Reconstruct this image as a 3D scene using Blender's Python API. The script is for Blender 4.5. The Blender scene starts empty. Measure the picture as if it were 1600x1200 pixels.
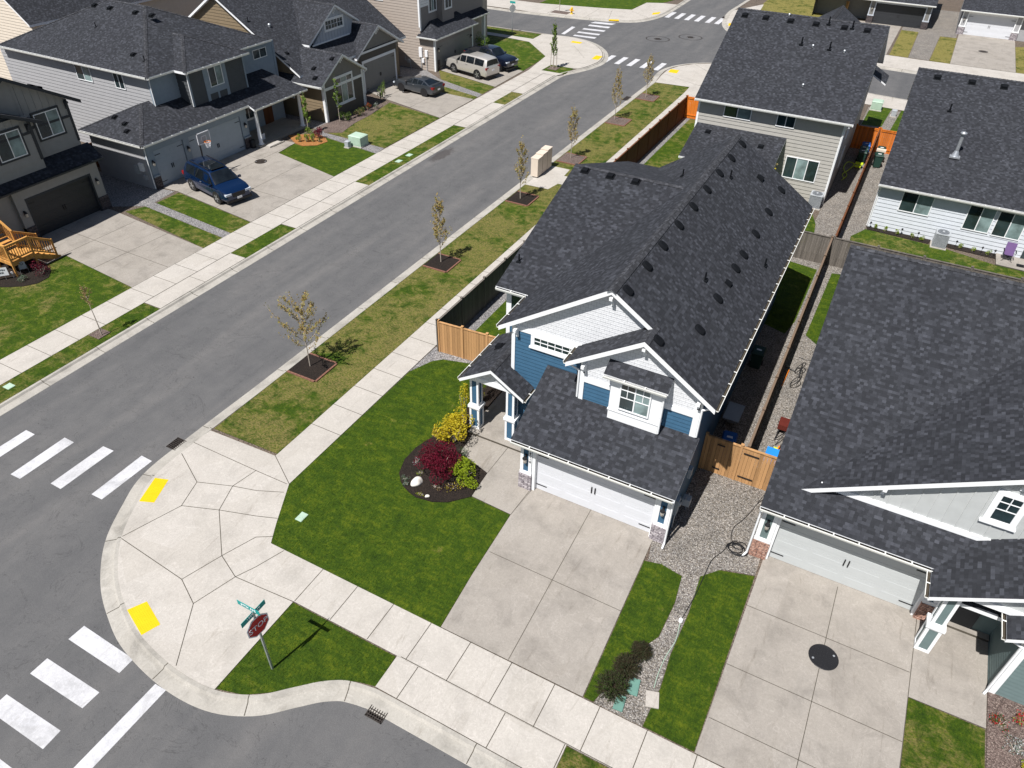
import bpy, bmesh, math, random
import numpy as np
from mathutils import Vector, Matrix
S = bpy.context.scene
COL = S.collection
random.seed(7); RNG = np.random.default_rng(7)

# ---------------------------------------------------------------- camera
cam_d = bpy.data.cameras.new('camera'); cam = bpy.data.objects.new('camera', cam_d); COL.objects.link(cam)
yaw, pit, rol = -0.47212, 0.67559, 0.022596
fw = Vector((math.sin(yaw)*math.cos(pit), math.cos(yaw)*math.cos(pit), -math.sin(pit)))
rt = Vector((math.cos(yaw), -math.sin(yaw), 0)); up = rt.cross(fw)
r2 = rt*math.cos(rol)+up*math.sin(rol); u2 = -rt*math.sin(rol)+up*math.cos(rol)
M = Matrix((r2, u2, -fw)).transposed().to_4x4(); M.translation = Vector((0, 0, 21.556))
cam.matrix_world = M
cam_d.sensor_width = 36; cam_d.lens = 36*1140.9/1600; cam_d.clip_end = 3000
S.camera = cam
# ---------------------------------------------------------------- world, sun, exposure
sund = Vector((-0.13, -0.60, 1.0)).normalized()      # towards the sun
w = bpy.data.worlds.new('World'); S.world = w; w.use_nodes = True
nt = w.node_tree; bg = nt.nodes['Background']
sky = nt.nodes.new('ShaderNodeTexSky'); sky.sky_type = 'NISHITA'; sky.sun_disc = False
sky.sun_elevation = math.asin(sund.z); sky.sun_rotation = math.atan2(sund.x, sund.y)
sky.altitude = 100; sky.air_density = 1; sky.dust_density = 1.0
nt.links.new(sky.outputs[0], bg.inputs[0]); bg.inputs[1].default_value = 0.052
sl = bpy.data.lights.new('sun', 'SUN'); sl.energy = 5.0; sl.angle = math.radians(0.5); sl.color = (1, .972, .935)
so = bpy.data.objects.new('sun', sl); COL.objects.link(so)
so.rotation_euler = (-sund).to_track_quat('-Z', 'Y').to_euler(); so.location = (-20, -40, 80)
S.view_settings.view_transform = 'Standard'; S.view_settings.look = 'None'
S.view_settings.exposure = 0.42; S.view_settings.gamma = 1

# ---------------------------------------------------------------- materials
def nn(t, typ, **k):
    n = t.nodes.new(typ)
    for a, b in k.items(): setattr(n, a, b)
    return n
def new_mat(name, rough=.8, spec=.3):
    m = bpy.data.materials.new(name); m.use_nodes = True
    b = m.node_tree.nodes['Principled BSDF']; b.inputs['Roughness'].default_value = rough
    b.inputs['Specular IOR Level'].default_value = spec
    return m, m.node_tree, b
def mth(t, op, a, b=None, c=None):
    n = nn(t, 'ShaderNodeMath', operation=op)
    for i, x in enumerate((a, b, c)):
        if x is None: continue
        if isinstance(x, (int, float)): n.inputs[i].default_value = x
        else: t.links.new(x, n.inputs[i])
    return n.outputs[0]
def ramp(t, fac, stops, interp='LINEAR'):
    n = nn(t, 'ShaderNodeValToRGB'); n.color_ramp.interpolation = interp
    e = n.color_ramp.elements
    while len(e) < len(stops): e.new(.5)
    for i, (p, c) in enumerate(stops):
        e[i].position = p; e[i].color = (*c, 1)
    t.links.new(fac, n.inputs[0]); return n.outputs[0]
def noise(t, vec, scale, detail=3, rough=.6, dist=0):
    n = nn(t, 'ShaderNodeTexNoise'); n.inputs['Scale'].default_value = scale; n.inputs['Detail'].default_value = detail
    n.inputs['Roughness'].default_value = rough; n.inputs['Distortion'].default_value = dist
    t.links.new(vec, n.inputs['Vector']); return n.outputs[0]
def pos(t, sx=1, sy=1, sz=1):
    g = nn(t, 'ShaderNodeNewGeometry'); m = nn(t, 'ShaderNodeMapping'); m.inputs['Scale'].default_value = (sx, sy, sz)
    t.links.new(g.outputs['Position'], m.inputs['Vector']); return m.outputs[0]
def uvn(t): return nn(t, 'ShaderNodeUVMap').outputs[0]
def mixc(t, fac, a, b, mode='MIX'):
    n = nn(t, 'ShaderNodeMix', data_type='RGBA', blend_type=mode)
    for s, x in ((0, fac), (6, a), (7, b)):
        if isinstance(x, (int, float)): n.inputs[s].default_value = x
        elif isinstance(x, tuple): n.inputs[s].default_value = (*x, 1)
        else: t.links.new(x, n.inputs[s])
    return n.outputs[2]
def bump(t, b, h, st=.3, dist=.02):
    n = nn(t, 'ShaderNodeBump'); n.inputs['Strength'].default_value = st; n.inputs['Distance'].default_value = dist
    t.links.new(h, n.inputs['Height']); t.links.new(n.outputs[0], b.inputs['Normal'])
def plain(name, col, rough=.6, var=.12, scale=3, spec=.35, metal=0):
    m, t, b = new_mat(name, rough, spec)
    p = pos(t)
    n1 = noise(t, p, scale, 4); lo = tuple(c*(1-var) for c in col); hi = tuple(min(1, c*(1+var)) for c in col)
    t.links.new(ramp(t, n1, [(.3, lo), (.7, hi)]), b.inputs['Base Color']); b.inputs['Metallic'].default_value = metal
    return m
def shingle(name, tint=(1, 1, 1), gain=1.0):
    m, t, b = new_mat(name, .9, .25)
    uv = uvn(t); s = nn(t, 'ShaderNodeSeparateXYZ'); t.links.new(uv, s.inputs[0])
    def layer(wd, ht, off):
        v = mth(t, 'DIVIDE', s.outputs[1], ht); row = mth(t, 'FLOOR', v)
        wn = nn(t, 'ShaderNodeTexWhiteNoise', noise_dimensions='1D'); t.links.new(mth(t, 'ADD', row, off), wn.inputs['W'])
        u = mth(t, 'ADD', mth(t, 'DIVIDE', s.outputs[0], wd), mth(t, 'MULTIPLY', wn.outputs[0], 9.0))
        cb = nn(t, 'ShaderNodeCombineXYZ'); t.links.new(mth(t, 'FLOOR', u), cb.inputs[0]); t.links.new(row, cb.inputs[1])
        w2 = nn(t, 'ShaderNodeTexWhiteNoise', noise_dimensions='2D'); t.links.new(cb.outputs[0], w2.inputs['Vector'])
        return w2.outputs[0], mth(t, 'FRACT', v), mth(t, 'FRACT', u)
    a, fv, fu = layer(.135, .115, 0); c2, _, _ = layer(.24, .115, 31.7)
    k = mth(t, 'ADD', mth(t, 'MULTIPLY', a, .82), mth(t, 'MULTIPLY', c2, .18))
    g = lambda x: tuple(x*gain*q for q in tint)
    col = ramp(t, k, [(0, g(.0195)), (.4, g(.0255)), (.62, g(.033)), (.82, g(.043)), (1, g(.062))])
    gr = noise(t, uv, 90, 2); big = noise(t, pos(t), .35, 3)
    col = mixc(t, .5, col, mixc(t, 1.0, col, ramp(t, gr, [(.3, (.5, .5, .5)), (.7, (1.6, 1.6, 1.6))]), 'MULTIPLY'))
    col = mixc(t, 1.0, col, ramp(t, big, [(.3, (.94, .94, .95)), (.7, (1.07, 1.07, 1.06))]), 'MULTIPLY')
    t.links.new(col, b.inputs['Base Color'])
    h = mth(t, 'ADD', mth(t, 'MULTIPLY', mth(t, 'SUBTRACT', 1.0, fv), .8), mth(t, 'MULTIPLY', a, .7))
    bump(t, b, h, .55, .02); return m
def grass(name, dry=.35, dark=(.015, .038, .002), mid=(.042, .080, .003), lit=(.118, .150, .007), dryc=(.225, .175, .065)):
    m, t, b = new_mat(name, .85, .2)
    p = pos(t); big = noise(t, p, .33, 4, .6, .6); med = noise(t, p, 1.7, 5, .72, .5); fine = noise(t, pos(t, 1, .5, 1), 15, 5, .85); streak = noise(t, pos(t, .35, 1.4, 1), 4.5, 4, .75, .8)
    k = mth(t, 'ADD', mth(t, 'ADD', mth(t, 'MULTIPLY', med, .34), mth(t, 'MULTIPLY', fine, .42)), mth(t, 'MULTIPLY', streak, .24))
    c = ramp(t, k, [(.37, dark), (.5, mid), (.62, lit)])
    d = mth(t, 'ADD', mth(t, 'MULTIPLY', big, .5), mth(t, 'MULTIPLY', med, .5))
    f2 = noise(t, pos(t, .6, 1.2, 1), 13, 4, .85)
    lo = .64-dry*.22
    dm = ramp(t, d, [(lo, (0, 0, 0)), (lo+.10, (1, 1, 1))])
    fm = ramp(t, f2, [(.42, (0, 0, 0)), (.58, (1, 1, 1))])
    dm = mth(t, 'MULTIPLY', dm, mth(t, 'ADD', mth(t, 'MULTIPLY', fm, .8), .12))
    c = mixc(t, dm, c, dryc)
    wv = nn(t, 'ShaderNodeTexWave', wave_type='RINGS', rings_direction='SPHERICAL'); wv.inputs['Scale'].default_value = .55; wv.inputs['Distortion'].default_value = 9; wv.inputs['Detail'].default_value = 3; wv.inputs['Detail Scale'].default_value = .7
    mp = nn(t, 'ShaderNodeMapping'); mp.inputs['Location'].default_value = (12.5, -14.0, 0); t.links.new(p, mp.inputs['Vector']); t.links.new(mp.outputs[0], wv.inputs['Vector'])
    c = mixc(t, 1, c, ramp(t, wv.outputs['Fac'], [(.2, (.965, .97, .965)), (.8, (1.035, 1.03, 1.03))]), 'MULTIPLY')
    thin = noise(t, p, 3.3, 3, .6); c = mixc(t, 1, c, ramp(t, thin, [(.3, (.68, .72, .7)), (.42, (1, 1, 1))]), 'MULTIPLY')
    t.links.new(c, b.inputs['Base Color']); bump(t, b, fine, 1.0, .07); return m
def concrete(name, col, joint=False, stain=.12):
    m, t, b = new_mat(name, .88, .25)
    p = pos(t); n1 = noise(t, p, .9, 5, .65, .4); n2 = noise(t, p, 14, 4, .75); n3 = noise(t, p, 120, 2)
    c = ramp(t, n1, [(.25, tuple(x*(1-stain*1.2) for x in col)), (.5, col), (.8, tuple(min(1, x*(1+stain*.5)) for x in col))])
    c = mixc(t, 1, c, ramp(t, n2, [(.3, (.90, .895, .89)), (.7, (1.08, 1.08, 1.08))]), 'MULTIPLY')
    c = mixc(t, 1, c, ramp(t, n3, [(.25, (.84, .84, .84)), (.75, (1.15, 1.15, 1.15))]), 'MULTIPLY')
    ck = noise(t, p, .7, 4, .6, 2.0); c = mixc(t, 1, c, ramp(t, mth(t, 'ABSOLUTE', mth(t, 'SUBTRACT', ck, .5)), [(.0, (1.13, 1.13, 1.14)), (.012, (1, 1, 1))]), 'MULTIPLY')
    dr = noise(t, pos(t, 2.2, .35, 1), 1.6, 5, .75, .8); c = mixc(t, 1, c, ramp(t, dr, [(.30, (.80, .785, .765)), (.42, (1, 1, 1)), (.62, (1, 1, 1)), (.72, (1.07, 1.07, 1.08))]), 'MULTIPLY')
    vc = nn(t, 'ShaderNodeTexVoronoi'); vc.inputs['Scale'].default_value = .62; t.links.new(p, vc.inputs['Vector']); sc_ = nn(t, 'ShaderNodeSeparateColor'); t.links.new(vc.outputs['Color'], sc_.inputs[0])
    c = mixc(t, 1, c, ramp(t, sc_.outputs[0], [(0, (.965, .96, .955)), (1, (1.03, 1.03, 1.035))]), 'MULTIPLY')
    t.links.new(c, b.inputs['Base Color']); bump(t, b, n2, .15, .01); return m
def asphalt():
    m, t, b = new_mat('asphalt', .85, .3)
    p = pos(t); a = noise(t, pos(t, 1, .12, 1), .55, 4, .6, .3); n2 = noise(t, p, 1.1, 5, .7); n3 = noise(t, p, 70, 3, .8); n4 = noise(t, p, 260, 2)
    c = ramp(t, a, [(.3, (.090, .090, .092)), (.5, (.106, .105, .106)), (.72, (.130, .126, .124))])
    c = mixc(t, 1, c, ramp(t, n2, [(.3, (.9, .9, .91)), (.7, (1.1, 1.09, 1.08))]), 'MULTIPLY')
    c = mixc(t, 1, c, ramp(t, n3, [(.3, (.70, .70, .70)), (.7, (1.32, 1.32, 1.32))]), 'MULTIPLY')
    ck = noise(t, p, .5, 5, .6, 1.2); c = mixc(t, 1, c, ramp(t, mth(t, 'ABSOLUTE', mth(t, 'SUBTRACT', ck, .5)), [(.0, (.72, .72, .72)), (.006, (1, 1, 1))]), 'MULTIPLY')
    sp = noise(t, p, 5.5, 2, .5); c = mixc(t, 1, c, ramp(t, sp, [(.74, (1, 1, 1)), (.78, (.55, .55, .55))]), 'MULTIPLY')
    # oil and rust stain with its own ragged outline on the left lane
    g = nn(t, 'ShaderNodeNewGeometry'); mp = nn(t, 'ShaderNodeMapping'); mp.inputs['Location'].default_value = (30.35/.9, -46.6/2.6, 0); mp.inputs['Scale'].default_value = (1/.9, 1/2.6, 1); t.links.new(g.outputs['Position'], mp.inputs['Vector'])
    gr = nn(t, 'ShaderNodeTexGradient', gradient_type='SPHERICAL'); t.links.new(mp.outputs[0], gr.inputs[0])
    st = ramp(t, mth(t, 'ADD', mth(t, 'MULTIPLY', gr.outputs[1], .6), mth(t, 'MULTIPLY', noise(t, p, 3.5, 4, .8), .6)), [(.5, (0, 0, 0)), (.62, (1, 1, 1))])
    c = mixc(t, mth(t, 'MULTIPLY', mth(t, 'MULTIPLY', st, .55), mth(t, 'GREATER_THAN', gr.outputs[1], .01)), c, (.03, .022, .02))
    t.links.new(c, b.inputs['Base Color']); bump(t, b, n4, .4, .01); return m
def gravel(name, cols, scale=24):
    m, t, b = new_mat(name, .85, .25)
    p = pos(t); v = nn(t, 'ShaderNodeTexVoronoi'); v.inputs['Scale'].default_value = scale; t.links.new(p, v.inputs['Vector'])
    s = nn(t, 'ShaderNodeSeparateColor'); t.links.new(v.outputs['Color'], s.inputs[0])
    c = ramp(t, s.outputs[0], [(i/(len(cols)-1), x) for i, x in enumerate(cols)])
    ed = ramp(t, v.outputs['Distance'], [(.2, (1.12, 1.12, 1.12)), (.75, (.45, .45, .45))])
    c = mixc(t, 1, c, ed, 'MULTIPLY'); n = noise(t, p, .8, 3)
    c = mixc(t, 1, c, ramp(t, n, [(.3, (.85, .85, .85)), (.7, (1.12, 1.1, 1.08))]), 'MULTIPLY')
    t.links.new(c, b.inputs['Base Color'])
    bump(t, b, mth(t, 'SUBTRACT', 1.0, v.outputs['Distance']), .9, .03); return m
def leaf(name, cols, rough=.6):
    m, t, b = new_mat(name, rough, .25)
    w_ = nn(t, 'ShaderNodeTexWhiteNoise', noise_dimensions='2D'); t.links.new(uvn(t), w_.inputs['Vector'])
    c = ramp(t, w_.outputs[0], [(i/max(1, len(cols)-1), x) for i, x in enumerate(cols)])
    t.links.new(c, b.inputs['Base Color'])
    tr = nn(t, 'ShaderNodeBsdfTranslucent'); t.links.new(c, tr.inputs[0])
    mx = nn(t, 'ShaderNodeMixShader'); mx.inputs[0].default_value = .42
    t.links.new(b.outputs[0], mx.inputs[1]); t.links.new(tr.outputs[0], mx.inputs[2])
    t.links.new(mx.outputs[0], t.nodes['Material Output'].inputs[0]); return m
def wood(name, col, rough=.75, sc=5, across=9):
    m, t, b = new_mat(name, rough, .25)
    uv = uvn(t); s = nn(t, 'ShaderNodeSeparateXYZ'); t.links.new(uv, s.inputs[0])
    fl = mth(t, 'FLOOR', mth(t, 'DIVIDE', s.outputs[0], .14))
    wn = nn(t, 'ShaderNodeTexWhiteNoise', noise_dimensions='1D'); t.links.new(fl, wn.inputs['W'])
    n = noise(t, pos(t, across, across, .8), sc, 4, .7)
    k = mth(t, 'ADD', mth(t, 'MULTIPLY', wn.outputs[0], .45), mth(t, 'MULTIPLY', n, .6))
    t.links.new(ramp(t, k, [(.2, tuple(x*.68 for x in col)), (.5, col), (.85, tuple(min(1, x*1.3) for x in col))]), b.inputs['Base Color'])
    return m
def stone(name, cols):
    m, t, b = new_mat(name, .85, .25)
    bt = nn(t, 'ShaderNodeTexBrick'); bt.offset = .37; bt.inputs['Scale'].default_value = 1
    bt.inputs['Brick Width'].default_value = .3; bt.inputs['Row Height'].default_value = .075; bt.inputs['Mortar Size'].default_value = .008
    bt.inputs['Color1'].default_value = (*cols[0], 1); bt.inputs['Color2'].default_value = (*cols[1], 1); bt.inputs['Mortar'].default_value = (.05, .045, .05, 1)
    uv = uvn(t); t.links.new(uv, bt.inputs['Vector']); n = noise(t, uv, 9, 3)
    c = mixc(t, 1, bt.outputs[0], ramp(t, n, [(.3, (.5, .48, .5)), (.7, (1.6, 1.6, 1.6))]), 'MULTIPLY')
    t.links.new(c, b.inputs['Base Color']); bump(t, b, mth(t, 'SUBTRACT', n, bt.outputs['Fac']), .9, .04); return m
def shake(name, col):
    m, t, b = new_mat(name, .7, .3)
    bt = nn(t, 'ShaderNodeTexBrick'); bt.inputs['Scale'].default_value = 1; bt.inputs['Brick Width'].default_value = .2
    bt.inputs['Row Height'].default_value = .16; bt.inputs['Mortar Size'].default_value = .0045; bt.offset = .5
    bt.inputs['Color1'].default_value = (*col, 1); bt.inputs['Color2'].default_value = (*[x*.93 for x in col], 1); bt.inputs['Mortar'].default_value = (*[x*.5 for x in col], 1)
    t.links.new(uvn(t), bt.inputs['Vector']); t.links.new(bt.outputs[0], b.inputs['Base Color']); return m
def glass(name, col, rough=.06, spec=.8):
    m, t, b = new_mat(name, rough, spec)
    n = noise(t, pos(t), 1.2, 3); t.links.new(ramp(t, n, [(.35, tuple(x*.6 for x in col)), (.65, tuple(x*1.3 for x in col))]), b.inputs['Base Color'])
    bump(t, b, noise(t, pos(t), .8, 1), .05, .02); return m
def carpaint(name, col, metal=.3, rough=.3):
    m, t, b = new_mat(name, rough, .5); b.inputs['Base Color'].default_value = (*col, 1); b.inputs['Metallic'].default_value = metal
    b.inputs['Coat Weight'].default_value = .8; b.inputs['Coat Roughness'].default_value = .06
    n = noise(t, pos(t), 400, 2); t.links.new(ramp(t, n, [(.3, tuple(x*.8 for x in col)), (.7, tuple(min(1, x*1.2) for x in col))]), b.inputs['Base Color']); return m

X = {}
X['shingle'] = shingle('dark_shingles', (.92, .975, 1.17), 1.0)
X['shcap'] = shingle('ridge_cap_shingles', (.95, .98, 1.12), 1.35)
X['white'] = plain('white_paint', (.78, .79, .80), .55, .04)
X['gutter'] = plain('gutter_enamel', (.74, .74, .70), .4, .06)
X['blue'] = plain('blue_siding', (.040, .108, .185), .6, .07, 2)
X['shake'] = shake('white_shakes', (.66, .67, .69))
X['nlight'] = plain('pale_grey_batten', (.46, .475, .47), .6, .05)
X['nteal'] = plain('green_grey_siding', (.13, .18, .18), .6, .08)
X['backs'] = plain('warm_grey_siding', (.37, .355, .325), .6, .06)
X['rbs'] = plain('pale_blue_grey_siding', (.56, .59, .63), .6, .05)
X['l1s'] = plain('greige_siding', (.27, .265, .255), .6, .06)
X['l2s'] = plain('light_grey_siding', (.34, .34, .35), .6, .05)
X['l2f'] = plain('dark_charcoal_siding', (.07, .075, .08), .6, .1)
X['l2m'] = plain('slate_blue_siding', (.24, .29, .34), .6, .06)
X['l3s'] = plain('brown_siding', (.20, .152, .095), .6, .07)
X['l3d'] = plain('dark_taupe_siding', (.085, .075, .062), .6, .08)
X['l3m'] = plain('taupe_panel', (.17, .165, .155), .6, .06)
X['l3g'] = plain('pale_dormer_batten', (.42, .45, .50), .6, .05)
X['l4s'] = plain('tan_siding', (.36, .31, .27), .6, .05)
X['l4m'] = plain('grey_taupe_siding', (.22, .20, .19), .6, .05)
X['cream'] = plain('cream_siding', (.62, .55, .46), .6, .05)
X['doorw'] = plain('white_door_steel', (.60, .61, .64), .45, .02)
X['doorn'] = plain('pale_grey_door_steel', (.47, .49, .49), .45, .02)
X['doorg'] = plain('blue_grey_door_steel', (.33, .38, .43), .45, .04)
X['doort'] = plain('taupe_door_steel', (.20, .20, .19), .45, .04)
X['doord'] = plain('charcoal_door_steel', (.028, .03, .034), .45, .06)
X['black'] = plain('black_metal', (.015, .015, .017), .45, .1)
X['darkt'] = plain('dark_navy_trim', (.025, .03, .038), .5, .1)
X['rubber'] = plain('rubber', (.018, .018, .018), .8, .15)
X['vent'] = plain('black_vent_plastic', (.007, .008, .010), .9, .1, 3, .08)
X['soffit'] = plain('soffit_paint', (.5, .5, .5), .7, .04)
X['pane'] = glass('dark_window_glass', (.02, .035, .04))
X['blind'] = glass('window_glass_over_blind', (.19, .26, .26), .12, .6)
X['carglass'] = glass('car_glass', (.008, .011, .014), .03, .7)
X['conc'] = concrete('sidewalk_concrete', (.425, .397, .360), stain=.12)
X['concn'] = concrete('new_pale_concrete', (.50, .48, .46), stain=.08)
X['drive'] = concrete('driveway_concrete', (.292, .267, .237), stain=.22)
X['driveb'] = concrete('street_side_drive_concrete', (.30, .28, .245), stain=.22)
X['kerb'] = concrete('kerb_concrete', (.36, .34, .305), stain=.3)
X['joint'] = plain('joint_dirt', (.075, .065, .05), .9, .3)
X['jointl'] = plain('tooled_joint', (.20, .18, .15), .9, .2)
X['asphalt'] = asphalt()
X['paint'] = concrete('white_road_paint', (.50, .50, .515), stain=.3)
X['yellow'] = plain('yellow_tactile', (.70, .45, .003), .6, .05)
X['lawn'] = grass('lush_grass', .22)
X['lawnd'] = grass('patchy_grass', .98)
X['lawnm'] = grass('mixed_grass', .66)
X['lawny'] = grass('dry_yellow_grass', 1.1, mid=(.07, .085, .012), lit=(.14, .15, .03), dryc=(.30, .24, .08))
X['gravel'] = gravel('river_gravel', [(.09, .083, .078), (.27, .24, .20), (.33, .315, .30), (.20, .175, .155), (.52, .49, .45)], 25)
X['fencew'] = wood('weathered_brown_cedar', (.17, .12, .085))
X['debris'] = plain('gutter_debris', (.055, .045, .032), .9, .3, 12)
X['gravelg'] = gravel('grey_gravel', [(.13, .13, .14), (.33, .32, .32), (.22, .21, .21), (.48, .47, .47)], 22)
X['mulch'] = gravel('dark_mulch', [(.012, .009, .007), (.035, .025, .02), (.02, .014, .011), (.05, .036, .028)], 35)
X['mulchp'] = gravel('pale_bark_mulch', [(.10, .07, .06), (.22, .17, .15), (.14, .10, .09), (.3, .24, .21)], 25)
X['mulcho'] = gravel('orange_bark', [(.33, .13, .035), (.52, .25, .09), (.42, .18, .05)], 30)
X['soil'] = gravel('bare_soil', [(.12, .09, .07), (.2, .16, .13), (.15, .12, .09)], 18)
X['fencet'] = wood('cedar_tan', (.42, .235, .105))
X['fenceg'] = wood('weathered_cedar', (.13, .115, .10))
X['fenceb'] = wood('brown_stained_cedar', (.11, .042, .018))
X['fenceo'] = wood('orange_cedar', (.56, .155, .018))
X['deckw'] = wood('golden_deck_lumber', (.50, .25, .07))
X['brick'] = plain('red_edging_brick', (.19, .09, .062), .85, .25, 14)
X['stoneg'] = stone('grey_ledgestone', [(.27, .24, .26), (.5, .46, .47)])
X['stoner'] = stone('russet_ledgestone', [(.36, .19, .135), (.5, .32, .25)])
X['stoned'] = stone('dark_ledgestone', [(.06, .05, .05), (.12, .10, .1)])
X['bark'] = plain('pale_bark', (.36, .31, .26), .85, .3, 20)
X['utilg'] = plain('utility_green_plastic', (.38, .50, .40), .6, .08)
X['utilt'] = plain('teal_lid_plastic', (.12, .24, .20), .6, .08)
X['steel'] = plain('galvanised_steel', (.45, .47, .49), .4, .1, 6, .5, .6)
X['acgrey'] = plain('ac_cabinet_grey', (.36, .38, .40), .5, .08)
X['acdark'] = plain('ac_grille', (.09, .10, .115), .6, .15)
X['binblue'] = plain('blue_bin_plastic', (.015, .10, .35), .5, .08)
X['binblu2'] = plain('bright_blue_plastic', (.02, .23, .62), .5, .05)
X['bingreen'] = plain('dark_green_bin', (.015, .045, .035), .5, .1)
X['red'] = plain('stop_sign_red', (.45, .008, .016), .5, .06)
X['teal'] = plain('street_sign_teal', (.01, .30, .28), .5, .06)
X['signw'] = plain('reflective_white', (.78, .78, .8), .5, .02)
X['mailb'] = plain('tan_locker_enamel', (.62, .53, .44), .5, .04)
X['rock'] = plain('white_boulder', (.68, .64, .58), .9, .18, 5)
X['lampg'] = plain('frosted_lamp_glass', (.6, .55, .48), .3, .05)
X['iron'] = plain('cast_iron', (.035, .028, .024), .6, .3, 12)
X['orangep'] = plain('orange_plastic', (.75, .20, .01), .5, .06)
X['yellowp'] = plain('lime_yellow_plastic', (.55, .70, .03), .5, .06)
X['purple'] = plain('purple_canvas', (.13, .075, .19), .8, .1)
X['maroon'] = plain('maroon_metal', (.10, .018, .012), .5, .1)
X['hydrant'] = plain('hydrant_yellow', (.75, .42, .02), .5, .05)
for n_, c_, me, ro in (('carblue', (.002, .017, .065), .35, .22), ('cargrey', (.075, .085, .10), .6, .3), ('carbeige', (.56, .53, .49), .45, .3), ('carnavy', (.006, .009, .022), .3, .25)):
    X[n_] = carpaint(n_, c_, me, ro)
X['headl'] = plain('headlamp_lens', (.55, .6, .66), .15, .05)
X['taill'] = plain('tail_lamp_lens', (.25, .01, .01), .25, .05)
X['rim'] = plain('alloy_rim', (.42, .43, .45), .3, .1, 8, .5, .7)
X['lfT'] = leaf('olive_bronze_leaf', [(.20, .21, .04), (.42, .34, .10), (.30, .19, .06), (.48, .42, .13), (.24, .27, .05)])
X['lfB'] = leaf('bronze_leaf', [(.30, .19, .09), (.45, .30, .13), (.40, .34, .14), (.22, .15, .07)])
X['lfR'] = leaf('maroon_leaf', [(.10, .006, .02), (.20, .012, .035), (.06, .004, .012), (.28, .02, .05)])
X['lfY'] = leaf('golden_leaf', [(.55, .46, .02), (.70, .58, .04), (.38, .34, .02), (.62, .42, .03)])
X['lfC'] = leaf('chartreuse_leaf', [(.25, .34, .02), (.42, .50, .03), (.14, .22, .015), (.34, .42, .025)])
X['lfG'] = leaf('green_leaf', [(.03, .07, .012), (.06, .12, .02), (.10, .16, .03), (.02, .04, .01)])
X['lfL'] = leaf('fresh_green_leaf', [(.12, .22, .03), (.2, .32, .05), (.28, .38, .07), (.08, .14, .02)])
X['lfD'] = leaf('dark_needles', [(.022, .042, .016), (.05, .075, .026), (.05, .036, .022), (.085, .068, .035)])
X['stemd'] = plain('dark_stem', (.045, .03, .02), .9, .2)
X['lfE'] = leaf('brown_needles', [(.08, .05, .03), (.05, .045, .02), (.10, .07, .04)])
X['lfS'] = leaf('silver_leaf', [(.12, .18, .13), (.2, .26, .2), (.3, .33, .3)])
X['lfP'] = leaf('plum_leaf', [(.035, .018, .03), (.06, .03, .045), (.02, .012, .018)])
X['blades'] = leaf('grass_blades', [(.022, .055, .003), (.045, .092, .005), (.09, .142, .008), (.065, .115, .006), (.15, .175, .02)])
X['bladesd'] = leaf('dry_grass_blades', [(.04, .08, .01), (.09, .12, .015), (.16, .15, .04), (.30, .26, .11), (.38, .32, .15)])
X['petal'] = leaf('flower_petals', [(.5, .02, .03), (.7, .05, .05), (.35, .02, .02)])
X['petalw'] = leaf('white_petals', [(.7, .7, .7), (.6, .62, .66)])

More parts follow.
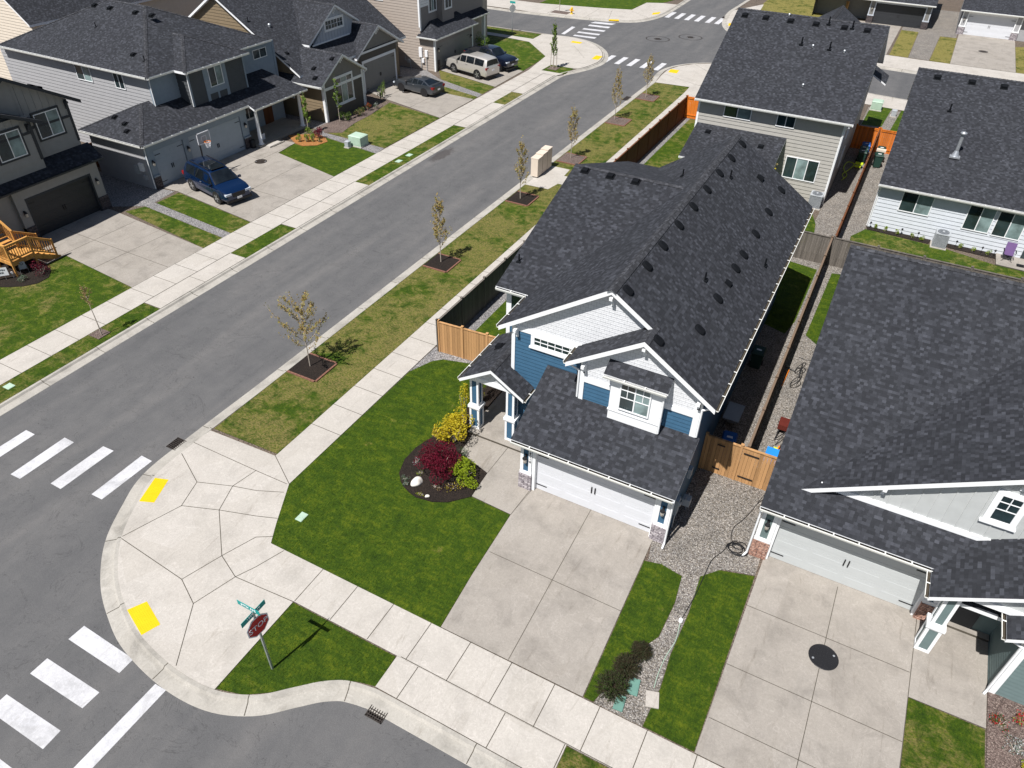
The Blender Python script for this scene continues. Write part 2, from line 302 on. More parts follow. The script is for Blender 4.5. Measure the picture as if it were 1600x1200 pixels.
# ---------------------------------------------------------------- mesh builder
ORG = {}
class MB:
    def __init__(s): s.v = []; s.f = []; s.m = []; s.sm = []
    def add(s, vs, fs, mi=0, sm=False):
        o = len(s.v); s.v += [tuple(map(float, v)) for v in vs]
        for f in fs: s.f.append([o+i for i in f]); s.m.append(mi); s.sm.append(sm)
    def poly(s, pts, mi=0): s.add(pts, [list(range(len(pts)))], mi)
    def box(s, x0, x1, y0, y1, z0, z1, mi=0):
        s.add([(x0, y0, z0), (x1, y0, z0), (x1, y1, z0), (x0, y1, z0), (x0, y0, z1), (x1, y0, z1), (x1, y1, z1), (x0, y1, z1)],
              [(3, 2, 1, 0), (4, 5, 6, 7), (0, 1, 5, 4), (1, 2, 6, 5), (2, 3, 7, 6), (3, 0, 4, 7)], mi)
    def hexa(s, P, mi=0):
        s.add(P, [(3, 2, 1, 0), (4, 5, 6, 7), (0, 1, 5, 4), (1, 2, 6, 5), (2, 3, 7, 6), (3, 0, 4, 7)], mi)
    def prism(s, poly, z0, z1, mi=0, ms=None):
        n = len(poly); ms = mi if ms is None else ms
        s.add([(x, y, z1) for x, y in poly], [list(range(n))], mi)
        s.add([(x, y, z0) for x, y in poly]+[(x, y, z1) for x, y in poly], [(i, (i+1) % n, n+(i+1) % n, n+i) for i in range(n)], ms)
    def slab(s, pts, t, mt=0, ms=1):      # sloping roof slab, top loop given
        n = len(pts); lo = [(x, y, z-t) for x, y, z in pts]
        s.add(pts, [list(range(n))], mt); s.add(lo, [list(range(n))[::-1]], ms)
        s.add(list(lo)+list(pts), [(i, (i+1) % n, n+(i+1) % n, n+i) for i in range(n)], ms)
    def tube(s, p0, p1, r, n=8, mi=0, r1=None, cap=True):
        p0 = Vector(p0); p1 = Vector(p1); d = (p1-p0); r1 = r if r1 is None else r1
        if d.length < 1e-6: return
        d.normalize(); a = d.cross(Vector((0, 0, 1)) if abs(d.z) < .9 else Vector((1, 0, 0))).normalized(); b = d.cross(a)
        vs = []
        for p, q in ((p0, r), (p1, r1)):
            vs += [p+(a*math.cos(2*math.pi*i/n)+b*math.sin(2*math.pi*i/n))*q for i in range(n)]
        s.add(vs, [(i, (i+1) % n, n+(i+1) % n, n+i) for i in range(n)], mi, True)
        if cap: s.add(vs, [list(range(n))[::-1], list(range(n, 2*n))], mi)
    def path(s, pts, r, n=6, mi=0):
        for a, b in zip(pts, pts[1:]): s.tube(a, b, r, n, mi)
    def lathe(s, cx, cy, prof, n=16, mi=0, sx=1, sy=1):
        vs = [(cx+r*sx*math.cos(2*math.pi*i/n), cy+r*sy*math.sin(2*math.pi*i/n), z) for r, z in prof for i in range(n)]
        s.add(vs, [(k*n+i, k*n+(i+1) % n, (k+1)*n+(i+1) % n, (k+1)*n+i) for k in range(len(prof)-1) for i in range(n)], mi, True)
        s.add(vs[-n:], [list(range(n))], mi); s.add(vs[:n], [list(range(n))[::-1]], mi)
    def xf(s, mat, i0=0):
        s.v = s.v[:i0]+[tuple(mat @ Vector(v)) for v in s.v[i0:]]
    def build(s, name, mats, parent=None, label=None, local=False):
        me = bpy.data.meshes.new(name); org = Vector(ORG.get(parent.name, (0, 0, 0))) if parent and not local else Vector((0, 0, 0))
        V = np.array(s.v, dtype=float).reshape(-1, 3) - np.array(org)
        me.from_pydata(V.tolist(), [], s.f)
        for m in mats: me.materials.append(X[m] if isinstance(m, str) else m)
        me.polygons.foreach_set('material_index', s.m); me.polygons.foreach_set('use_smooth', s.sm)
        uv = me.uv_layers.new(name='UVMap'); me.update()
        Vw = V+np.array(org); nl = len(me.loops); buf = np.zeros(nl*2)
        li = 0
        for p in me.polygons:
            n = p.normal
            if abs(n.z) > .999 or n.length < .5: h = np.array((1., 0, 0)); v = np.array((0., 1, 0))
            else:
                L = math.hypot(n.x, n.y); h = np.array((-n.y/L, n.x/L, 0.)); nv = np.array(n); v = np.cross(nv, h)
                if v[2] < 0: v = -v
            idx = p.vertices[:]; P = Vw[list(idx)]
            k = p.loop_start; m_ = len(idx)
            buf[2*k:2*(k+m_):2] = P @ h; buf[2*k+1:2*(k+m_):2] = P @ v
        uv.data.foreach_set('uv', buf)
        o = bpy.data.objects.new(name, me); COL.objects.link(o)
        if parent: o.parent = parent; ORG[o.name] = tuple(org)
        if label: o['label'] = label
        return o
def build_split(mb, name, mats, parent):
    par = list(range(len(mb.v)))
    def fd(i):
        while par[i] != i: par[i] = par[par[i]]; i = par[i]
        return i
    for f in mb.f:
        for k in f[1:]: par[fd(k)] = fd(f[0])
    gr = {}
    for q, f in enumerate(mb.f): gr.setdefault(fd(f[0]), []).append(q)
    for fs in gr.values():
        n = MB(); ids = sorted({i for q in fs for i in mb.f[q]}); mp = {i: k for k, i in enumerate(ids)}
        n.v = [mb.v[i] for i in ids]; n.f = [[mp[i] for i in mb.f[q]] for q in fs]; n.m = [mb.m[q] for q in fs]; n.sm = [mb.sm[q] for q in fs]; n.build(name, mats, parent)
    for e in getattr(mb, 'extra', []): e.build('bracket', mats, parent)
def tag(o, label, cat=None, group=None, kind=None):
    o['label'] = label
    if cat: o['category'] = cat
    if group: o['group'] = group
    if kind: o['kind'] = kind
    return o
def empty(name, loc, label, cat, group=None, rz=0):
    o = bpy.data.objects.new(name, None); COL.objects.link(o); o.location = loc; o.rotation_euler[2] = rz; o.empty_display_size = .2
    ORG[o.name] = tuple(loc) if rz == 0 else (0, 0, 0); return tag(o, label, cat, group)
def struct(name, mb, mats, kind='structure', label=None):
    o = mb.build(name, mats); o['kind'] = kind
    if label: o['label'] = label
    return o
def dup(root, loc, rz=None, label=None, group=None):
    r = root.copy(); COL.objects.link(r); r.location = loc
    if rz is not None: r.rotation_euler[2] = rz
    if label: r['label'] = label
    if group: r['group'] = group
    for ch in list(root.children):
        c = ch.copy(); COL.objects.link(c); c.parent = r
        for g in ch.children:
            d = g.copy(); COL.objects.link(d); d.parent = c
    return r
def faces(axis, c, sg):                 # a wall plane: (u, z, outward) -> point
    if axis == 'y': return lambda u, z, d=0: (u, c+sg*d, z)
    return lambda u, z, d=0: (c+sg*d, u, z)
def fbox(mb, f, u0, u1, z0, z1, d0, d1, mi=0):
    mb.hexa([f(u0, z0, d0), f(u1, z0, d0), f(u1, z0, d1), f(u0, z0, d1), f(u0, z1, d0), f(u1, z1, d0), f(u1, z1, d1), f(u0, z1, d1)], mi)
def clipz(poly, z, keep_above):
    out = []
    for i, a in enumerate(poly):
        b = poly[(i+1) % len(poly)]; ia = (a[1] >= z) if keep_above else (a[1] <= z); ib = (b[1] >= z) if keep_above else (b[1] <= z)
        if ia: out.append(a)
        if ia != ib and abs(b[1]-a[1]) > 1e-9:
            t = (z-a[1])/(b[1]-a[1]); out.append((a[0]+t*(b[0]-a[0]), z))
    return out
def siding(mb, f, poly, mi=0, lap=.18, dep=.022, base=.004):
    z0 = min(p[1] for p in poly); z1 = max(p[1] for p in poly); z = z0
    while z < z1-1e-4:
        zn = min(z+lap, z1); q = clipz(clipz(poly, z, True), zn, False)
        if len(q) >= 3:
            mb.poly([f(u, zz, base+dep*(1-(zz-z)/lap)) for u, zz in q], mi)
            us = [u for u, zz in q if abs(zz-z) < 1e-4]
            if len(us) >= 2 and max(us)-min(us) > .01:
                a, b = min(us), max(us); mb.poly([f(a, z, base), f(b, z, base), f(b, z, base+dep), f(a, z, base+dep)], mi)
        z = zn
def rect(u0, u1, z0, z1): return [(u0, z0), (u1, z0), (u1, z1), (u0, z1)]
def batten(mb, f, poly, mi=0, step=.4):
    mb.poly([f(u, z, .006) for u, z in poly], mi); u0 = min(p[0] for p in poly); u1 = max(p[0] for p in poly); u = u0+step/2
    while u < u1:
        zs = []
        for i, a in enumerate(poly):
            b = poly[(i+1) % len(poly)]
            if (a[0]-u)*(b[0]-u) < 0: zs.append(a[1]+(u-a[0])/(b[0]-a[0])*(b[1]-a[1]))
        if len(zs) >= 2: fbox(mb, f, u-.025, u+.025, min(zs), max(zs), .006, .03, mi)
        u += step
def window(parent, f, u0, u1, z0, z1, trim=.0, tm='white', fm='white', cols=2, grid=None, blind=(), sill=False, d=.04, grow=0, name='window', label=None):
    mb = MB()
    if trim:
        fbox(mb, f, u0-trim, u1+trim, z1, z1+trim, 0, d+.022, 1); fbox(mb, f, u0-trim, u1+trim, z0-trim, z0, 0, d+.022, 1)
        fbox(mb, f, u0-trim, u0, z0, z1, 0, d+.018, 1); fbox(mb, f, u1, u1+trim, z0, z1, 0, d+.018, 1)
        if sill: fbox(mb, f, u0-trim-.05, u1+trim+.05, z0-trim-.02, z0-trim+.05, 0, d+.07, 1)
    b = .05; D = d+.03
    fbox(mb, f, u0, u1, z1-b, z1, 0, D); fbox(mb, f, u0, u1, z0, z0+b, 0, D); fbox(mb, f, u0, u0+b, z0+b, z1-b, 0, D); fbox(mb, f, u1-b, u1, z0+b, z1-b, 0, D)
    for i in range(1, cols):
        c = u0+(u1-u0)*i/cols; fbox(mb, f, c-b/2, c+b/2, z0+b, z1-b, 0, D-.002)
    if grid:
        gc, gr, zt = grid
        for i in range(1, gc):
            c = u0+(u1-u0)*i/gc; fbox(mb, f, c-.013, c+.013, z0+(z1-z0)*zt, z1-b, 0, D-.008)
        for j in range(gr):
            zz = z0+(z1-z0)*(zt+(1-zt)*j/gr)
            if zz > z0+.05: fbox(mb, f, u0+b, u1-b, zz-.013, zz+.013, 0, D-.010)
    o = mb.build(name, [fm, tm], parent, label)
    pn = MB()
    for i in range(cols):
        a = u0+(u1-u0)*i/cols; c = u0+(u1-u0)*(i+1)/cols
        pn.poly([f(a, z0, d), f(c, z0, d), f(c, z1, d), f(a, z1, d)], 1 if i in blind else 0)
    pn.build('pane', ['pane', 'blind'], o)
    return o
def garage_door(parent, f, u0, u1, z0, z1, mat, d=-.2, rows=4, cols=4, hw='black'):
    mb = MB(); mb.poly([f(u0, z0, d), f(u1, z0, d), f(u1, z1, d), f(u0, z1, d)])
    rh = (z1-z0)/rows; cw = (u1-u0)/cols
    for r in range(rows):
        fbox(mb, f, u0, u1, z0+r*rh+.006, z0+(r+1)*rh-.006, d, d+.010)
        for c in range(cols):
            a, b = u0+c*cw+.1, u0+(c+1)*cw-.1
            fbox(mb, f, a, b, z0+(r+.3)*rh, z0+(r+.72)*rh, d+.010, d+.016)
    o = mb.build('garage_door', [mat], parent)
    h = MB(); m = (u0+u1)/2
    for sx in (-.07, .07): fbox(h, f, m+sx-.02, m+sx+.02, z0+.95, z0+1.25, d+.02, d+.06)
    h.build('handle', [hw], o)
    for zz in (z0+.28, z1-.3):
        for a, b in ((u0+.03, u0+.48), (u1-.48, u1-.03)):
            hb = MB(); fbox(hb, f, a, b, zz-.02, zz+.02, d+.02, d+.035); hb.build('hinge', [hw], o)
    return o
def porch_light(parent, f, u, z, d=.0):
    mb = MB(); c = Vector(f(u, z, d+.13)); fbox(mb, f, u-.05, u+.05, z, z+.25, d, d+.03, 0)
    mb.tube(Vector(f(u, z+.22, d)), Vector(f(u, z+.22, d+.15)), .015, 6, 0)
    mb.lathe(c.x, c.y, [(.02, z+.24), (.10, z+.12), (.105, z+.10)], 8, 0); mb.lathe(c.x, c.y, [(.04, z-.12), (.07, z-.1), (.08, z+.10)], 8, 1)
    mb.build('porch_light', ['black', 'lampg'], parent)
def gutter(parent, p0, p1, out, mat='gutter', hang=True):
    p0 = Vector(p0); p1 = Vector(p1); o = Vector(out).normalized(); mb = MB(); w_, h_ = .12, .12
    prof = [(0.0, -.02), (0.0, -h_), (w_*.75, -h_), (w_, -.04), (w_, .0), (w_-.02, .0), (w_-.02, -.075), (.0, -.075)]
    vs = [p+o*a+Vector((0, 0, b)) for p in (p0, p1) for a, b in prof]; n = len(prof)
    mb.add(vs, [(i, (i+1) % n, n+(i+1) % n, n+i) for i in range(n) if i != 6], 0); mb.add(vs, [(6, 7, n+7, n+6)], 1); mb.add(vs, [list(range(n)), list(range(n, 2*n))], 0)
    if hang:
        L = (p1-p0).length; k = max(2, int(L/.75)); e = (p1-p0).normalized()
        for i in range(1, k):
            c = p0+(p1-p0)*i/k; mb.hexa([c-e*.02+o*0, c+e*.02+o*0, c+e*.02+o*w_, c-e*.02+o*w_]+[x+Vector((0, 0, .012)) for x in (c-e*.02, c+e*.02, c+e*.02+o*w_, c-e*.02+o*w_)], 0)
    return mb.build('gutter', [mat, 'debris' if mat == 'gutter' else mat], parent)
def downspout(parent, pts, mat='white'):
    mb = MB()
    for a, b in zip(pts, pts[1:]): mb.tube(a, b, .045, 4, 0)
    return mb.build('downspout', [mat], parent)
def ridge(mb, p0, p1, wd=.17, slope=.6, mi=3):
    p0 = Vector(p0); p1 = Vector(p1); e = (p1-p0); L = e.length; e.normalize(); s_ = e.cross(Vector((0, 0, 1))).normalized(); n = max(1, int(L/.22))
    for i in range(n):
        a = p0+e*(L*i/n); b = p0+e*(L*(i+1.06)/n); h0 = .034; h1 = .014
        for sg in (-1, 1):
            mb.poly([a+Vector((0, 0, h0)), b+Vector((0, 0, h1)), b+s_*sg*wd+Vector((0, 0, h1-wd*slope)), a+s_*sg*wd+Vector((0, 0, h0-wd*slope))][::sg], mi)
        mb.poly([a+Vector((0, 0, h0)), a+s_*wd+Vector((0, 0, h0-wd*slope)), a+s_*wd+Vector((0, 0, -wd*slope)), a, a-s_*wd+Vector((0, 0, -wd*slope)), a-s_*wd+Vector((0, 0, h0-wd*slope))], mi)
# roof vents: one mesh each, copied
def _vent():
    mb = MB(); mb.box(-.2, .2, -.2, .2, 0, .03); mb.hexa([(-.15, -.16, .03), (.15, -.16, .03), (.15, .16, .03), (-.15, .16, .03), (-.13, -.13, .14), (.13, -.13, .14), (.13, .14, .10), (-.13, .14, .10)])
    return mb
def _long():
    mb = MB(); n = 10; vs = []
    for z, k in ((0, 1), (.09, .95), (.15, .7)):
        for i in range(n):
            a = 2*math.pi*i/n; vs.append((.22*k*math.copysign(abs(math.cos(a))**.6, math.cos(a)), .26*k*math.copysign(abs(math.sin(a))**.6, math.sin(a)), z))
    mb.add(vs, [(k*n+i, k*n+(i+1) % n, (k+1)*n+(i+1) % n, (k+1)*n+i) for k in range(2) for i in range(n)], 0, True); mb.add(vs[-n:], [list(range(n))]); return mb
def _pipe():
    mb = MB(); mb.box(-.1, .1, -.12, .12, 0, .02); mb.tube((0, 0, 0), (0, 0, .35), .035, 8); return mb
def _dot():
    mb = MB(); mb.tube((0, 0, 0), (0, 0, .14), .07, 8); mb.lathe(0, 0, [(.1, .12), (.08, .2), (.01, .22)], 8); return mb
VT = {}
def vent(parent, typ, p, slope_dir, slope, scale=1):
    """p point on the roof, slope_dir = downhill unit xy, slope = rise/run"""
    if typ not in VT:
        mb = {'box': _vent, 'long': _long, 'pipe': _pipe, 'dot': _dot}[typ](); me_o = mb.build('tmp', [{'dot': 'steel'}.get(typ, 'vent')]); VT[typ] = me_o.data; bpy.data.objects.remove(me_o)
    nm = {'box': 'roof_vent', 'long': 'roof_vent', 'pipe': 'vent_pipe', 'dot': 'vent_cap'}[typ]
    o = bpy.data.objects.new(nm, VT[typ]); COL.objects.link(o); o.parent = parent
    y = -Vector((slope_dir[0], slope_dir[1], -slope)).normalized(); z = Vector((0, 0, 1)); z = (z-y*z.dot(y)).normalized(); x = y.cross(z)
    R = Matrix.Identity(3) if typ in ('pipe', 'dot') else Matrix((x, y, z)).transposed()
    mw = R.to_4x4(); mw.translation = Vector(p)-Vector(ORG[parent.name]); o.matrix_local = mw @ Matrix.Diagonal((scale*(.85 if typ == 'long' else 1), scale*(.9 if typ == 'long' else 1), scale*(.65 if typ == 'long' else 1), 1)); ORG[o.name] = ORG[parent.name]
    return o
def leaves(name, parent, mats, P, size, local=False, split=None, up=0.0, thin=1.0):
    P = np.asarray(P, float); n = len(P); org = np.array(ORG.get(parent.name, (0, 0, 0))) if parent and not local else np.zeros(3)
    a = RNG.normal(size=(n, 3)); a[:, 2] += up*2; a /= np.linalg.norm(a, axis=1)[:, None]; b = RNG.normal(size=(n, 3)); b -= (b*a).sum(1)[:, None]*a; b /= np.linalg.norm(b, axis=1)[:, None]
    if np.ndim(size) == 0: size = size*RNG.uniform(.6, 1.3, n)
    sz = size[:, None]; q = P-org
    if up: c = a; a_, b_ = c*sz, b*sz*thin
    else: a_, b_ = a*sz, b*sz*.6*thin
    V = np.stack([q-a_*.5, q+b_*.5, q+a_*.5, q-b_*.5], 1).reshape(-1, 3)
    me = bpy.data.meshes.new(name); me.vertices.add(4*n); me.vertices.foreach_set('co', V.ravel()); me.loops.add(4*n); me.loops.foreach_set('vertex_index', np.arange(4*n))
    me.polygons.add(n); me.polygons.foreach_set('loop_start', np.arange(0, 4*n, 4)); me.polygons.foreach_set('loop_total', np.full(n, 4))
    for m in mats: me.materials.append(X[m])
    if len(mats) > 1: me.polygons.foreach_set('material_index', (RNG.random(n) < (split or .5)).astype(int))
    uv = me.uv_layers.new(name='UVMap'); r = RNG.random((n, 2)); uv.data.foreach_set('uv', np.repeat(r, 4, 0).ravel())
    me.update(calc_edges=True); o = bpy.data.objects.new(name, me); COL.objects.link(o)
    if parent: o.parent = parent; ORG[o.name] = tuple(org)
    return o
# ================================================================ the setting
def catmull(P, n=6):
    out = []
    for i in range(len(P)-1):
        p0 = P[max(i-1, 0)]; p1 = P[i]; p2 = P[i+1]; p3 = P[min(i+2, len(P)-1)]
        L = math.dist(p1, p2)
        if L > 8: out.append(p1); continue
        if math.dist(p0, p1) > 2.5*L or i == 0: p0 = (2*p1[0]-p2[0], 2*p1[1]-p2[1])
        if math.dist(p3, p2) > 2.5*L: p3 = (2*p2[0]-p1[0], 2*p2[1]-p1[1])
        for k in range(n):
            t = k/n; out.append(tuple(.5*((2*b)+(-a+c)*t+(2*a-5*b+4*c-d)*t*t+(-a+3*b-3*c+d)*t**3) for a, b, c, d in zip(p0, p1, p2, p3)))
    return out+[P[-1]]
def offs(P, d):
    out = []
    for i, p in enumerate(P):
        a = Vector(P[max(i-1, 0)]); b = Vector(P[min(i+1, len(P)-1)]); t = (b-a).normalized(); out.append((p[0]-t.y*d, p[1]+t.x*d))
    return out
ZR = -.12
KERB = MB(); 
def kerb(P, sgn, w_=.6, step=3.0):
    """P = back-of-kerb line at ground level, road on side sgn"""
    rows = [[(x, y, z) for x, y in offs(P, sgn*o)] for o, z in ((0, .012), (.13, .012), (.2, -.07), (w_, -.108), (w_+.02, -.13))]
    for a, b in zip(rows, rows[1:]):
        n = len(P); KERB.add(a+b, [(i, i+1, n+i+1, n+i) for i in range(n-1)], 0, False)
    n = len(P); lo = [(x, y, -.2) for x, y, z in rows[0]]; KERB.add(rows[0]+lo, [(i, i+1, n+i+1, n+i) for i in range(n-1)], 0)
    acc = 0
    for i in range(1, n):
        acc += math.dist(P[i], P[i-1])
        if acc > step or (math.dist(P[i], P[i-1]) > step):
            L = math.dist(P[i], P[i-1]); k = max(1, int(L/step))
            for j in range(k):
                t = (j+.5)/k if k > 1 else 1; c = Vector(P[i-1]).lerp(Vector(P[i]), t); e = (Vector(P[i])-Vector(P[i-1])).normalized()*.014; nr = Vector((-e.y, e.x)).normalized()*sgn
                q = lambda o, z, s: (c.x+nr.x*o+e.x*s, c.y+nr.y*o+e.y*s, z+.004)
                for (o1, z1), (o2, z2) in (((0, .012), (.13, .012)), ((.13, .012), (.2, -.07)), ((.2, -.07), (w_, -.108))):
                    KERB.poly([q(o1, z1, -1), q(o1, z1, 1), q(o2, z2, 1), q(o2, z2, -1)], 1)
            acc = 0
# ground to the horizon
g = MB(); g.poly([(-1500, -1500, -.3), (1500, -1500, -.3), (1500, 1500, -.3), (-1500, 1500, -.3)]); struct('ground', g, ['lawnd'])
g = MB(); g.poly([(-260, -60, ZR), (160, -60, ZR), (160, 320, ZR), (-260, 320, ZR)]); struct('road', g, ['asphalt'])
# kerb lines (back of kerb)
R_in = [(-22.1, 72.8), (-22.1, 40), (-22.1, 18), (-22.15, 13.6), (-22.05, 11.7), (-21.5, 10.4), (-20.6, 8.91), (-19.28, 7.68), (-17.96, 6.92), (-16.7, 6.43), (-14.84, 6.13), (-13.19, 6.2), (-11.97, 6.68), (-11.11, 7.42), (-10.53, 7.94), (-9.95, 8.31), (-9.45, 8.47), (-8.87, 8.58), (-6.8, 8.6), (60, 8.6)]
R_in = catmull(R_in)
R_top = catmull([(-22.1, 72.8), (-22.45, 75.5), (-22.5, 77.6), (-21.9, 79.6), (-20.6, 81.4), (-18.6, 82.6), (-15, 82.2), (-2.5, 80.2), (70, 74)])
L_out = [(-31.02, 60), (-31.05, 68.5), (-30.9, 70.6), (-30.2, 72.2), (-29.45, 74.26), (-29.12, 76.8), (-29.75, 79.4), (-31.1, 81.8), (-33.3, 83.9), (-36.0, 84.9), (-39.0, 84.7), (-50, 84.4), (-160, 84)]
L_in = [(-31.6, -60), (-31.6, 60)]+offs(catmull(L_out), .55)[3:]
FL = catmull([(-200, 92.6), (-48.5, 93.1), (-44, 93.5), (-39, 94.3), (-35.5, 95.1), (-33.1, 96.3), (-31.9, 98.6), (-31.3, 101.6), (-31.2, 106), (-31.3, 113), (-31.3, 260)])
FR = catmull([(-23.2, 260), (-23.3, 117), (-23.6, 109), (-22.9, 103), (-21.9, 99.6), (-20.3, 97.2), (-17, 94.6), (-12, 92.6), (-2.9, 91.0), (12, 90.4), (150, 88)])
kerb(R_in, -1); kerb(R_top, 1); kerb(L_in, -1, .6); kerb(FL, -1); kerb(FR, -1)
struct('kerb', KERB, ['kerb', 'joint'])
blk = MB()
blk.prism([(60, 8.6)]+R_in[::-1]+R_top[1:]+[(70, 8.6)], -.2, -.012)
blk.prism(L_in+[(-160, -60)], -.2, -.012); blk.prism(FL+[(-200, 260)], -.2, -.012); blk.prism(FR+[(150, 260)], -.2, -.012)
struct('earth', blk, ['soil'])
ZL = .011; ZC = .022
SLABS = {}
def slab(poly, mat='conc', name='sidewalk', joints=(), z=ZC, jw=.013, jm=1):
    mb = SLABS.setdefault(name, (MB(), mat))[0]; mb.prism(poly, -.1, z, 0, 1)
    for a, b in joints:
        a = Vector(a); b = Vector(b); e = (b-a).normalized(); n = Vector((-e.y, e.x))*jw
        mb.poly([(a.x-n.x, a.y-n.y, z+.004), (b.x-n.x, b.y-n.y, z+.004), (b.x+n.x, b.y+n.y, z+.004), (a.x+n.x, a.y+n.y, z+.004)], jm)
def hj(x0, x1, ys): return [((x0, y), (x1, y)) for y in ys]
def vj(y0, y1, xs): return [((x, y0), (x, y1)) for x in xs]
LAWN_POLYS = []
def inpoly(P, x, y):
    c = np.zeros(len(x), bool); n = len(P)
    for i in range(n):
        x1, y1 = P[i]; x2, y2 = P[(i+1) % n]
        if y1 == y2: continue
        c ^= ((y1 > y) != (y2 > y)) & (x < (x2-x1)*(y-y1)/(y2-y1)+x1)
    return c
def lawn(polys, mat, label, dens=0, dry=False, name='lawn', holes=()):
    mb = MB()
    for P in polys: mb.prism(P, -.1, ZL)
    if dens:
        for P in polys:
            xs = [p[0] for p in P]; ys = [p[1] for p in P]; n = int((max(xs)-min(xs))*(max(ys)-min(ys))*dens)
            x = RNG.uniform(min(xs), max(xs), n); y = RNG.uniform(min(ys), max(ys), n); k = inpoly(P, x, y)
            for h in holes: k &= ~inpoly(h, x, y)
            x = x[k]; y = y[k]; n = len(x); a = RNG.uniform(0, 6.28, n); h_ = RNG.uniform(.025, .07, n); w_ = RNG.uniform(.008, .018, n); lx = RNG.normal(0, .025, n); ly = RNG.normal(0, .025, n)
            ca, sa = np.cos(a)*w_, np.sin(a)*w_
            V = np.stack([np.stack([x-ca, y-sa, np.zeros(n)], 1), np.stack([x+ca, y+sa, np.zeros(n)], 1), np.stack([x+lx, y+ly, h_], 1)], 1).reshape(-1, 3)
            o = len(mb.v); mb.v += [tuple(v) for v in V.tolist()]; mb.f += [[o+3*i, o+3*i+1, o+3*i+2] for i in range(n)]; mb.m += [1]*n; mb.sm += [False]*n
    o = mb.build(name, [mat, 'bladesd' if dry else 'blades']); tag(o, label, 'grass', kind='stuff')
    # per-blade random uv
    if dens:
        me = o.data; mi = np.zeros(len(me.polygons), int); me.polygons.foreach_get('material_index', mi); ls = np.zeros(len(mi), int); me.polygons.foreach_get('loop_start', ls)
        buf = np.zeros(len(me.loops)*2); me.uv_layers[0].data.foreach_get('uv', buf); s_ = ls[mi == 1]; r = RNG.random((len(s_), 2))
        for q in range(3): buf[2*(s_+q)] = r[:, 0]; buf[2*(s_+q)+1] = r[:, 1]
        me.uv_layers[0].data.foreach_set('uv', buf)
    return o
def patch(polys, mat, name, label, z=.004, kind='stuff'):
    mb = MB()
    for P in polys: mb.prism(P, -.1, z)
    o = mb.build(name, [mat]); o['kind'] = kind; o['label'] = label; o['category'] = name; return o

# --- right block: sidewalks
slab([(-18.6, 14.9), (-17.03, 13.95), (-17.0, 44.5), (-17.0, 70.6), (-18.6, 70.9)], joints=hj(-18.6, -17.0, [17.2+1.52*i for i in range(36)])+[((-18.6, 14.9), (-17.03, 13.95))])
kin = [p for p in R_in if p[1] < 14.75 and p[0] < -13.19]
slab([(-18.6, 14.9), (-22.12, 14.75)]+kin+[(-13.2, 6.2), (-13.2, 9.8), (-13.14, 11.33), (-15.6, 11.33), (-16.05, 12.1), (-17.03, 13.95)], joints=[
    ((-18.7, 13.87), (-22.15, 13.86)), ((-22.1, 13.14), (-20.3, 12.26)), ((-20.3, 12.26), (-18.9, 12.78)), ((-18.9, 12.78), (-18.7, 13.87)), ((-20.3, 12.26), (-19.87, 11.07)), ((-19.87, 11.07), (-18.44, 11.6)), ((-18.44, 11.6), (-18.9, 12.78)),
    ((-18.9, 12.78), (-17.9, 13.05)), ((-17.9, 13.05), (-16.9, 13.5)), ((-18.44, 11.6), (-17.0, 12.05)), ((-17.0, 12.05), (-16.2, 12.35)), ((-19.87, 11.07), (-20.6, 8.95)), ((-18.44, 11.6), (-16.75, 10.05)), ((-16.75, 10.05), (-16.28, 11.28)), ((-16.28, 11.28), (-15.75, 11.6)),
    ((-20.55, 8.87), (-17.22, 8.63)), ((-17.22, 8.63), (-16.75, 10.05)), ((-16.75, 10.05), (-15.66, 9.6)), ((-15.66, 9.6), (-15.33, 10.27)), ((-15.33, 10.27), (-14.95, 11.3)), ((-15.66, 9.6), (-13.2, 9.78)), ((-17.22, 8.63), (-16.11, 8.11)), ((-16.11, 8.11), (-14.84, 6.2)), ((-18.7, 13.87), (-17.1, 13.9)), ((-16.11, 8.11), (-15.66, 9.6))])
slab([(-13.2, 9.8), (45, 9.84), (45, 11.36), (-13.14, 11.33)], joints=vj(9.82, 11.34, [-13.17+1.52*i for i in range(38)])+[((-8.8, 9.83), (6.2, 9.83))])
slab([(-8.92, 8.62), (-2.95, 8.62), (-2.95, 9.8), (-8.92, 9.8)], joints=vj(8.62, 9.8, (-8.12, -4.98, -3.0)))
slab([(.5, 8.62), (6.2, 8.62), (6.2, 9.8), (.5, 9.8)], joints=vj(8.62, 9.8, (3.2,)))
slab([(-22.08, 72.8), (-18.7, 73.1), (-18.6, 70.9), (-16.8, 70.6), (-16.2, 77.5), (-2, 76.6), (40, 74.6), (40, 76.2), (-2.5, 80.1), (-15, 82.1), (-18.7, 82.5), (-20.6, 81.2), (-21.8, 79.5), (-22.4, 77.6), (-22.35, 75.5)], joints=[((-22.3, 76), (-18, 74)), ((-20.5, 81), (-17, 77.5)), ((-18, 74), (-16.3, 77.4)), ((-18, 74), (-17, 77.5))])
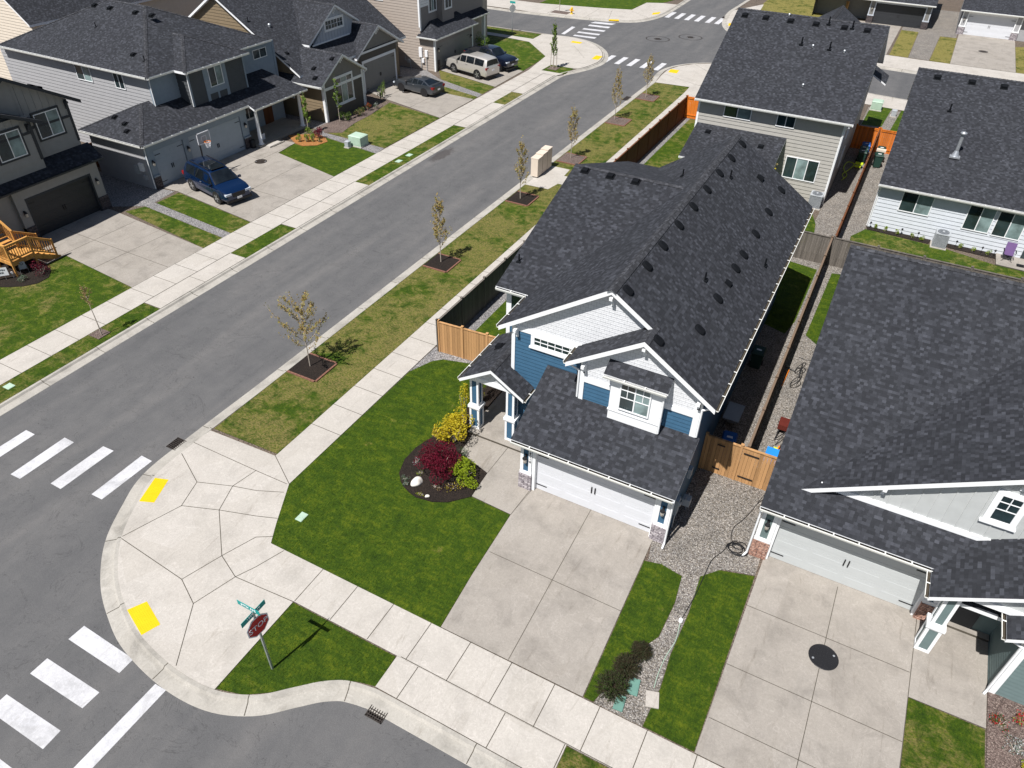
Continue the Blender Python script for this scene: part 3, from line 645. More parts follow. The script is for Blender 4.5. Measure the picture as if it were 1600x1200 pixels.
# --- left block sidewalks
slab([(-34.65, -40), (-32.85, -40), (-32.85, 79.5), (-34.65, 79.5)][:2]+[(-32.82, 69.6), (-31.5, 69.7), (-31.0, 70.6)]+[]+[(-33.5, 70.6), (-33.5, 72.9), (-30.9, 72.9)]+[p for p in offs(catmull(L_out), .62) if p[1] > 73.0 and p[0] > -40][0:]+[(-39.9, 83.9), (-39.8, 81.3), (-90, 81.3), (-90, 80.0), (-42, 80.2), (-39.6, 79.9), (-35.4, 75.5), (-34.65, 70)],
     joints=hj(-34.65, -32.85, [1.0+1.55*i for i in range(45)])+[((-32.86, 20.6), (-32.86, 26.8)), ((-32.86, 31.3), (-32.86, 38.9)), ((-32.86, 52.4), (-32.86, 59.1)), ((-32.86, 62.9), (-32.86, 69.6)), ((-35.3, 75.5), (-30, 75)), ((-34.5, 81), (-31.5, 77))])
for y0, y1 in ((20.5, 26.8), (31.25, 38.9), (52.4, 59.2), (62.85, 69.7)):
    slab([(-32.85, y0), (-31.62, y0), (-31.62, y1), (-32.85, y1)], joints=hj(-32.85, -31.62, (y0+(y1-y0)*.5,)))
# --- far blocks
flc = [p for p in FL if p[0] > -47 and p[1] < 109]
slab([(-47.6, 93.5)]+flc+[(-33.2, 108), (-35.2, 107), (-35.4, 101.8), (-39, 100.6), (-47.6, 98.6)], joints=[((-44, 93.6), (-44.5, 99)), ((-39, 94.4), (-39.3, 100)), ((-36, 95), (-37.5, 100)), ((-32, 98.6), (-35.2, 101))])
slab([(-90, 93.3), (-47.6, 93.5), (-47.6, 98.6), (-90, 98.4)])
frc = [p for p in FR if p[1] < 115 and p[0] < 45]
slab(frc+[(45, 95.9), (1, 95.9), (-6, 96.2), (-14, 98.8), (-18.5, 101.5), (-20, 106), (-21, 115)])
# --- driveways
slab([(-8.25, 11.36), (-3.13, 11.38), (-3.28, 18.7), (-8.35, 18.7), (-8.5, 16.8), (-8.4, 13.7)], 'drive', 'driveway', joints=[((-5.72, 11.38), (-5.88, 18.55)), ((-8.35, 14.85), (-3.2, 14.8))], jw=.011)
slab([(-8.5, 16.8), (-10.3, 16.9), (-10.38, 18.3), (-11.95, 18.8), (-12.15, 20.0), (-8.9, 20.0), (-8.9, 18.45), (-8.35, 18.45)], 'drive', 'driveway', joints=[((-8.5, 16.8), (-8.42, 18.4)), ((-10.38, 18.3), (-10.35, 20))], jw=.011)
slab([(-12.3, 20.0), (-8.9, 20.0), (-8.9, 21), (-10.7, 21), (-10.7, 23.7), (-12.3, 23.7)], 'drive', 'driveway', z=.12)
slab([(.42, 11.37), (5.72, 11.38), (5.78, 16.2), (5.78, 19.6), (.6, 19.6)], 'drive', 'driveway', joints=[((3.12, 11.38), (3.2, 19.4)), ((.5, 14.6), (5.75, 14.6)), ((.5, 17.1), (5.75, 17.1)), ((5.76, 11.38), (5.79, 19.4)), ((.5, 12.6), (5.75, 12.6))], jw=.011)
slab([(5.79, 16.2), (7.95, 16.24), (7.97, 19.5), (5.79, 19.5)], 'drive', 'driveway')
slab([(5.95, 19.5), (7.95, 19.5), (7.95, 21.5), (5.95, 21.5)], 'drive', 'driveway', z=.12)
slab([(-34.67, 21.25), (-34.67, 26.45), (-43.55, 27.3), (-44.4, 27.3), (-44.6, 21.6), (-43.0, 20.6), (-41, 20.6), (-41, 21.85)], 'driveb', 'driveway', joints=[((-38.3, 21.6), (-38.0, 26.8)), ((-41.2, 21.7), (-41.1, 27)), ((-44.3, 24), (-34.7, 23.8))])
slab([(-34.69, 30.5), (-34.69, 38.87), (-41.2, 40.3), (-41.45, 42.55), (-43.9, 42.5), (-43.9, 31.4), (-42.3, 31.5)], 'driveb', 'driveway', joints=[((-38.2, 31), (-38.2, 39.6)), ((-41.4, 31.4), (-41.4, 42)), ((-43.8, 34.4), (-34.7, 34.2)), ((-41.3, 38.6), (-43.8, 38.8))])
slab([(-34.76, 53.3), (-34.8, 59.1), (-45.2, 59.8), (-45.2, 54.6), (-43.2, 54.3)][:2]+[(-41.2, 59.4), (-45.2, 61.3), (-45.2, 56.4), (-42.3, 55.2)], 'driveb', 'driveway', joints=[((-38.5, 54.3), (-38.4, 59.3)), ((-42, 56), (-42, 59.9))])
slab([(-34.9, 63.35), (-35.0, 69.4), (-42.4, 70.9), (-42.4, 65.3)], 'driveb', 'driveway', joints=[((-38.6, 64.3), (-38.7, 70.2))])
slab([(3.3, 96.0), (9.6, 96.0), (9.7, 112), (3.6, 112)], 'driveb', 'driveway'); slab([(-9.2, 96.3), (-3.2, 95.9), (-.95, 96.1), (-.9, 109.7), (-4.0, 111.8), (-9.5, 112)][0:1]+[(-3.2, 96.0), (-3.0, 111.8), (-9.5, 112)], 'driveb', 'driveway')
slab([(8.0, 48.4), (14, 48.2), (14, 50), (8.0, 50.0)], 'drive', 'driveway', z=.08)
slab([(-22.08, 44.6), (-20.3, 44.68), (-20.1, 45.9), (-18.6, 45.9), (-18.6, 47.4), (-20.3, 47.4), (-20.4, 48.65), (-22.08, 48.65)], 'conc', 'sidewalk')
for k, (mb, mat) in SLABS.items(): struct(k, mb, [mat, 'joint'])
# --- gravel, mulch
patch([[(-3.1, 17.3), (-1.8, 17.25), (-1.66, 16), (-1.72, 14.5), (-2.02, 13.94), (-2.4, 12.9), (-2.75, 11.38), (-1.2, 11.38), (-1.12, 12.8), (-1.2, 14), (-1.15, 15.85), (-1.2, 17.5), (-.6, 18.2), (.5, 18.5), (.5, 43.4), (-3.2, 43.4), (-3.3, 18.3)]], 'gravel', 'gravel', 'tan and grey river gravel between the white garage house and its right neighbour')
patch([[(-16.9, 24.9), (-15.95, 24.9), (-15.95, 42.8), (-16.9, 42.8)], [(-16.98, 24.6), (-17.0, 22.4), (-16.4, 23.6), (-13, 24.4), (-13, 24.8), (-16.9, 24.8)], [(-16.5, 43.5), (-16.0, 43.5), (-15.95, 64.3), (-16.5, 64.3)]], 'gravelg', 'gravel', 'grey gravel strip at the foot of the side fence')
patch([[(-3.0, 43.6), (.3, 43.6), (.4, 51.4), (.4, 76), (-2.6, 76), (-2.7, 50)]], 'gravel', 'gravel', 'tan gravel side yard between the two rear houses')
patch([[(-34.67, 28.05), (-34.67, 28.72), (-42.3, 29.5), (-42.5, 31.4), (-44.5, 31.2), (-60, 31.2), (-60, 27.8), (-44.3, 27.6), (-42.4, 28.8)], [(-34.65, 44.0), (-34.8, 45.2), (-41, 45.5), (-42.3, 47.4), (-60, 47.4), (-60, 45.9), (-42.2, 45.9), (-41, 44.9)]], 'gravelg', 'gravel', 'grey gravel drainage strip between the left side lawns')
patch([[(-34.8, 59.9), (-34.85, 60.8), (-40.7, 62.7), (-43.4, 64.5), (-60, 64.5), (-60, 61.8), (-45, 61.5), (-41, 61.4)]], 'gravelg', 'gravel', 'grey gravel strip between the brown house and the tan corner house')
patch([[(-.9, 96.4), (1.2, 96.2), (1.6, 108.8), (3.4, 109), (3.5, 125), (-3, 125), (-2.8, 109.5), (-.8, 109.5)]], 'gravel', 'gravel', 'tan gravel between the two garages at the top right')
bedP = [(-13.52, 16.55), (-13.25, 16.25), (-12.98, 16.04), (-12.55, 15.86), (-12.19, 15.78), (-11.51, 15.88), (-10.95, 16.16), (-10.31, 16.85), (-10.38, 18.28), (-11.4, 18.6), (-11.98, 18.82), (-12.1, 20.3), (-12.3, 22.4), (-12.5, 24.3), (-13.1, 24.3), (-13.3, 22.3), (-13.1, 20.4), (-13.45, 19.2), (-13.76, 18.14), (-13.77, 17.3)]
patch([bedP], 'mulch', 'mulch', 'dark mulch bed beside the front walk', .05)
patch([[(.4, 50.1), (.5, 49.55), (4.2, 49.35), (4.3, 50)], [(5.3, 50), (5.3, 49.4), (8, 49.3), (8, 50)]], 'mulch', 'mulch', 'narrow dark mulch bed along the pale rear wall', .03)
patch([[(7.98, 17.6), (7.97, 12.6), (8.6, 11.4), (16, 11.4), (16, 17.6)]], 'mulchp', 'mulch', 'pale bark flower bed at the lower right corner', .03)
patch([[(-41.45, 42.5), (-40.5, 42.3), (-39.6, 43.0), (-39.4, 44.0), (-40.2, 44.7), (-41.3, 44.9), (-43, 43.5)]], 'mulcho', 'mulch', 'bright orange bark bed beside the grey house porch', .05)
patch([[(-42.2, 46.0), (-40.8, 45.6), (-39.7, 46.2), (-40.2, 48.5), (-40.3, 51), (-40.8, 53.4), (-42.3, 54.6), (-44.5, 55.5), (-44.5, 52.6), (-42.3, 52.4)]], 'mulchp', 'mulch', 'brown bark bed under the gabled front window', .03)
patch([[(-44.4, 20.6), (-41.0, 20.55), (-40.15, 20.3), (-39.55, 19.7), (-39.5, 19.0), (-39.9, 18.4), (-40.6, 17.9), (-41.4, 17.5), (-47, 16.4), (-47, 20.5)]], 'mulch', 'mulch', 'dark mulch bed under the wooden steps', .04)
# --- lawns
L1 = [(-17.02, 13.93), (-16.05, 12.1), (-15.6, 11.35), (-8.27, 11.35), (-8.42, 13.7), (-8.52, 16.78), (-10.3, 16.87), (-10.95, 16.18), (-11.51, 15.9), (-12.19, 15.8), (-12.55, 15.88), (-12.98, 16.06), (-13.25, 16.27), (-13.54, 16.56), (-13.79, 17.3), (-13.78, 18.14), (-13.47, 19.2), (-13.12, 20.4), (-13.32, 22.3), (-13.0, 24.3), (-14.8, 24.35), (-16.1, 24.0), (-16.5, 23.6), (-16.98, 22.4)]
lawn([L1], 'lawn', 'lush mown front lawn curving round the mulch bed', 260)
lawn([[(-13.18, 9.76), (-8.95, 9.76), (-8.92, 8.64), (-9.5, 8.5), (-10.2, 8.18), (-10.9, 7.6), (-11.6, 6.97), (-12.3, 6.5), (-13.18, 6.25)]], 'lawn', 'small triangle of grass round the near stop sign', 260)
lawn([[(-22.08, 14.93), (-18.62, 15.05), (-18.62, 45.9), (-20.1, 45.9), (-20.3, 44.66), (-22.08, 44.6)], [(-22.08, 48.67), (-20.4, 48.67), (-20.3, 47.42), (-18.62, 47.42), (-18.62, 70.95), (-18.72, 73.05), (-22.08, 72.75)]], 'lawnd', 'long patchy roadside verge planted with young trees', 45, True)
lawn([[(-3.1, 11.4), (-2.77, 11.4), (-2.42, 12.9), (-2.04, 13.92), (-1.74, 14.5), (-1.68, 16), (-1.8, 17.2), (-2.6, 17.35), (-3.22, 17.2)]], 'lawn', 'grass strip right of the main driveway', 260)
lawn([[(.4, 11.4), (-1.18, 11.4), (-1.1, 12.8), (-1.18, 14), (-1.13, 15.85), (-1.22, 17.5), (-.7, 18.1), (.5, 18.45)]], 'lawn', 'grass strip left of the neighbouring driveway', 260)
lawn([[(-2.93, 8.64), (.48, 8.64), (.48, 9.78), (-2.93, 9.78)]], 'lawnm', 'short verge between the two driveway aprons at the bottom', 200)
lawn([[(5.76, 11.4), (8.6, 11.4), (7.96, 12.6), (7.93, 16.2), (5.8, 16.18)]], 'lawnm', 'lawn right of the neighbouring driveway', 260)
lawn([[(-3.4, 35.2), (-1.75, 34.6), (-1.5, 36), (-1.45, 42.4), (-3.4, 42.7)], [(-.75, 35), (.3, 34.0), (.3, 42.6), (-.6, 42.4)], [(-15.95, 25), (-12.3, 25), (-12.3, 42.9), (-15.95, 42.9)]], 'lawn', 'back garden grass beside the main house', 60)
lawn([[(-15.95, 43.7), (-3.3, 43.6), (-2.4, 46.8), (-2.6, 48.6), (-3.6, 51.8), (-12.4, 51.8), (-12.5, 64.2), (-15.95, 64.2)]], 'lawnm', 'back garden grass behind the two storey house', 30)
lawn([[(-.1, 43.7), (14, 43.7), (14, 48.2), (8.0, 48.4), (5, 49.2), (.4, 49.5), (-.3, 48)]], 'lawnm', 'grass in the back garden of the pale rear house', 60)
lawn([[(-41.0, 20.55), (-41, 21.84), (-34.68, 21.23), (-34.68, -10), (-60, -10), (-60, 16.4), (-47, 16.4), (-41.4, 17.5), (-40.6, 17.9), (-39.9, 18.4), (-39.5, 19.0), (-39.55, 19.7), (-40.15, 20.3)]], 'lawnm', 'yellowing front lawn left of the first driveway', 40, True)
lawn([[(-34.69, 26.5), (-34.69, 28.0), (-42.3, 28.75), (-42.8, 27.6)]], 'lawnm', 'grass strip right of the leftmost driveway', 60)
lawn([[(-34.69, 28.75), (-34.69, 30.45), (-42.1, 31.4), (-42.1, 29.5)]], 'lawnm', 'grass strip below the blue car', 60)
lawn([[(-34.71, 38.92), (-34.66, 43.95), (-40.9, 44.8), (-39.5, 44.2), (-39.6, 43.0), (-40.5, 42.3), (-41.4, 42.4), (-41.15, 40.35)]], 'lawn', 'dark green front lawn beside the grey house driveway', 60)
lawn([[(-34.8, 45.25), (-34.78, 53.25), (-40.8, 54.4), (-40.3, 51), (-40.2, 48.5), (-39.7, 46.2), (-40.7, 45.6)]], 'lawnd', 'patchy front lawn of the brown gabled house', 40, True)
lawn([[(-34.82, 59.15), (-34.82, 59.88), (-40.7, 61.3), (-41.2, 59.5)], [(-34.88, 60.85), (-34.9, 63.3), (-42.4, 65.2), (-40.6, 62.75)]], 'lawnd', 'narrow patchy grass between the coupe and the large beige car', 30, True)
lawn([[(-35.02, 69.45), (-35.3, 75.45), (-39.5, 79.8), (-42, 80.1), (-60, 79.9), (-60, 75.5), (-44.7, 75.5), (-44.7, 72.4), (-42.4, 71)]], 'lawnm', 'corner lawn of the tan house', 20)
lawn([[(-32.83, -10), (-31.62, -10), (-31.62, 20.45), (-32.83, 20.45)]], 'lawnm', 'roadside verge left of the leftmost driveway apron', 80)
lawn([[(-32.83, 26.85), (-31.62, 26.85), (-31.62, 31.2), (-32.83, 31.2)]], 'lawnm', 'small roadside verge below the blue car', 60)
lawn([[(-32.83, 38.95), (-31.62, 38.95), (-31.62, 52.35), (-32.83, 52.35)]], 'lawnm', 'roadside verge in front of the brown house', 50)
lawn([[(-32.83, 59.25), (-31.62, 59.25), (-31.62, 62.8), (-32.83, 62.8)]], 'lawnd', 'worn roadside verge past the coupe', 30, True)
lawn([[(-32.8, 69.75), (-31.5, 69.8), (-31.0, 71), (-30.9, 72.85), (-33.45, 72.85), (-33.45, 70.6)]], 'lawnm', 'wedge of grass round the tree at the corner', 20)
lawn([[(-90, 81.35), (-39.85, 81.35), (-39.9, 83.7), (-90, 83.4)], [(-47.5, 94.0), (-39.4, 94.2), (-39.7, 96.4), (-46.9, 96.0)]], 'lawnm', 'verges along the cross street at the top left')
lawn([[(-47.55, 98.75), (-39, 100.7), (-37.7, 98.95), (-35.5, 101.9), (-35.25, 107.1), (-33.3, 108.1), (-31.9, 113), (-31.9, 200), (-47.5, 200)]], 'lawn', 'green park lawn beyond the cross street')
lawn([[(-21.2, 115.2), (-20.1, 106.2), (-18.6, 101.7), (-14, 99.0), (-9.6, 97), (-9.6, 130), (-21.2, 130)], [(-2.9, 96.3), (-.95, 96.3), (-.85, 109.6), (-2.8, 109.6)], [(1.25, 96.2), (3.28, 96.1), (3.5, 108.8), (1.65, 108.7)], [(9.65, 96.1), (16, 96), (16, 112), (9.7, 108)], [(-.95, 91.1), (5, 90.9), (5, 93.2), (-.93, 93.4)]], 'lawny', 'straw yellow front grass beyond the far street')
lawn([[(-2.55, 70.6), (-.95, 70.9), (-.6, 77.2), (-2.4, 77.3)], [(-.2, 70.2), (.9, 70.2), (.9, 76.9), (.2, 77)]], 'lawn', 'front grass strips seen between the rear houses')
# --- street markings, kerb grates, manholes
def mark(polys, mat='paint', z=ZR+.006, k=1.0056):
    mb = MB()
    for P in polys: mb.poly([(x*k, y*k, z) for x, y in P])
    return mb
pm = MB(); PM = [[(-29.01, 10.98), (-28.44, 10.98), (-28.43, 8.6), (-29.03, 8.6)], [(-27.17, 11.46), (-26.57, 11.45), (-26.58, 9.02), (-27.14, 9.0)], [(-25.3, 11.88), (-24.69, 11.9), (-24.69, 9.43), (-25.3, 9.44)], [(-23.45, 12.26), (-22.82, 12.24), (-22.82, 9.83), (-23.4, 9.82)], [(-31, 10.4), (-30.35, 10.4), (-30.35, 8.1), (-31, 8.1)],
  [(-18.61, 5.79), (-18.63, 5.22), (-16.21, 5.19), (-16.21, 5.73)], [(-18.62, 4.46), (-18.62, 3.87), (-16.23, 3.89), (-16.21, 4.47)], [(-18.62, 3.1), (-18.62, 2.53), (-16.17, 2.55), (-16.2, 3.14)], [(-18.62, 1.8), (-18.62, 1.2), (-16.2, 1.2), (-16.2, 1.8)], [(-14.94, 5.47), (-14.49, 5.48), (-14.47, 1.2), (-14.95, 1.2)],
  [(-36.97, 93.03), (-34.34, 93.42), (-34.6, 92.48), (-37.22, 92.08)], [(-36.98, 91.27), (-34.32, 91.52), (-34.3, 90.7), (-36.9, 90.5)], [(-36.86, 89.26), (-34.14, 89.51), (-34.1, 88.8), (-36.8, 88.5)], [(-36.73, 87.42), (-34.03, 87.6), (-34.0, 86.9), (-36.7, 86.7)], [(-36.5, 85.7), (-33.8, 85.9), (-33.8, 85.2), (-36.5, 85.1)], [(-38.04, 85.2), (-38.43, 89.2), (-37.95, 89.1), (-37.59, 85.2)]]
for x in (-29.2, -27.8, -26.45, -25.0, -23.5): PM.append([(x-.25, 79.75), (x+.3, 79.75), (x+.3, 76.85), (x-.25, 76.85)])
for x in (-30.1, -28.8, -27.5, -26.2, -24.8, -23.6): PM.append([(x-.3, 103.6), (x+.3, 103.6), (x+.35, 100.1), (x-.25, 100.1)])
struct('crosswalk_marking', mark(PM), ['paint'])
tp = MB()
for P in ([(-21.93, 11.62), (-21.38, 11.81), (-20.91, 10.68), (-21.47, 10.45)], [(-17.86, 6.87), (-17.55, 7.42), (-16.45, 7.01), (-16.67, 6.44)]):
    o_ = MB(); o_.prism(P, .0, .028)
    c = Vector((sum(p[0] for p in P)/4, sum(p[1] for p in P)/4)); a = (Vector(P[1])-Vector(P[0])); b = (Vector(P[3])-Vector(P[0]))
    for i in range(1, 9):
        for j in range(1, 17):
            q = Vector(P[0])+a*(i/9)+b*(j/17); o_.lathe(q.x, q.y, [(.012, .026), (.011, .034)], 6)
    tag(o_.build('tactile_pad', ['yellow']), 'yellow tactile pad at the %s kerb ramp beside the %s crosswalk' % (('upper', 'longer') if P[0][1] > 9 else ('lower', 'wider striped')), 'tactile pad', 'yellow tactile pads at the kerb ramps')
for P, w_ in (([(-35.5, 82.9), (-34.3, 82.9), (-34.3, 82.2), (-35.5, 82.2)], 'left of the far junction'), ([(-30.85, 78.7), (-30.1, 78.7), (-30.0, 77.2), (-30.75, 77.2)], 'at the tip of the rounded far corner'), ([(-35.9, 95.1), (-34.8, 95.6), (-34.6, 94.9), (-35.8, 94.5)], 'on the far side of the cross street'), ([(-32.4, 101.5), (-31.7, 102.6), (-31.5, 101.4), (-32.1, 100.4)], 'beside the farthest crosswalk on its left'), ([(-22.2, 78), (-21.3, 78), (-21.2, 76.8), (-22.1, 76.8)], 'at the corner by the orange fence'), ([(-22.3, 101.3), (-21.7, 101.5), (-21.4, 100.2), (-22.0, 99.9)], 'beside the farthest crosswalk on its right')):
    o_ = MB(); o_.prism(P, 0, .03); tag(o_.build('tactile_pad', ['yellow']), 'small yellow tactile pad '+w_, 'tactile pad', 'yellow tactile pads at the kerb ramps')
def grate(x0, x1, y0, y1, label):
    mb = MB(); z = ZR+.02; mb.box(x0, x1, y0, y1, z-.05, z-.02, 1); f_ = .03
    for a in ((x0, x1, y0, y0+f_), (x0, x1, y1-f_, y1), (x0, x0+f_, y0, y1), (x1-f_, x1, y0, y1)): mb.box(*a, z-.02, z+.008, 0)
    nx = int((x1-x0)/.085); ny = int((y1-y0)/.085)
    for i in range(1, nx): mb.box(x0+(x1-x0)*i/nx-.015, x0+(x1-x0)*i/nx+.015, y0+f_, y1-f_, z-.02, z+.005, 0)
    for i in range(1, ny): mb.box(x0+f_, x1-f_, y0+(y1-y0)*i/ny-.015, y0+(y1-y0)*i/ny+.015, z-.019, z+.003, 0)
    tag(mb.build('storm_drain', ['iron', 'black']), label, 'drain grate', 'storm drains in the gutters')
grate(-23.12, -22.55, 13.2, 13.85, 'rusty storm drain grate in the gutter at the end of the long verge')
grate(-8.72, -8.12, 7.78, 8.3, 'storm drain grate at the bottom kerb below the small grass triangle')
grate(-23.1, -22.5, 66.4, 67.6, 'dark storm drain far up the right kerb near the last verge tree'); grate(-39.3, -38.2, 84.3, 84.9, 'dark storm drain by the stop line of the cross street')
grate(-31.6, -30.7, 106.2, 107.2, 'storm drain left of the farthest crosswalk'); grate(-24.0, -23.1, 104.2, 105.2, 'storm drain right of the farthest crosswalk')
def manhole(x, y, r, z, label, mat='iron'):
    mb = MB(); n = 28; mb.lathe(x, y, [(r, z), (r, z+.012), (r*.93, z+.016), (r*.9, z+.01)], n)
    for i in range(-4, 5):
        c = i*r*.2; h = math.sqrt(max(0, (r*.86)**2-c*c)); mb.box(x+c-.012, x+c+.012, y-h, y+h, z+.008, z+.016)
    for a in (.6, 3.7): mb.lathe(x+r*.75*math.cos(a), y+r*.75*math.sin(a), [(.04, z+.014), (.035, z+.02)], 8, 1)
    tag(mb.build('manhole_cover', [mat, 'steel']), label, 'manhole cover', 'round covers set in concrete and asphalt')
manhole(3.22, 16.33, .47, ZC, 'large black round cover in the lower right driveway', 'black')
manhole(-41.12, 38.33, .45, ZC, 'dark round cover in the driveway right of the blue car'); manhole(-41.2, 57.7, .42, ZC, 'dark round cover on the driveway just below the coupe')
manhole(6.4, 103.6, .5, ZC, 'round cover in the driveway of the white garage at the top right'); manhole(-27.6, 89.6, .45, ZR, 'manhole in the middle of the far junction, left one'); manhole(-24.5, 92.4, .45, ZR, 'manhole in the far junction, right one')
rings = MB()
for cx, cy in ((-27.6, 89.6), (-24.5, 92.4)):
    n = 32
    for r0, r1 in ((1.3, 1.42),):
        vs = [(cx+r*math.cos(6.283*i/n), cy+r*.9*math.sin(6.283*i/n), ZR+.005) for r in (r0, r1) for i in range(n)]; rings.add(vs, [(i, (i+1) % n, n+(i+1) % n, n+i) for i in range(n)])
struct('asphalt_patch_seam', rings, ['iron'])
def lid(x, y, lx, ly, mat, label, z=.02, name='valve_box', rz=0.):
    mb = MB(); mb.box(-lx/2, lx/2, -ly/2, ly/2, -.03, .012, 0); mb.box(-lx/2+.03, lx/2-.03, -ly/2+.03, ly/2-.03, .0, .02, 0); mb.xf(Matrix.Translation((x, y, z)) @ Matrix.Rotation(rz, 4, 'Z'))
    return tag(mb.build(name, [mat]), label, 'utility lid', 'utility lids set in the grass')
lid(-15.45, 12.85, .3, .42, 'utilg', 'pale green lid in the left corner of the front lawn'); lid(-32.4, 12.5, .42, .35, 'utilg', 'pale blue green lid near the left edge, higher of the pair'); lid(-32.3, 11.5, .42, .35, 'utilg', 'pale green lid at the left frame edge, lower of the pair')
lid(-32.3, 43.6, .4, .5, 'utilg', 'pale lid in the verge before the brown house, nearer one'); lid(-32.3, 45.0, .4, .5, 'utilg', 'pale lid in the verge before the brown house, farther one')
lid(-1.86, 12.42, .34, .56, 'utilt', 'teal lid in the gravel beside the spiky bushes', .06, rz=.15); lid(-2.05, 11.72, .3, .5, 'utilt', 'teal lid at the pavement edge half under the lowest bush', .06, rz=.1)
lid(-1.2, 12.3, .4, .52, 'conc', 'pale concrete lid on the grass edge right of the teal lid', .06, rz=.3)
# ================================================================ houses
def roof_obj(root, mb, name='roof'): return mb.build(name, ['shingle', 'white', 'soffit', 'shcap'], root)
def corbel(mb0, f, u, z, mi=0):
    mb = MB(); mb0.extra = getattr(mb0, 'extra', [])+[mb]
    fbox(mb, f, u-.05, u+.05, z-.38, z, 0, .06, mi); fbox(mb, f, u-.06, u+.06, z-.02, z+.1, 0, .34, mi); fbox(mb, f, u-.035, u+.035, z-.22, z-.02, .05, .2, mi)
def trimbox(mb, f, u0, u1, z0, z1, d=.04, mi=0): fbox(mb, f, u0, u1, z0, z1, 0, d, mi)
def prism_y(mb, poly, y0, y1, mi=0):      # polygon in (x,z) extruded along y
    n = len(poly); vs = [(x, y0, z) for x, z in poly]+[(x, y1, z) for x, z in poly]
    mb.add(vs, [list(range(n)), list(range(n, 2*n))]+[(i, (i+1) % n, n+(i+1) % n, n+i) for i in range(n)], mi)
def prism_x(mb, poly, x0, x1, mi=0):
    n = len(poly); vs = [(x0, y, z) for y, z in poly]+[(x1, y, z) for y, z in poly]
    mb.add(vs, [list(range(n)), list(range(n, 2*n))]+[(i, (i+1) % n, n+(i+1) % n, n+i) for i in range(n)], mi)
FS = lambda y: faces('y', y, -1)     # looks towards the camera side
FE = lambda x: faces('x', x, 1)      # looks right (+x)
FW = lambda x: faces('x', x, -1)
def meter(parent, x, y, z, kind='meter'):
    mb = MB()
    if kind == 'meter':
        mb.box(x, x+.14, y-.16, y+.16, z, z+.75, 0); mb.tube((x+.07, y, z), (x+.07, y, .05), .03, 6, 1); mb.tube((x+.14, y, z+.5), (x+.2, y, z+.5), .09, 12, 1)
    elif kind == 'gas':
        mb.box(x+.1, x+.4, y-.15, y+.15, .55, .9, 0); mb.path([(x, y-.3, 1.0), (x+.22, y-.3, 1.0), (x+.22, y-.1, 1.0), (x+.22, y-.1, .85)], .022, 6, 1); mb.path([(x+.25, y+.1, .9), (x+.25, y+.25, .9), (x+.25, y+.25, 0)], .025, 6, 1)
    else:
        mb.box(x, x+.12, y-.14, y+.14, z, z+.45, 0)
    mb.build({'meter': 'electric_meter', 'gas': 'gas_meter'}.get(kind, 'utility_box'), ['acgrey', 'steel'], parent)

# ---------------- main house
H = empty('house', (-7, 28, 0), 'blue two storey house with white shake gables and white garage door, centre of the photo', 'house')
w_ = MB()
w_.box(-10.72, -2.93, 20.98, 37.6, 0, 5.45, 0); w_.box(-7.42, -2.93, 20.18, 21.2, 2.6, 5.45, 0); w_.box(-8.87, -2.9, 18.66, 21.2, 0, 2.62, 0); w_.box(-12.37, -10.5, 23.63, 38.4, 0, 5.45, 0)
prism_y(w_, [(-10.72, 5.4), (-2.93, 5.4), (-2.93, 5.75), (-6.8, 8.3), (-10.72, 5.75)], 20.98, 37.6, 2); prism_y(w_, [(-7.42, 5.4), (-2.93, 5.4), (-2.93, 5.75), (-5.17, 7.25), (-7.42, 5.75)], 20.18, 21.3, 2)
prism_x(w_, [(18.66, 2.5), (20.98, 2.5), (20.98, 4.0), (18.66, 2.95)], -8.87, -2.9, 0); prism_x(w_, [(23.63, 5.4), (38.4, 5.4), (38.4, 5.6), (31, 7.95), (23.63, 5.6)], -12.37, -8, 0)
f1 = FS(20.98); siding(w_, f1, rect(-10.72, -7.3, 2.6, 5.47), 0, .17); siding(w_, f1, rect(-10.72, -8.87, 0.12, 2.9), 0, .17)
siding(w_, f1, [(-10.72, 5.68), (-2.93, 5.68), (-2.93, 5.75), (-6.8, 8.32), (-10.72, 5.75)], 2, .16, .015)
f2 = FS(20.18); siding(w_, f2, rect(-7.42, -2.93, 3.3, 4.72), 0, .17); siding(w_, f2, [(-7.42, 4.94), (-2.93, 4.94), (-2.93, 5.75), (-5.17, 7.28), (-7.42, 5.75)], 2, .16, .015)
fr = FE(-2.93); siding(w_, fr, rect(20.18, 37.6, 0, 5.5), 0, .17); siding(w_, FE(-2.9), [(18.66, 0), (20.3, 0), (20.3, 3.6), (18.66, 2.95)], 0, .17)
siding(w_, FS(23.63), rect(-12.37, -10.72, .1, 5.45), 0, .17); siding(w_, FW(-12.37), [(23.63, 0), (38.4, 0), (38.4, 5.55), (31, 7.95), (23.63, 5.55)], 0, .17)
siding(w_, FW(-10.72), rect(20.98, 23.63, 0.1, 5.45), 0, .17)
w_.build('wall', ['blue', 'white', 'shake'], H)
t = MB()
trimbox(t, f1, -10.74, -7.4, 5.47, 5.70, .05); trimbox(t, f1, -10.74, -10.6, 2.6, 5.47, .05); fbox(t, FW(-10.72), 20.96, 21.1, 2.6, 5.7, 0, .045)
trimbox(t, f2, -7.44, -2.91, 4.72, 4.95, .05); trimbox(t, f2, -7.46, -7.28, 3.6, 5.8, .06); trimbox(t, f2, -3.12, -2.9, 3.6, 5.75, .06); fbox(t, FW(-7.42), 20.18, 20.3, 3.6, 5.8, 0, .05); fbox(t, FE(-2.93), 20.14, 20.3, 3.6, 5.75, 0, .05)
trimbox(t, FS(23.63), -12.4, -12.22, 0, 5.5, .05); fbox(t, FW(-12.37), 23.6, 23.75, 0, 5.5, 0, .04)
for u, z in ((-6.8, 8.12), (-10.5, 5.55)): corbel(t, f1, u, z)
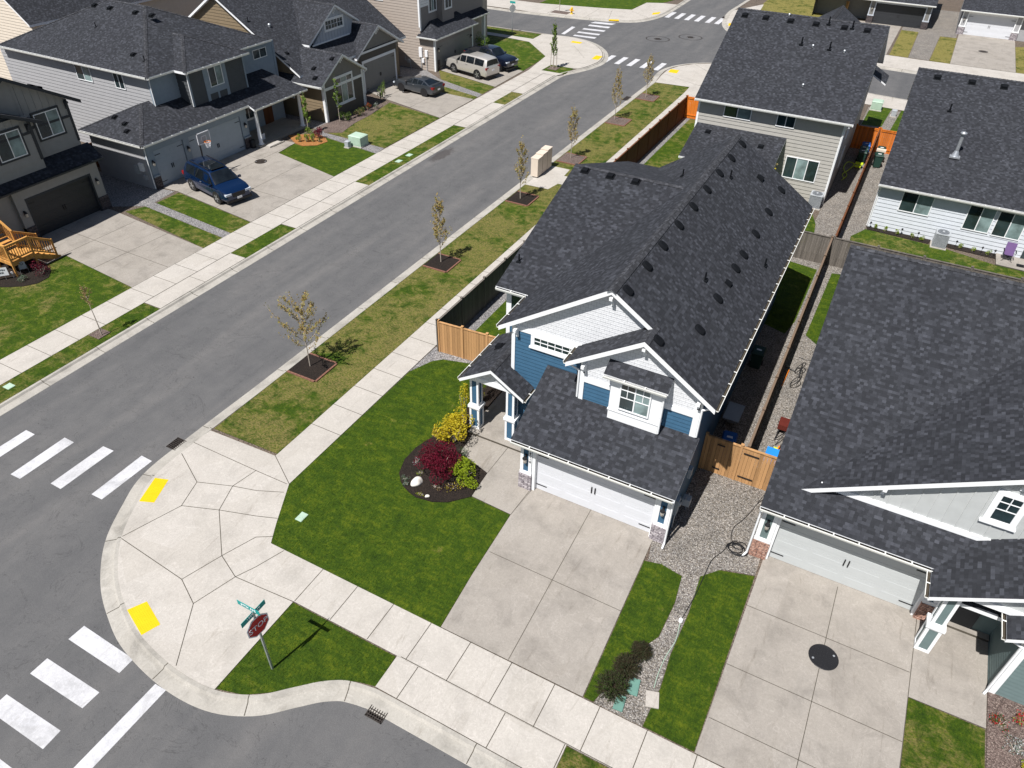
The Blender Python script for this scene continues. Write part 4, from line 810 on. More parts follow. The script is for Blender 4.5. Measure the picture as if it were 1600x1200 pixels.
for u, z in ((-5.17, 7.05), (-7.3, 5.5), (-3.0, 5.5)): corbel(t, f2, u, z)
build_split(t, 'trim_board', ['white'], H)
# garage front
gp = MB(); fg = FS(18.32)
for a, b in ((-8.9, -8.42), (-3.38, -2.88)):
    gp.box(a, b, 18.32, 18.68, .83, 2.66, 0); fbox(gp, fg, a, a+.13, .98, 2.64, 0, .03, 1); fbox(gp, fg, b-.13, b, .98, 2.64, 0, .03, 1); fbox(gp, fg, a-.01, b+.01, .83, .98, 0, .045, 1)
    gp.box(a-.04, b+.02, 18.25, 18.68, 0, .83, 2)
gp.box(-8.42, -8.28, 18.34, 18.7, 0, 2.66, 1); gp.box(-3.47, -3.38, 18.34, 18.7, 0, 2.66, 1); gp.box(-8.42, -3.38, 18.36, 18.7, 2.2, 2.66, 1)
gp.build('garage_front', ['blue', 'white', 'stoneg'], H)
garage_door(H, FS(18.34), -8.28, -3.47, .03, 2.2, 'doorw', -.18)
porch_light(H, fg, -8.66, 1.65); porch_light(H, fg, -3.12, 1.65)
def text(s, size, mat, parent=None, name='lettering', align='CENTER', ext=.004):
    c = bpy.data.curves.new('t', 'FONT'); c.body = s; c.size = size; c.extrude = ext; c.align_x = align; c.align_y = 'CENTER'; c.resolution_u = 3
    o = bpy.data.objects.new('t', c); COL.objects.link(o); bpy.context.view_layer.update()
    me = bpy.data.meshes.new_from_object(o.evaluated_get(bpy.context.evaluated_depsgraph_get())); bpy.data.objects.remove(o)
    me.materials.clear(); me.materials.append(X[mat]); q = bpy.data.objects.new(name, me); COL.objects.link(q)
    if parent: q.parent = parent; ORG[q.name] = ORG.get(parent.name, (0, 0, 0))
    return q
def place(q, parent, loc, x, y):
    x = Vector(x).normalized(); y = Vector(y).normalized(); m = Matrix((x, y, x.cross(y))).transposed().to_4x4(); m.translation = Vector(loc)-Vector(ORG.get(parent.name, (0, 0, 0))); q.matrix_local = m
for i, ch in enumerate('18018'):
    q = text(ch, .15, 'black', H, 'house_number'); place(q, H, (-8.475, 18.275, 2.17-.15*i), (1, 0, 0), (0, 0, 1))
# roof
s_ = .667; ZE = 5.62; ZR_ = 8.55
def zr(x): return ZR_-s_*abs(x+6.8)
r = MB(); T_ = .2
r.slab([(-6.8, 20.66, zr(-6.8)), (-5.17, 20.66, zr(-5.17)), (-5.17, 19.8, zr(-5.17)), (-2.4, 19.8, zr(-2.4)), (-2.4, 37.9, zr(-2.4)), (-6.8, 37.9, zr(-6.8))], T_)
r.slab([(-6.8, 37.9, zr(-6.8)), (-11.2, 37.9, zr(-11.2)), (-11.2, 20.66, zr(-11.2)), (-6.8, 20.66, zr(-6.8))], T_)
z5 = zr(-5.17); r.slab([(-5.17, 21.2, z5), (-7.95, 21.2, z5-s_*2.78), (-7.95, 19.8, z5-s_*2.78), (-5.17, 19.8, z5)], T_)
r.slab([(-12.72, 23.2, 5.62), (-7.3, 23.2, 5.62), (-7.3, 31, 8.17), (-12.72, 31, 8.17)], .17); r.slab([(-12.72, 31, 8.17), (-7.3, 31, 8.17), (-7.3, 38.8, 5.62), (-12.72, 38.8, 5.62)], .17)
sg_ = .48; zg = lambda y: 2.80+sg_*(y-17.9)
r.slab([(-9.15, 17.9, zg(17.9)), (-2.74, 17.9, zg(17.9)), (-2.74, 20.16, zg(20.16)), (-7.44, 20.16, zg(20.16)), (-7.44, 20.96, zg(20.96)), (-9.15, 20.96, zg(20.96))], .15)
r.slab([(-12.65, 20.0, 2.92), (-11.18, 20.0, 3.86), (-11.18, 23.6, 3.86), (-12.65, 23.6, 2.92)], .16)
r.slab([(-11.18, 20.0, 3.86), (-9.7, 20.0, 2.92), (-9.7, 20.96, 2.92), (-10.74, 20.96, 3.58), (-10.74, 23.6, 3.58), (-11.18, 23.6, 3.86)], .16)
r.slab([(-6.4, 19.62, 5.78), (-4.02, 19.62, 5.78), (-4.02, 20.17, 6.1), (-6.4, 20.17, 6.1)], .07)
ridge(r, (-6.8, 37.9, 8.55), (-6.8, 20.6, 8.55)); ridge(r, (-5.17, 19.8, z5), (-5.17, 21.0, z5)); ridge(r, (-12.72, 31, 8.17), (-7.45, 31, 8.17), .15, .33); ridge(r, (-11.18, 20, 3.86), (-11.18, 23.5, 3.86), .13)
RF = roof_obj(H, r)
for y in (37.24, 35.13, 33.04, 30.98, 28.97, 27.0, 25.02, 23.22, 21.27): vent(RF, 'long', (-6.42, y, zr(-6.42)), (1, 0), s_)
for y in (36.59, 33.76, 31.21, 29.04, 27.72, 25.05, 22.62): vent(RF, 'long', (-3.97, y, zr(-3.97)), (1, 0), s_)
vent(RF, 'long', (-4.86, 20.39, zr(-4.86)), (1, 0), s_); vent(RF, 'box', (-3.92, 26.44, zr(-3.92)), (1, 0), s_, .8); vent(RF, 'box', (-4.98, 35.83, zr(-4.98)), (1, 0), s_)
for x, y in ((-5.99, 33.54), (-4.66, 25.37), (-3.08, 29.69)): vent(RF, 'pipe', (x, y, zr(x)), (1, 0), s_)
for x in (-12.09, -10.82, -9.59): vent(RF, 'box', (x, 30.7, 8.07), (0, -1), .327)
vent(RF, 'pipe', (-12.42, 24.72, 6.11), (0, -1), .327); vent(RF, 'box', (-11.95, 22.2, 3.37), (-1, 0), .64); vent(RF, 'pipe', (-8.2, 33.5, zr(-8.2)), (-1, 0), s_)
gutter(H, (-2.4, 19.9, 5.6), (-2.4, 37.85, 5.6), (1, 0, 0)); gutter(H, (-9.12, 17.9, 2.78), (-2.78, 17.9, 2.78), (0, -1, 0)); gutter(H, (-7.95, 19.85, 5.6), (-7.95, 20.9, 5.6), (-1, 0, 0)); gutter(H, (-11.2, 20.7, 5.6), (-11.2, 23.3, 5.6), (-1, 0, 0))
gutter(H, (-12.65, 20.05, 2.9), (-12.65, 23.6, 2.9), (-1, 0, 0)); gutter(H, (-9.7, 20.05, 2.9), (-9.7, 20.95, 2.9), (1, 0, 0)); gutter(H, (-12.68, 23.2, 5.6), (-11.25, 23.2, 5.6), (0, -1, 0)); gutter(H, (-6.38, 19.62, 5.78), (-4.04, 19.62, 5.78), (0, -1, 0))
downspout(H, [(-2.8, 17.85, 2.7), (-2.82, 18.22, 2.45), (-2.82, 18.22, .15), (-2.82, 18.0, .05)]); downspout(H, [(-2.42, 20.05, 5.5), (-2.86, 20.08, 5.2), (-2.86, 20.08, 3.95)]); downspout(H, [(-7.95, 20.0, 5.45), (-7.5, 20.1, 5.2), (-7.5, 20.1, 3.95)]); downspout(H, [(-4.1, 19.6, 5.65), (-4.16, 19.76, 5.5), (-4.16, 19.76, 3.8)])
# bay
bm_ = MB(); bm_.box(-6.13, -4.2, 19.8, 20.2, 3.6, 5.72, 0); bm_.box(-6.16, -4.17, 19.77, 20.2, 4.12, 4.17, 0); bm_.box(-6.15, -4.18, 19.78, 20.2, 3.6, 3.66, 0); bm_.build('bay_box', ['white'], H)
window(H, FS(19.8), -5.76, -4.6, 4.33, 5.6, cols=2, grid=(4, 2, .45), blind=(1,))
window(H, f1, -9.8, -7.95, 5.0, 5.44, trim=.11, cols=1, grid=(6, 2, 0), sill=True)
window(H, FW(-12.37), 27.5, 29, 3.6, 4.9, cols=2); window(H, FW(-12.37), 33.5, 35, 3.6, 4.9, cols=2); window(H, FE(-2.93), 29.5, 31, 3.9, 5.0, cols=2); window(H, FE(-2.93), 33.8, 35.6, 1.1, 2.3, cols=2)
window(H, FS(23.63), -12.2, -11.5, 4.0, 5.2, trim=.09, cols=1)
# porch columns
def column(root, x0, x1, y0, y1, z0, zm, z1, ms=('blue', 'white')):
    mb = MB(); cx, cy = (x0+x1)/2, (y0+y1)/2; hx, hy = (x1-x0)/2, (y1-y0)/2
    for za, zb, k in ((z0, zm, 1.0), (zm+.12, z1, .86)):
        ax, bx, ay, by = cx-hx*k, cx+hx*k, cy-hy*k, cy+hy*k; mb.box(ax, bx, ay, by, za, zb, 0)
        t_ = .075
        for f, a, b in ((FS(ay), ax, bx), (FE(bx), ay, by), (faces('y', by, 1), ax, bx), (FW(ax), ay, by)):
            fbox(mb, f, a-.018, a+t_, za, zb, 0, .02, 1); fbox(mb, f, b-t_, b+.018, za, zb, 0, .02, 1); fbox(mb, f, a+t_, b-t_, za, za+.12, 0, .019, 1); fbox(mb, f, a+t_, b-t_, zb-.09, zb, 0, .019, 1)
    mb.box(x0-.07, x1+.07, y0-.07, y1+.07, zm, zm+.12, 1); mb.build('porch_column', list(ms), root)
column(H, -12.38, -11.95, 20.34, 20.72, .12, 1.25, 2.8); column(H, -10.66, -10.26, 20.34, 20.72, .12, 1.25, 2.8)
pb = MB(); pb.box(-12.42, -9.95, 20.34, 20.72, 2.74, 2.96, 0); pb.box(-12.42, -12.1, 20.72, 23.6, 2.74, 2.9, 0); prism_y(pb, [(-12.4, 2.96), (-9.96, 2.96), (-11.18, 3.72)], 20.36, 20.46, 1); pb.build('porch_beam', ['white', 'shake'], H)
dr = MB()
fbox(dr, FS(23.63), -11.7, -10.8, .14, 2.2, .02, .06, 0); fbox(dr, FS(23.63), -11.8, -11.7, .14, 2.3, .02, .08, 1); fbox(dr, FS(23.63), -11.7, -10.8, 2.2, 2.3, .02, .08, 1); dr.build('front_door', ['darkt', 'white'], H)
meter(H, -2.9, 19.15, .9); meter(H, -2.9, 20.6, 1.5, 'utility'); meter(H, -2.9, 20.1, 0, 'gas')

# ---------------- right neighbour
N = empty('house', (6, 24, 0), 'pale grey house with white trim and pale garage door cropped by the right edge', 'house')
w_ = MB(); w_.box(.12, 12.5, 19.75, 40.3, 0, 2.5, 0); prism_x(w_, [(19.75, 3.0), (40.3, 2.5), (40.0, 2.6), (29.5, 7.6), (19.75, 3.05)], .12, 12.5, 0)
prism_y(w_, [(1.2, 3.0), (12.0, 3.0), (12.0, 3.45), (6.6, 6.45), (1.2, 3.45)], 20.28, 27, 1); fN = FS(20.28)
batten(w_, fN, [(1.3, 3.5), (11.9, 3.5), (6.6, 6.55)], 1, .41)
siding(w_, FW(.12), [(19.4, 0), (40.3, 0), (40.3, 2.4), (29.5, 7.6), (19.4, 2.95)], 0, .17)
w_.box(8.0, 12.6, 17.62, 20.5, 0, 2.75, 0); siding(w_, FS(17.62), rect(8.0, 12.6, 0, 2.72), 0, .17); siding(w_, FW(8.0), rect(17.62, 19.75, 0, 2.72), 0, .17)
w_.build('wall', ['nteal', 'nlight'], N)
t = MB(); fbox(t, fN, 1.5, 12, 3.44, 3.70, 0, .06)
corbel(t, fN, 3.3, 4.45); corbel(t, fN, 6.6, 6.3)
trimbox(t, FS(17.62), 7.98, 8.16, 0, 2.72, .05); fbox(t, FW(8.0), 17.6, 17.75, 0, 2.72, 0, .04)
t.box(6.3, 9.5, 18.1, 18.3, 3.02, 3.22); build_split(t, 'trim_board', ['white'], N)
pg_ = MB(); prism_y(pg_, [(6.4, 3.2), (9.4, 3.2), (7.9, 4.18)], 18.18, 18.25, 0); pg_.build('porch_gable', ['nlight'], N)
gp = MB(); fg = FS(19.4)
for a, b in ((.06, .62), (5.68, 6.1)):
    gp.box(a, b, 19.4, 19.76, .86, 2.8, 0); fbox(gp, fg, a, a+.15, 1.0, 2.78, 0, .03, 1); fbox(gp, fg, b-.15, b, 1.0, 2.78, 0, .03, 1); fbox(gp, fg, a-.01, b+.01, .86, 1.02, 0, .045, 1); gp.box(a-.02, b+.02, 19.33, 19.76, 0, .86, 2)
gp.box(.62, .72, 19.42, 19.78, 0, 2.8, 1); gp.box(5.58, 5.68, 19.42, 19.78, 0, 2.8, 1); gp.box(.62, 5.68, 19.44, 19.78, 2.3, 2.8, 1); gp.build('garage_front', ['nteal', 'white', 'stoner'], N)
garage_door(N, FS(19.42), .72, 5.58, .03, 2.3, 'doorn', -.18)
porch_light(N, fg, .34, 1.75)
r = MB(); sn = .48; zn = lambda y: 2.9+sn*(y-18.98)
r.slab([(-.08, 18.98, 2.9), (5.55, 18.98, 2.9), (5.55, 18.3, 2.58), (12.7, 18.3, 2.58), (12.7, 29.5, zn(29.5)), (-.08, 29.5, zn(29.5))], .15)
r.slab([(-.08, 29.5, zn(29.5)), (12.7, 29.5, zn(29.5)), (12.7, 40.7, 2.6), (-.08, 40.7, 2.6)], .15)
sf = .585; r.slab([(.85, 19.95, 6.66-sf*5.75), (6.6, 19.95, 6.66), (6.6, 27.2, 6.66), (.85, 27.2, 6.66-sf*5.75)], .2); r.slab([(6.6, 19.95, 6.66), (12.4, 19.95, 6.66-sf*5.8), (12.4, 27.2, 6.66-sf*5.8), (6.6, 27.2, 6.66)], .2)
r.slab([(5.3, 17.8, 2.86), (7.9, 17.8, 4.5), (7.9, 21.5, 4.5), (5.3, 21.5, 2.86)], .17); r.slab([(7.9, 17.8, 4.5), (10.5, 17.8, 2.86), (10.5, 21.5, 2.86), (7.9, 21.5, 4.5)], .17)
r.slab([(7.35, 17.2, 2.98), (7.35, 18.6, 2.98), (10.3, 18.6, 4.8), (10.3, 17.2, 4.8)], .15); r.slab([(10.3, 17.2, 4.8), (10.3, 18.6, 4.8), (13.3, 18.6, 2.98), (13.3, 17.2, 2.98)], .15)
ridge(r, (-.08, 29.5, zn(29.5)), (12.7, 29.5, zn(29.5)), .15, .48); RF = roof_obj(N, r)
gutter(N, (-.06, 18.98, 2.88), (5.52, 18.98, 2.88), (0, -1, 0)); gutter(N, (5.3, 18.9, 2.84), (5.3, 17.85, 2.84), (-1, 0, 0)); gutter(N, (7.35, 17.25, 2.96), (7.35, 18.5, 2.96), (-1, 0, 0))
downspout(N, [(.02, 18.9, 2.8), (.0, 19.3, 2.4), (-.02, 19.3, .15), (-.12, 19.1, .05)]); downspout(N, [(7.4, 17.4, 2.85), (7.93, 17.55, 2.5), (7.93, 17.55, .1), (7.85, 17.4, .05)])
window(N, fN, 6.22, 6.86, 4.5, 5.6, trim=.13, cols=1, grid=(2, 2, .45), sill=True)
column(N, 5.8, 6.22, 18.12, 18.5, .02, 1.25, 2.86, ('nteal', 'white'))
dr = MB(); fbox(dr, FS(19.75), 6.5, 7.4, .12, 2.2, .02, .06, 0); dr.build('front_door', ['darkt'], N); meter(N, -.06, 21.6, 1.0, 'utility')

# ---------------- house behind the main house
B = empty('house', (-7.5, 60, 0), 'warm grey two storey house with long dark roof behind the main house', 'house')
w_ = MB(); w_.box(-12.47, -2.73, 52.03, 68, 0, 5.5, 0); prism_x(w_, [(52.03, 5.4), (68, 5.4), (68, 5.7), (60, 9.7), (52.03, 5.7)], -12.47, -2.73, 0)
fB = FS(52.03); siding(w_, fB, rect(-12.47, -2.73, 0, 5.6), 0, .25, .028); siding(w_, FE(-2.73), [(52.03, 0), (68, 0), (68, 5.6), (60, 9.7), (52.03, 5.6)], 0, .25, .028); siding(w_, FW(-12.47), [(52.03, 0), (68, 0), (68, 5.6), (60, 9.7), (52.03, 5.6)], 0, .25, .028)
w_.box(-9.2, -4.6, 67.5, 73.2, 0, 6.8, 0); w_.build('wall', ['backs'], B)
t = MB(); trimbox(t, fB, -12.5, -12.36, 0, 5.6, .045); trimbox(t, fB, -2.84, -2.7, 0, 5.6, .045); fbox(t, FE(-2.73), 52.0, 52.14, 0, 5.6, 0, .04)
build_split(t, 'trim_board', ['white'], B)
r = MB(); sb = .494; zb_ = lambda y: 9.9-sb*abs(y-60)
r.slab([(-12.7, 51.55, zb_(51.55)), (-2.3, 51.55, zb_(51.55)), (-2.3, 60, 9.9), (-12.7, 60, 9.9)], .17); r.slab([(-12.7, 60, 9.9), (-2.3, 60, 9.9), (-2.3, 68.5, zb_(68.5)), (-12.7, 68.5, zb_(68.5))], .17)
r.slab([(-9.4, 61.5, 6.8), (-6.9, 61.5, 8.4), (-6.9, 73.6, 8.4), (-9.4, 73.6, 6.8)], .15); r.slab([(-6.9, 61.5, 8.4), (-4.4, 61.5, 6.8), (-4.4, 73.6, 6.8), (-6.9, 73.6, 8.4)], .15)
ridge(r, (-6.9, 63.2, 8.4), (-6.9, 73.6, 8.4))
r.slab([(-2.9, 67.5, 5.0), (-1.6, 67.5, 4.3), (-1.6, 70.2, 4.3), (-2.9, 70.2, 5.0)], .12)
ridge(r, (-12.7, 60, 9.9), (-2.3, 60, 9.9), .15, .49)
pz = lambda y: 2.8+(y-48.35)*.33
r.slab([(-12.35, 48.35, pz(48.35)), (-6.15, 48.35, pz(48.35)), (-6.15, 52.0, pz(52.0)), (-12.35, 52.0, pz(52.0))], .14)
RF = roof_obj(B, r)
for x in (-12.0, -10.5, -8.75, -7.0, -5.1, -3.6): vent(RF, 'box', (x, 59.35, zb_(59.35)), (0, -1), sb, 1.15)
for x, y in ((-7.4, 57.4), (-5.5, 57.3), (-6.2, 59.5), (-4.6, 59.4)): vent(RF, 'pipe', (x, y, zb_(y)), (0, -1), sb, 1.4)
for x, y in ((-6.6, 57.3), (-4.5, 57.2), (-6.2, 53.9), (-9.0, 59.8)): vent(RF, 'dot', (x, y, zb_(y)), (0, -1), sb, .9)
for x, y in ((-11.3, 51.2), (-7.5, 50.7)): vent(RF, 'box', (x, y, pz(y)), (0, -1), .33)
gutter(B, (-12.65, 51.55, zb_(51.55)-.02), (-2.35, 51.55, zb_(51.55)-.02), (0, -1, 0)); gutter(B, (-12.3, 48.35, 2.78), (-6.2, 48.35, 2.78), (0, -1, 0))
downspout(B, [(-2.5, 51.5, 5.5), (-2.74, 51.95, 5.2), (-2.74, 51.95, .1)])
window(B, fB, -10.66, -8.78, 4.7, 5.62, blind=(1,)); window(B, fB, -7.08, -5.86, 4.68, 5.66); window(B, fB, -5.86, -3.66, 1.36, 2.86, cols=3, blind=(1,))
window(B, FE(-2.73), 54.5, 56, 3.8, 5, cols=2); window(B, FE(-2.73), 60, 61.5, 3.8, 5, cols=2); window(B, FE(-2.73), 56, 57.5, 1.2, 2.4, cols=2)
aw = MB()
for y in (66.3, 69.0): aw.slab([(-2.73, y, 5.1), (-1.7, y, 4.6), (-1.7, y+1.3, 4.6), (-2.73, y+1.3, 5.1)], .09, 0, 1)
pass
pc = MB()
for x in (-12.1, -9.2, -6.4): pc.box(x-.09, x+.09, 48.55, 48.73, 0, 2.72)
pc.build('patio_post', ['white'], B)

# ---------------- pale rear house on the right
Q = empty('house', (7, 58, 0), 'pale blue grey single storey house with wide dark roof at the upper right', 'house')
w_ = MB(); w_.box(.42, 13.5, 50.03, 68, 0, 3.0, 0); prism_x(w_, [(50.03, 2.9), (68, 2.9), (68, 3.2), (59.3, 7.4), (50.03, 3.0)], .42, 13.5, 0)
fQ = FS(50.03); siding(w_, fQ, rect(.42, 13.5, 0, 2.95), 0, .25, .028); siding(w_, FW(.42), [(50.03, 0), (68, 0), (68, 3.1), (59.3, 7.4), (50.03, 3.0)], 0, .25, .028); w_.build('wall', ['rbs'], Q)
t = MB(); trimbox(t, fQ, .38, .5, 0, 2.95, .045); build_split(t, 'trim_board', ['white'], Q)
sq = .47; zq = lambda y: 3.06+sq*(y-49.6) if y < 59.5 else 3.06+sq*9.9-sq*(y-59.5)
r = MB(); r.slab([(.28, 49.6, 3.06), (13.9, 49.6, 3.06), (13.9, 59.5, zq(59.5)), (.28, 59.5, zq(59.5))], .15); r.slab([(.28, 59.5, zq(59.5)), (13.9, 59.5, zq(59.5)), (13.9, 69.4, 3.06), (.28, 69.4, 3.06)], .15)
ridge(r, (.28, 59.5, zq(59.5)), (13.9, 59.5, zq(59.5)), .15, .47); RF = roof_obj(Q, r)
for x in (1.6, 3.7, 5.6, 7.6, 9.6): vent(RF, 'box', (x, 58.85, zq(58.85)), (0, -1), sq, 1.15)
vent(RF, 'pipe', (2.9, 56.2, zq(56.2)), (0, -1), sq, 1.3)
fl = MB(); fx, fy = 3.95, 52.7; fz = zq(fy); fl.box(fx-.3, fx+.3, fy-.3, fy+.3, fz-.05, fz+.05); fl.lathe(fx, fy, [(.25, fz), (.14, fz+.3), (.12, fz+.35)], 14); fl.tube((fx, fy, fz), (fx, fy, fz+1.35), .11, 14); fl.lathe(fx, fy, [(.11, fz+1.35), (.2, fz+1.4), (.2, fz+1.5), (.05, fz+1.56)], 14); fl.build('flue', ['steel'], RF)
gutter(Q, (.3, 49.6, 3.04), (13.8, 49.6, 3.04), (0, -1, 0)); downspout(Q, [(.4, 49.6, 2.95), (.4, 49.95, 2.6), (.4, 49.95, .1)])
window(Q, fQ, 1.82, 3.63, 1.48, 2.8, blind=(1,)); window(Q, fQ, 5.61, 7.1, 1.16, 2.76, blind=(1,)); window(Q, fQ, 7.25, 8.8, 1.12, 2.74, blind=(1,))
dr = MB(); fbox(dr, fQ, 9.3, 11.2, .1, 2.2, .01, .05, 0); dr.build('patio_door', ['pane'], Q)

# ---------------- left row, street side walls face +x
def stonebase(mb, x, y0, y1, z1, mi): mb.box(x-.1, x+.07, y0, y1, 0, z1, mi)
K = empty('house', (-47, 24, 0), 'greige two storey house with charcoal garage door and dark trim, leftmost', 'house')
w_ = MB(); w_.box(-60, -44.42, 22.0, 27.55, 0, 3.3, 0); w_.box(-60, -44.42, 8, 22.3, 0, 3.3, 0)
w_.box(-60, -44.85, 24.55, 27.5, 3, 6.7, 0); w_.box(-60, -44.3, 15, 24.55, 3, 6.6, 0)
prism_x(w_, [(20.6, 6.6), (27.5, 6.6), (27.5, 6.95), (24.1, 8.9), (20.6, 6.9)], -56, -44.87, 0)
fK = FE(-44.4); siding(w_, fK, rect(22.0, 27.55, 0, 3.3), 0, .17)
fU = FE(-44.85); batten(w_, fU, [(24.55, 6.0), (27.5, 6.0), (27.5, 6.95), (24.55, 8.7)], 1, .42); siding(w_, fU, rect(24.55, 27.5, 4.3, 5.86), 0, .17)
fV = FE(-44.3); siding(w_, fV, rect(15, 24.55, 4.3, 5.86), 0, .17); batten(w_, fV, rect(15, 24.55, 6.0, 6.9), 1, .42)
siding(w_, faces('y', 27.5, 1), rect(-56, -44.85, 3.0, 6.7), 0, .17); siding(w_, faces('y', 27.55, 1), rect(-56, -44.42, 0, 3.2), 0, .17)
w_.build('wall', ['l1s', 'l1s'], K)
t = MB(); trimbox(t, fU, 24.55, 27.52, 5.86, 6.0, .045); trimbox(t, fU, 27.38, 27.53, 4.4, 6.9, .05); trimbox(t, fV, 15, 24.6, 5.86, 6.0, .045); trimbox(t, fV, 24.42, 24.6, 4.3, 6.7, .05); corbel(t, fU, 27.35, 6.75); corbel(t, fV, 24.3, 6.35); build_split(t, 'trim_board', ['darkt'], K)
gp = MB(); fbox(gp, fK, 21.9, 27.58, 2.55, 3.3, 0, .25, 0); fbox(gp, fK, 26.95, 27.58, .9, 2.55, 0, .25, 0); fbox(gp, fK, 21.9, 22.5, .4, 2.55, 0, .25, 0); fbox(gp, fK, 26.95, 27.62, 0, .9, 0, .32, 1); fbox(gp, fK, 21.9, 22.5, 0, .9, 0, .32, 1)
fbox(gp, fK, 22.5, 26.95, 2.42, 2.56, .05, .27, 2); fbox(gp, fK, 22.5, 22.6, 0, 2.42, .05, .27, 2); fbox(gp, fK, 26.85, 26.95, 0, 2.42, .05, .27, 2); gp.build('garage_front', ['l1s', 'stoned', 'darkt'], K)
garage_door(K, fK, 22.6, 26.85, .03, 2.42, 'doord', .05); porch_light(K, FE(-44.15), 27.2, 1.9); porch_light(K, FE(-44.15), 22.2, 1.7)
r = MB(); r.slab([(-43.75, 21.0, 3.42), (-43.75, 27.95, 3.42), (-44.85, 27.95, 4.12), (-44.85, 21.0, 4.12)][::1], .15); r.slab([(-43.75, 12, 3.42), (-43.75, 21.0, 3.42), (-44.85, 21.0, 4.12), (-44.85, 12, 4.12)], .15)
sk = .56; zk = 9.05; r.slab([(-44.45, 24.1, zk), (-44.45, 28.2, zk-sk*4.1), (-58, 28.2, zk-sk*4.1), (-58, 24.1, zk)], .2); r.slab([(-44.45, 19.6, zk-sk*4.5), (-44.45, 24.1, zk), (-58, 24.1, zk), (-58, 19.6, zk-sk*4.5)], .2)
r.slab([(-43.9, 19.8, 8.9), (-43.9, 25.15, 6.45), (-50, 25.15, 6.45), (-50, 19.8, 8.9)], .2); r.slab([(-43.9, 13, 6.0), (-43.9, 19.8, 8.9), (-50, 19.8, 8.9), (-50, 13, 6.0)], .2)
KR = r.build('roof', ['shingle', 'darkt'], K); vent(KR, 'box', (-47, 27.0, zk-sk*2.9), (0, 1), sk); vent(KR, 'box', (-45.6, 26.6, zk-sk*2.5), (0, 1), sk)
gutter(K, (-43.75, 12, 3.4), (-43.75, 27.9, 3.4), (1, 0, 0), 'darkt')
window(K, fU, 25.2, 26.75, 5.15, 6.6, trim=.12, tm='darkt', blind=(1,)); window(K, fV, 22.2, 23.8, 4.85, 6.35, trim=.12, tm='darkt', blind=(1,))

J = empty('house', (-48, 38, 0), 'light grey two storey house with hipped roof and three car blue grey garage', 'house')
w_ = MB(); w_.box(-49.3, -43.87, 31.03, 40.3, 0, 3.0, 0); w_.box(-62, -46.0, 34.43, 46.6, 0, 6.2, 0); w_.box(-47, -44.9, 36.7, 42.1, 3.0, 6.2, 1)
siding(w_, FS(31.03), rect(-49.3, -43.87, 0, 3.05), 0, .25, .028); siding(w_, FW(-49.3), rect(31.03, 34.4, 0, 3.05), 0, .25, .028); siding(w_, FS(34.43), rect(-62, -46.0, 0, 6.25), 0, .25, .028); fJ = FE(-43.87); siding(w_, FE(-46.0), rect(34.43, 36.7, 3.5, 6.2), 2, .25, .028)
siding(w_, FS(36.7), rect(-46, -44.9, 3.6, 6.2), 1, .25, .028); fJ2 = FE(-44.9); siding(w_, fJ2, rect(36.7, 42.1, 3.5, 6.2), 1, .17); siding(w_, FE(-46.0), rect(42.1, 46.6, 2.9, 6.2), 2, .25, .028); siding(w_, faces('y', 46.6, 1), rect(-62, -46, 0, 6.2), 0, .25, .028)
siding(w_, FE(-46.0), rect(40.3, 46.6, .1, 2.9), 2, .25, .028)
w_.build('wall', ['l2s', 'l2f', 'l2m'], J)
t = MB(); trimbox(t, FS(31.03), -44.0, -43.84, 0, 3, .045); trimbox(t, fJ, 31.0, 31.15, 0, 3, .045); trimbox(t, FS(34.43), -46.14, -45.97, 3.9, 6.2, .045); trimbox(t, FE(-46), 34.4, 34.55, 3.9, 6.2, .045)
trimbox(t, fJ2, 36.68, 36.82, 3.5, 6.2, .05); trimbox(t, fJ2, 42.0, 42.13, 3.5, 6.2, .05); trimbox(t, fJ2, 38.1, 38.35, 3.6, 6.15, .05); trimbox(t, fJ2, 40.0, 40.25, 3.6, 6.15, .05); trimbox(t, fJ2, 38.35, 40.0, 4.32, 4.55, .05); trimbox(t, fJ2, 39.1, 39.25, 3.6, 4.32, .05); trimbox(t, FE(-46), 46.4, 46.62, 2.9, 6.2, .05); build_split(t, 'trim_board', ['l2m'], J)
pn = MB(); fbox(pn, fJ2, 38.35, 40.0, 4.55, 6.15, 0, .03); pn.build('window_panel', ['l2m'], J)
window(J, fJ2, 38.55, 39.85, 4.75, 6.1, blind=(1,), d=.055); window(J, FE(-46), 44.2, 45.7, 5.2, 5.9)
gp = MB()
for a, b in ((31.03, 31.55), (34.1, 34.6), (39.6, 40.25)): fbox(gp, fJ, a, b, 0, 2.9, 0, .12, 0); fbox(gp, fJ, a, b, 0, .85, .1, .2, 1); fbox(gp, fJ, a-.01, b+.01, .85, .95, .1, .22, 2)
fbox(gp, fJ, 31.0, 40.28, 2.55, 3.0, 0, .14, 2); gp.build('garage_front', ['l2m', 'stoned', 'l2m'], J)
garage_door(J, fJ, 31.6, 34.05, .03, 2.5, 'doorg', .03, cols=2); garage_door(J, fJ, 34.65, 39.55, .03, 2.5, 'doorg', .03)
porch_light(J, FE(-43.75), 34.35, 1.75); porch_light(J, FE(-43.75), 31.28, 1.75); porch_light(J, FE(-43.75), 39.9, 1.75)
r = MB(); zj = lambda x: 3.22+.46*(-43.45-x)
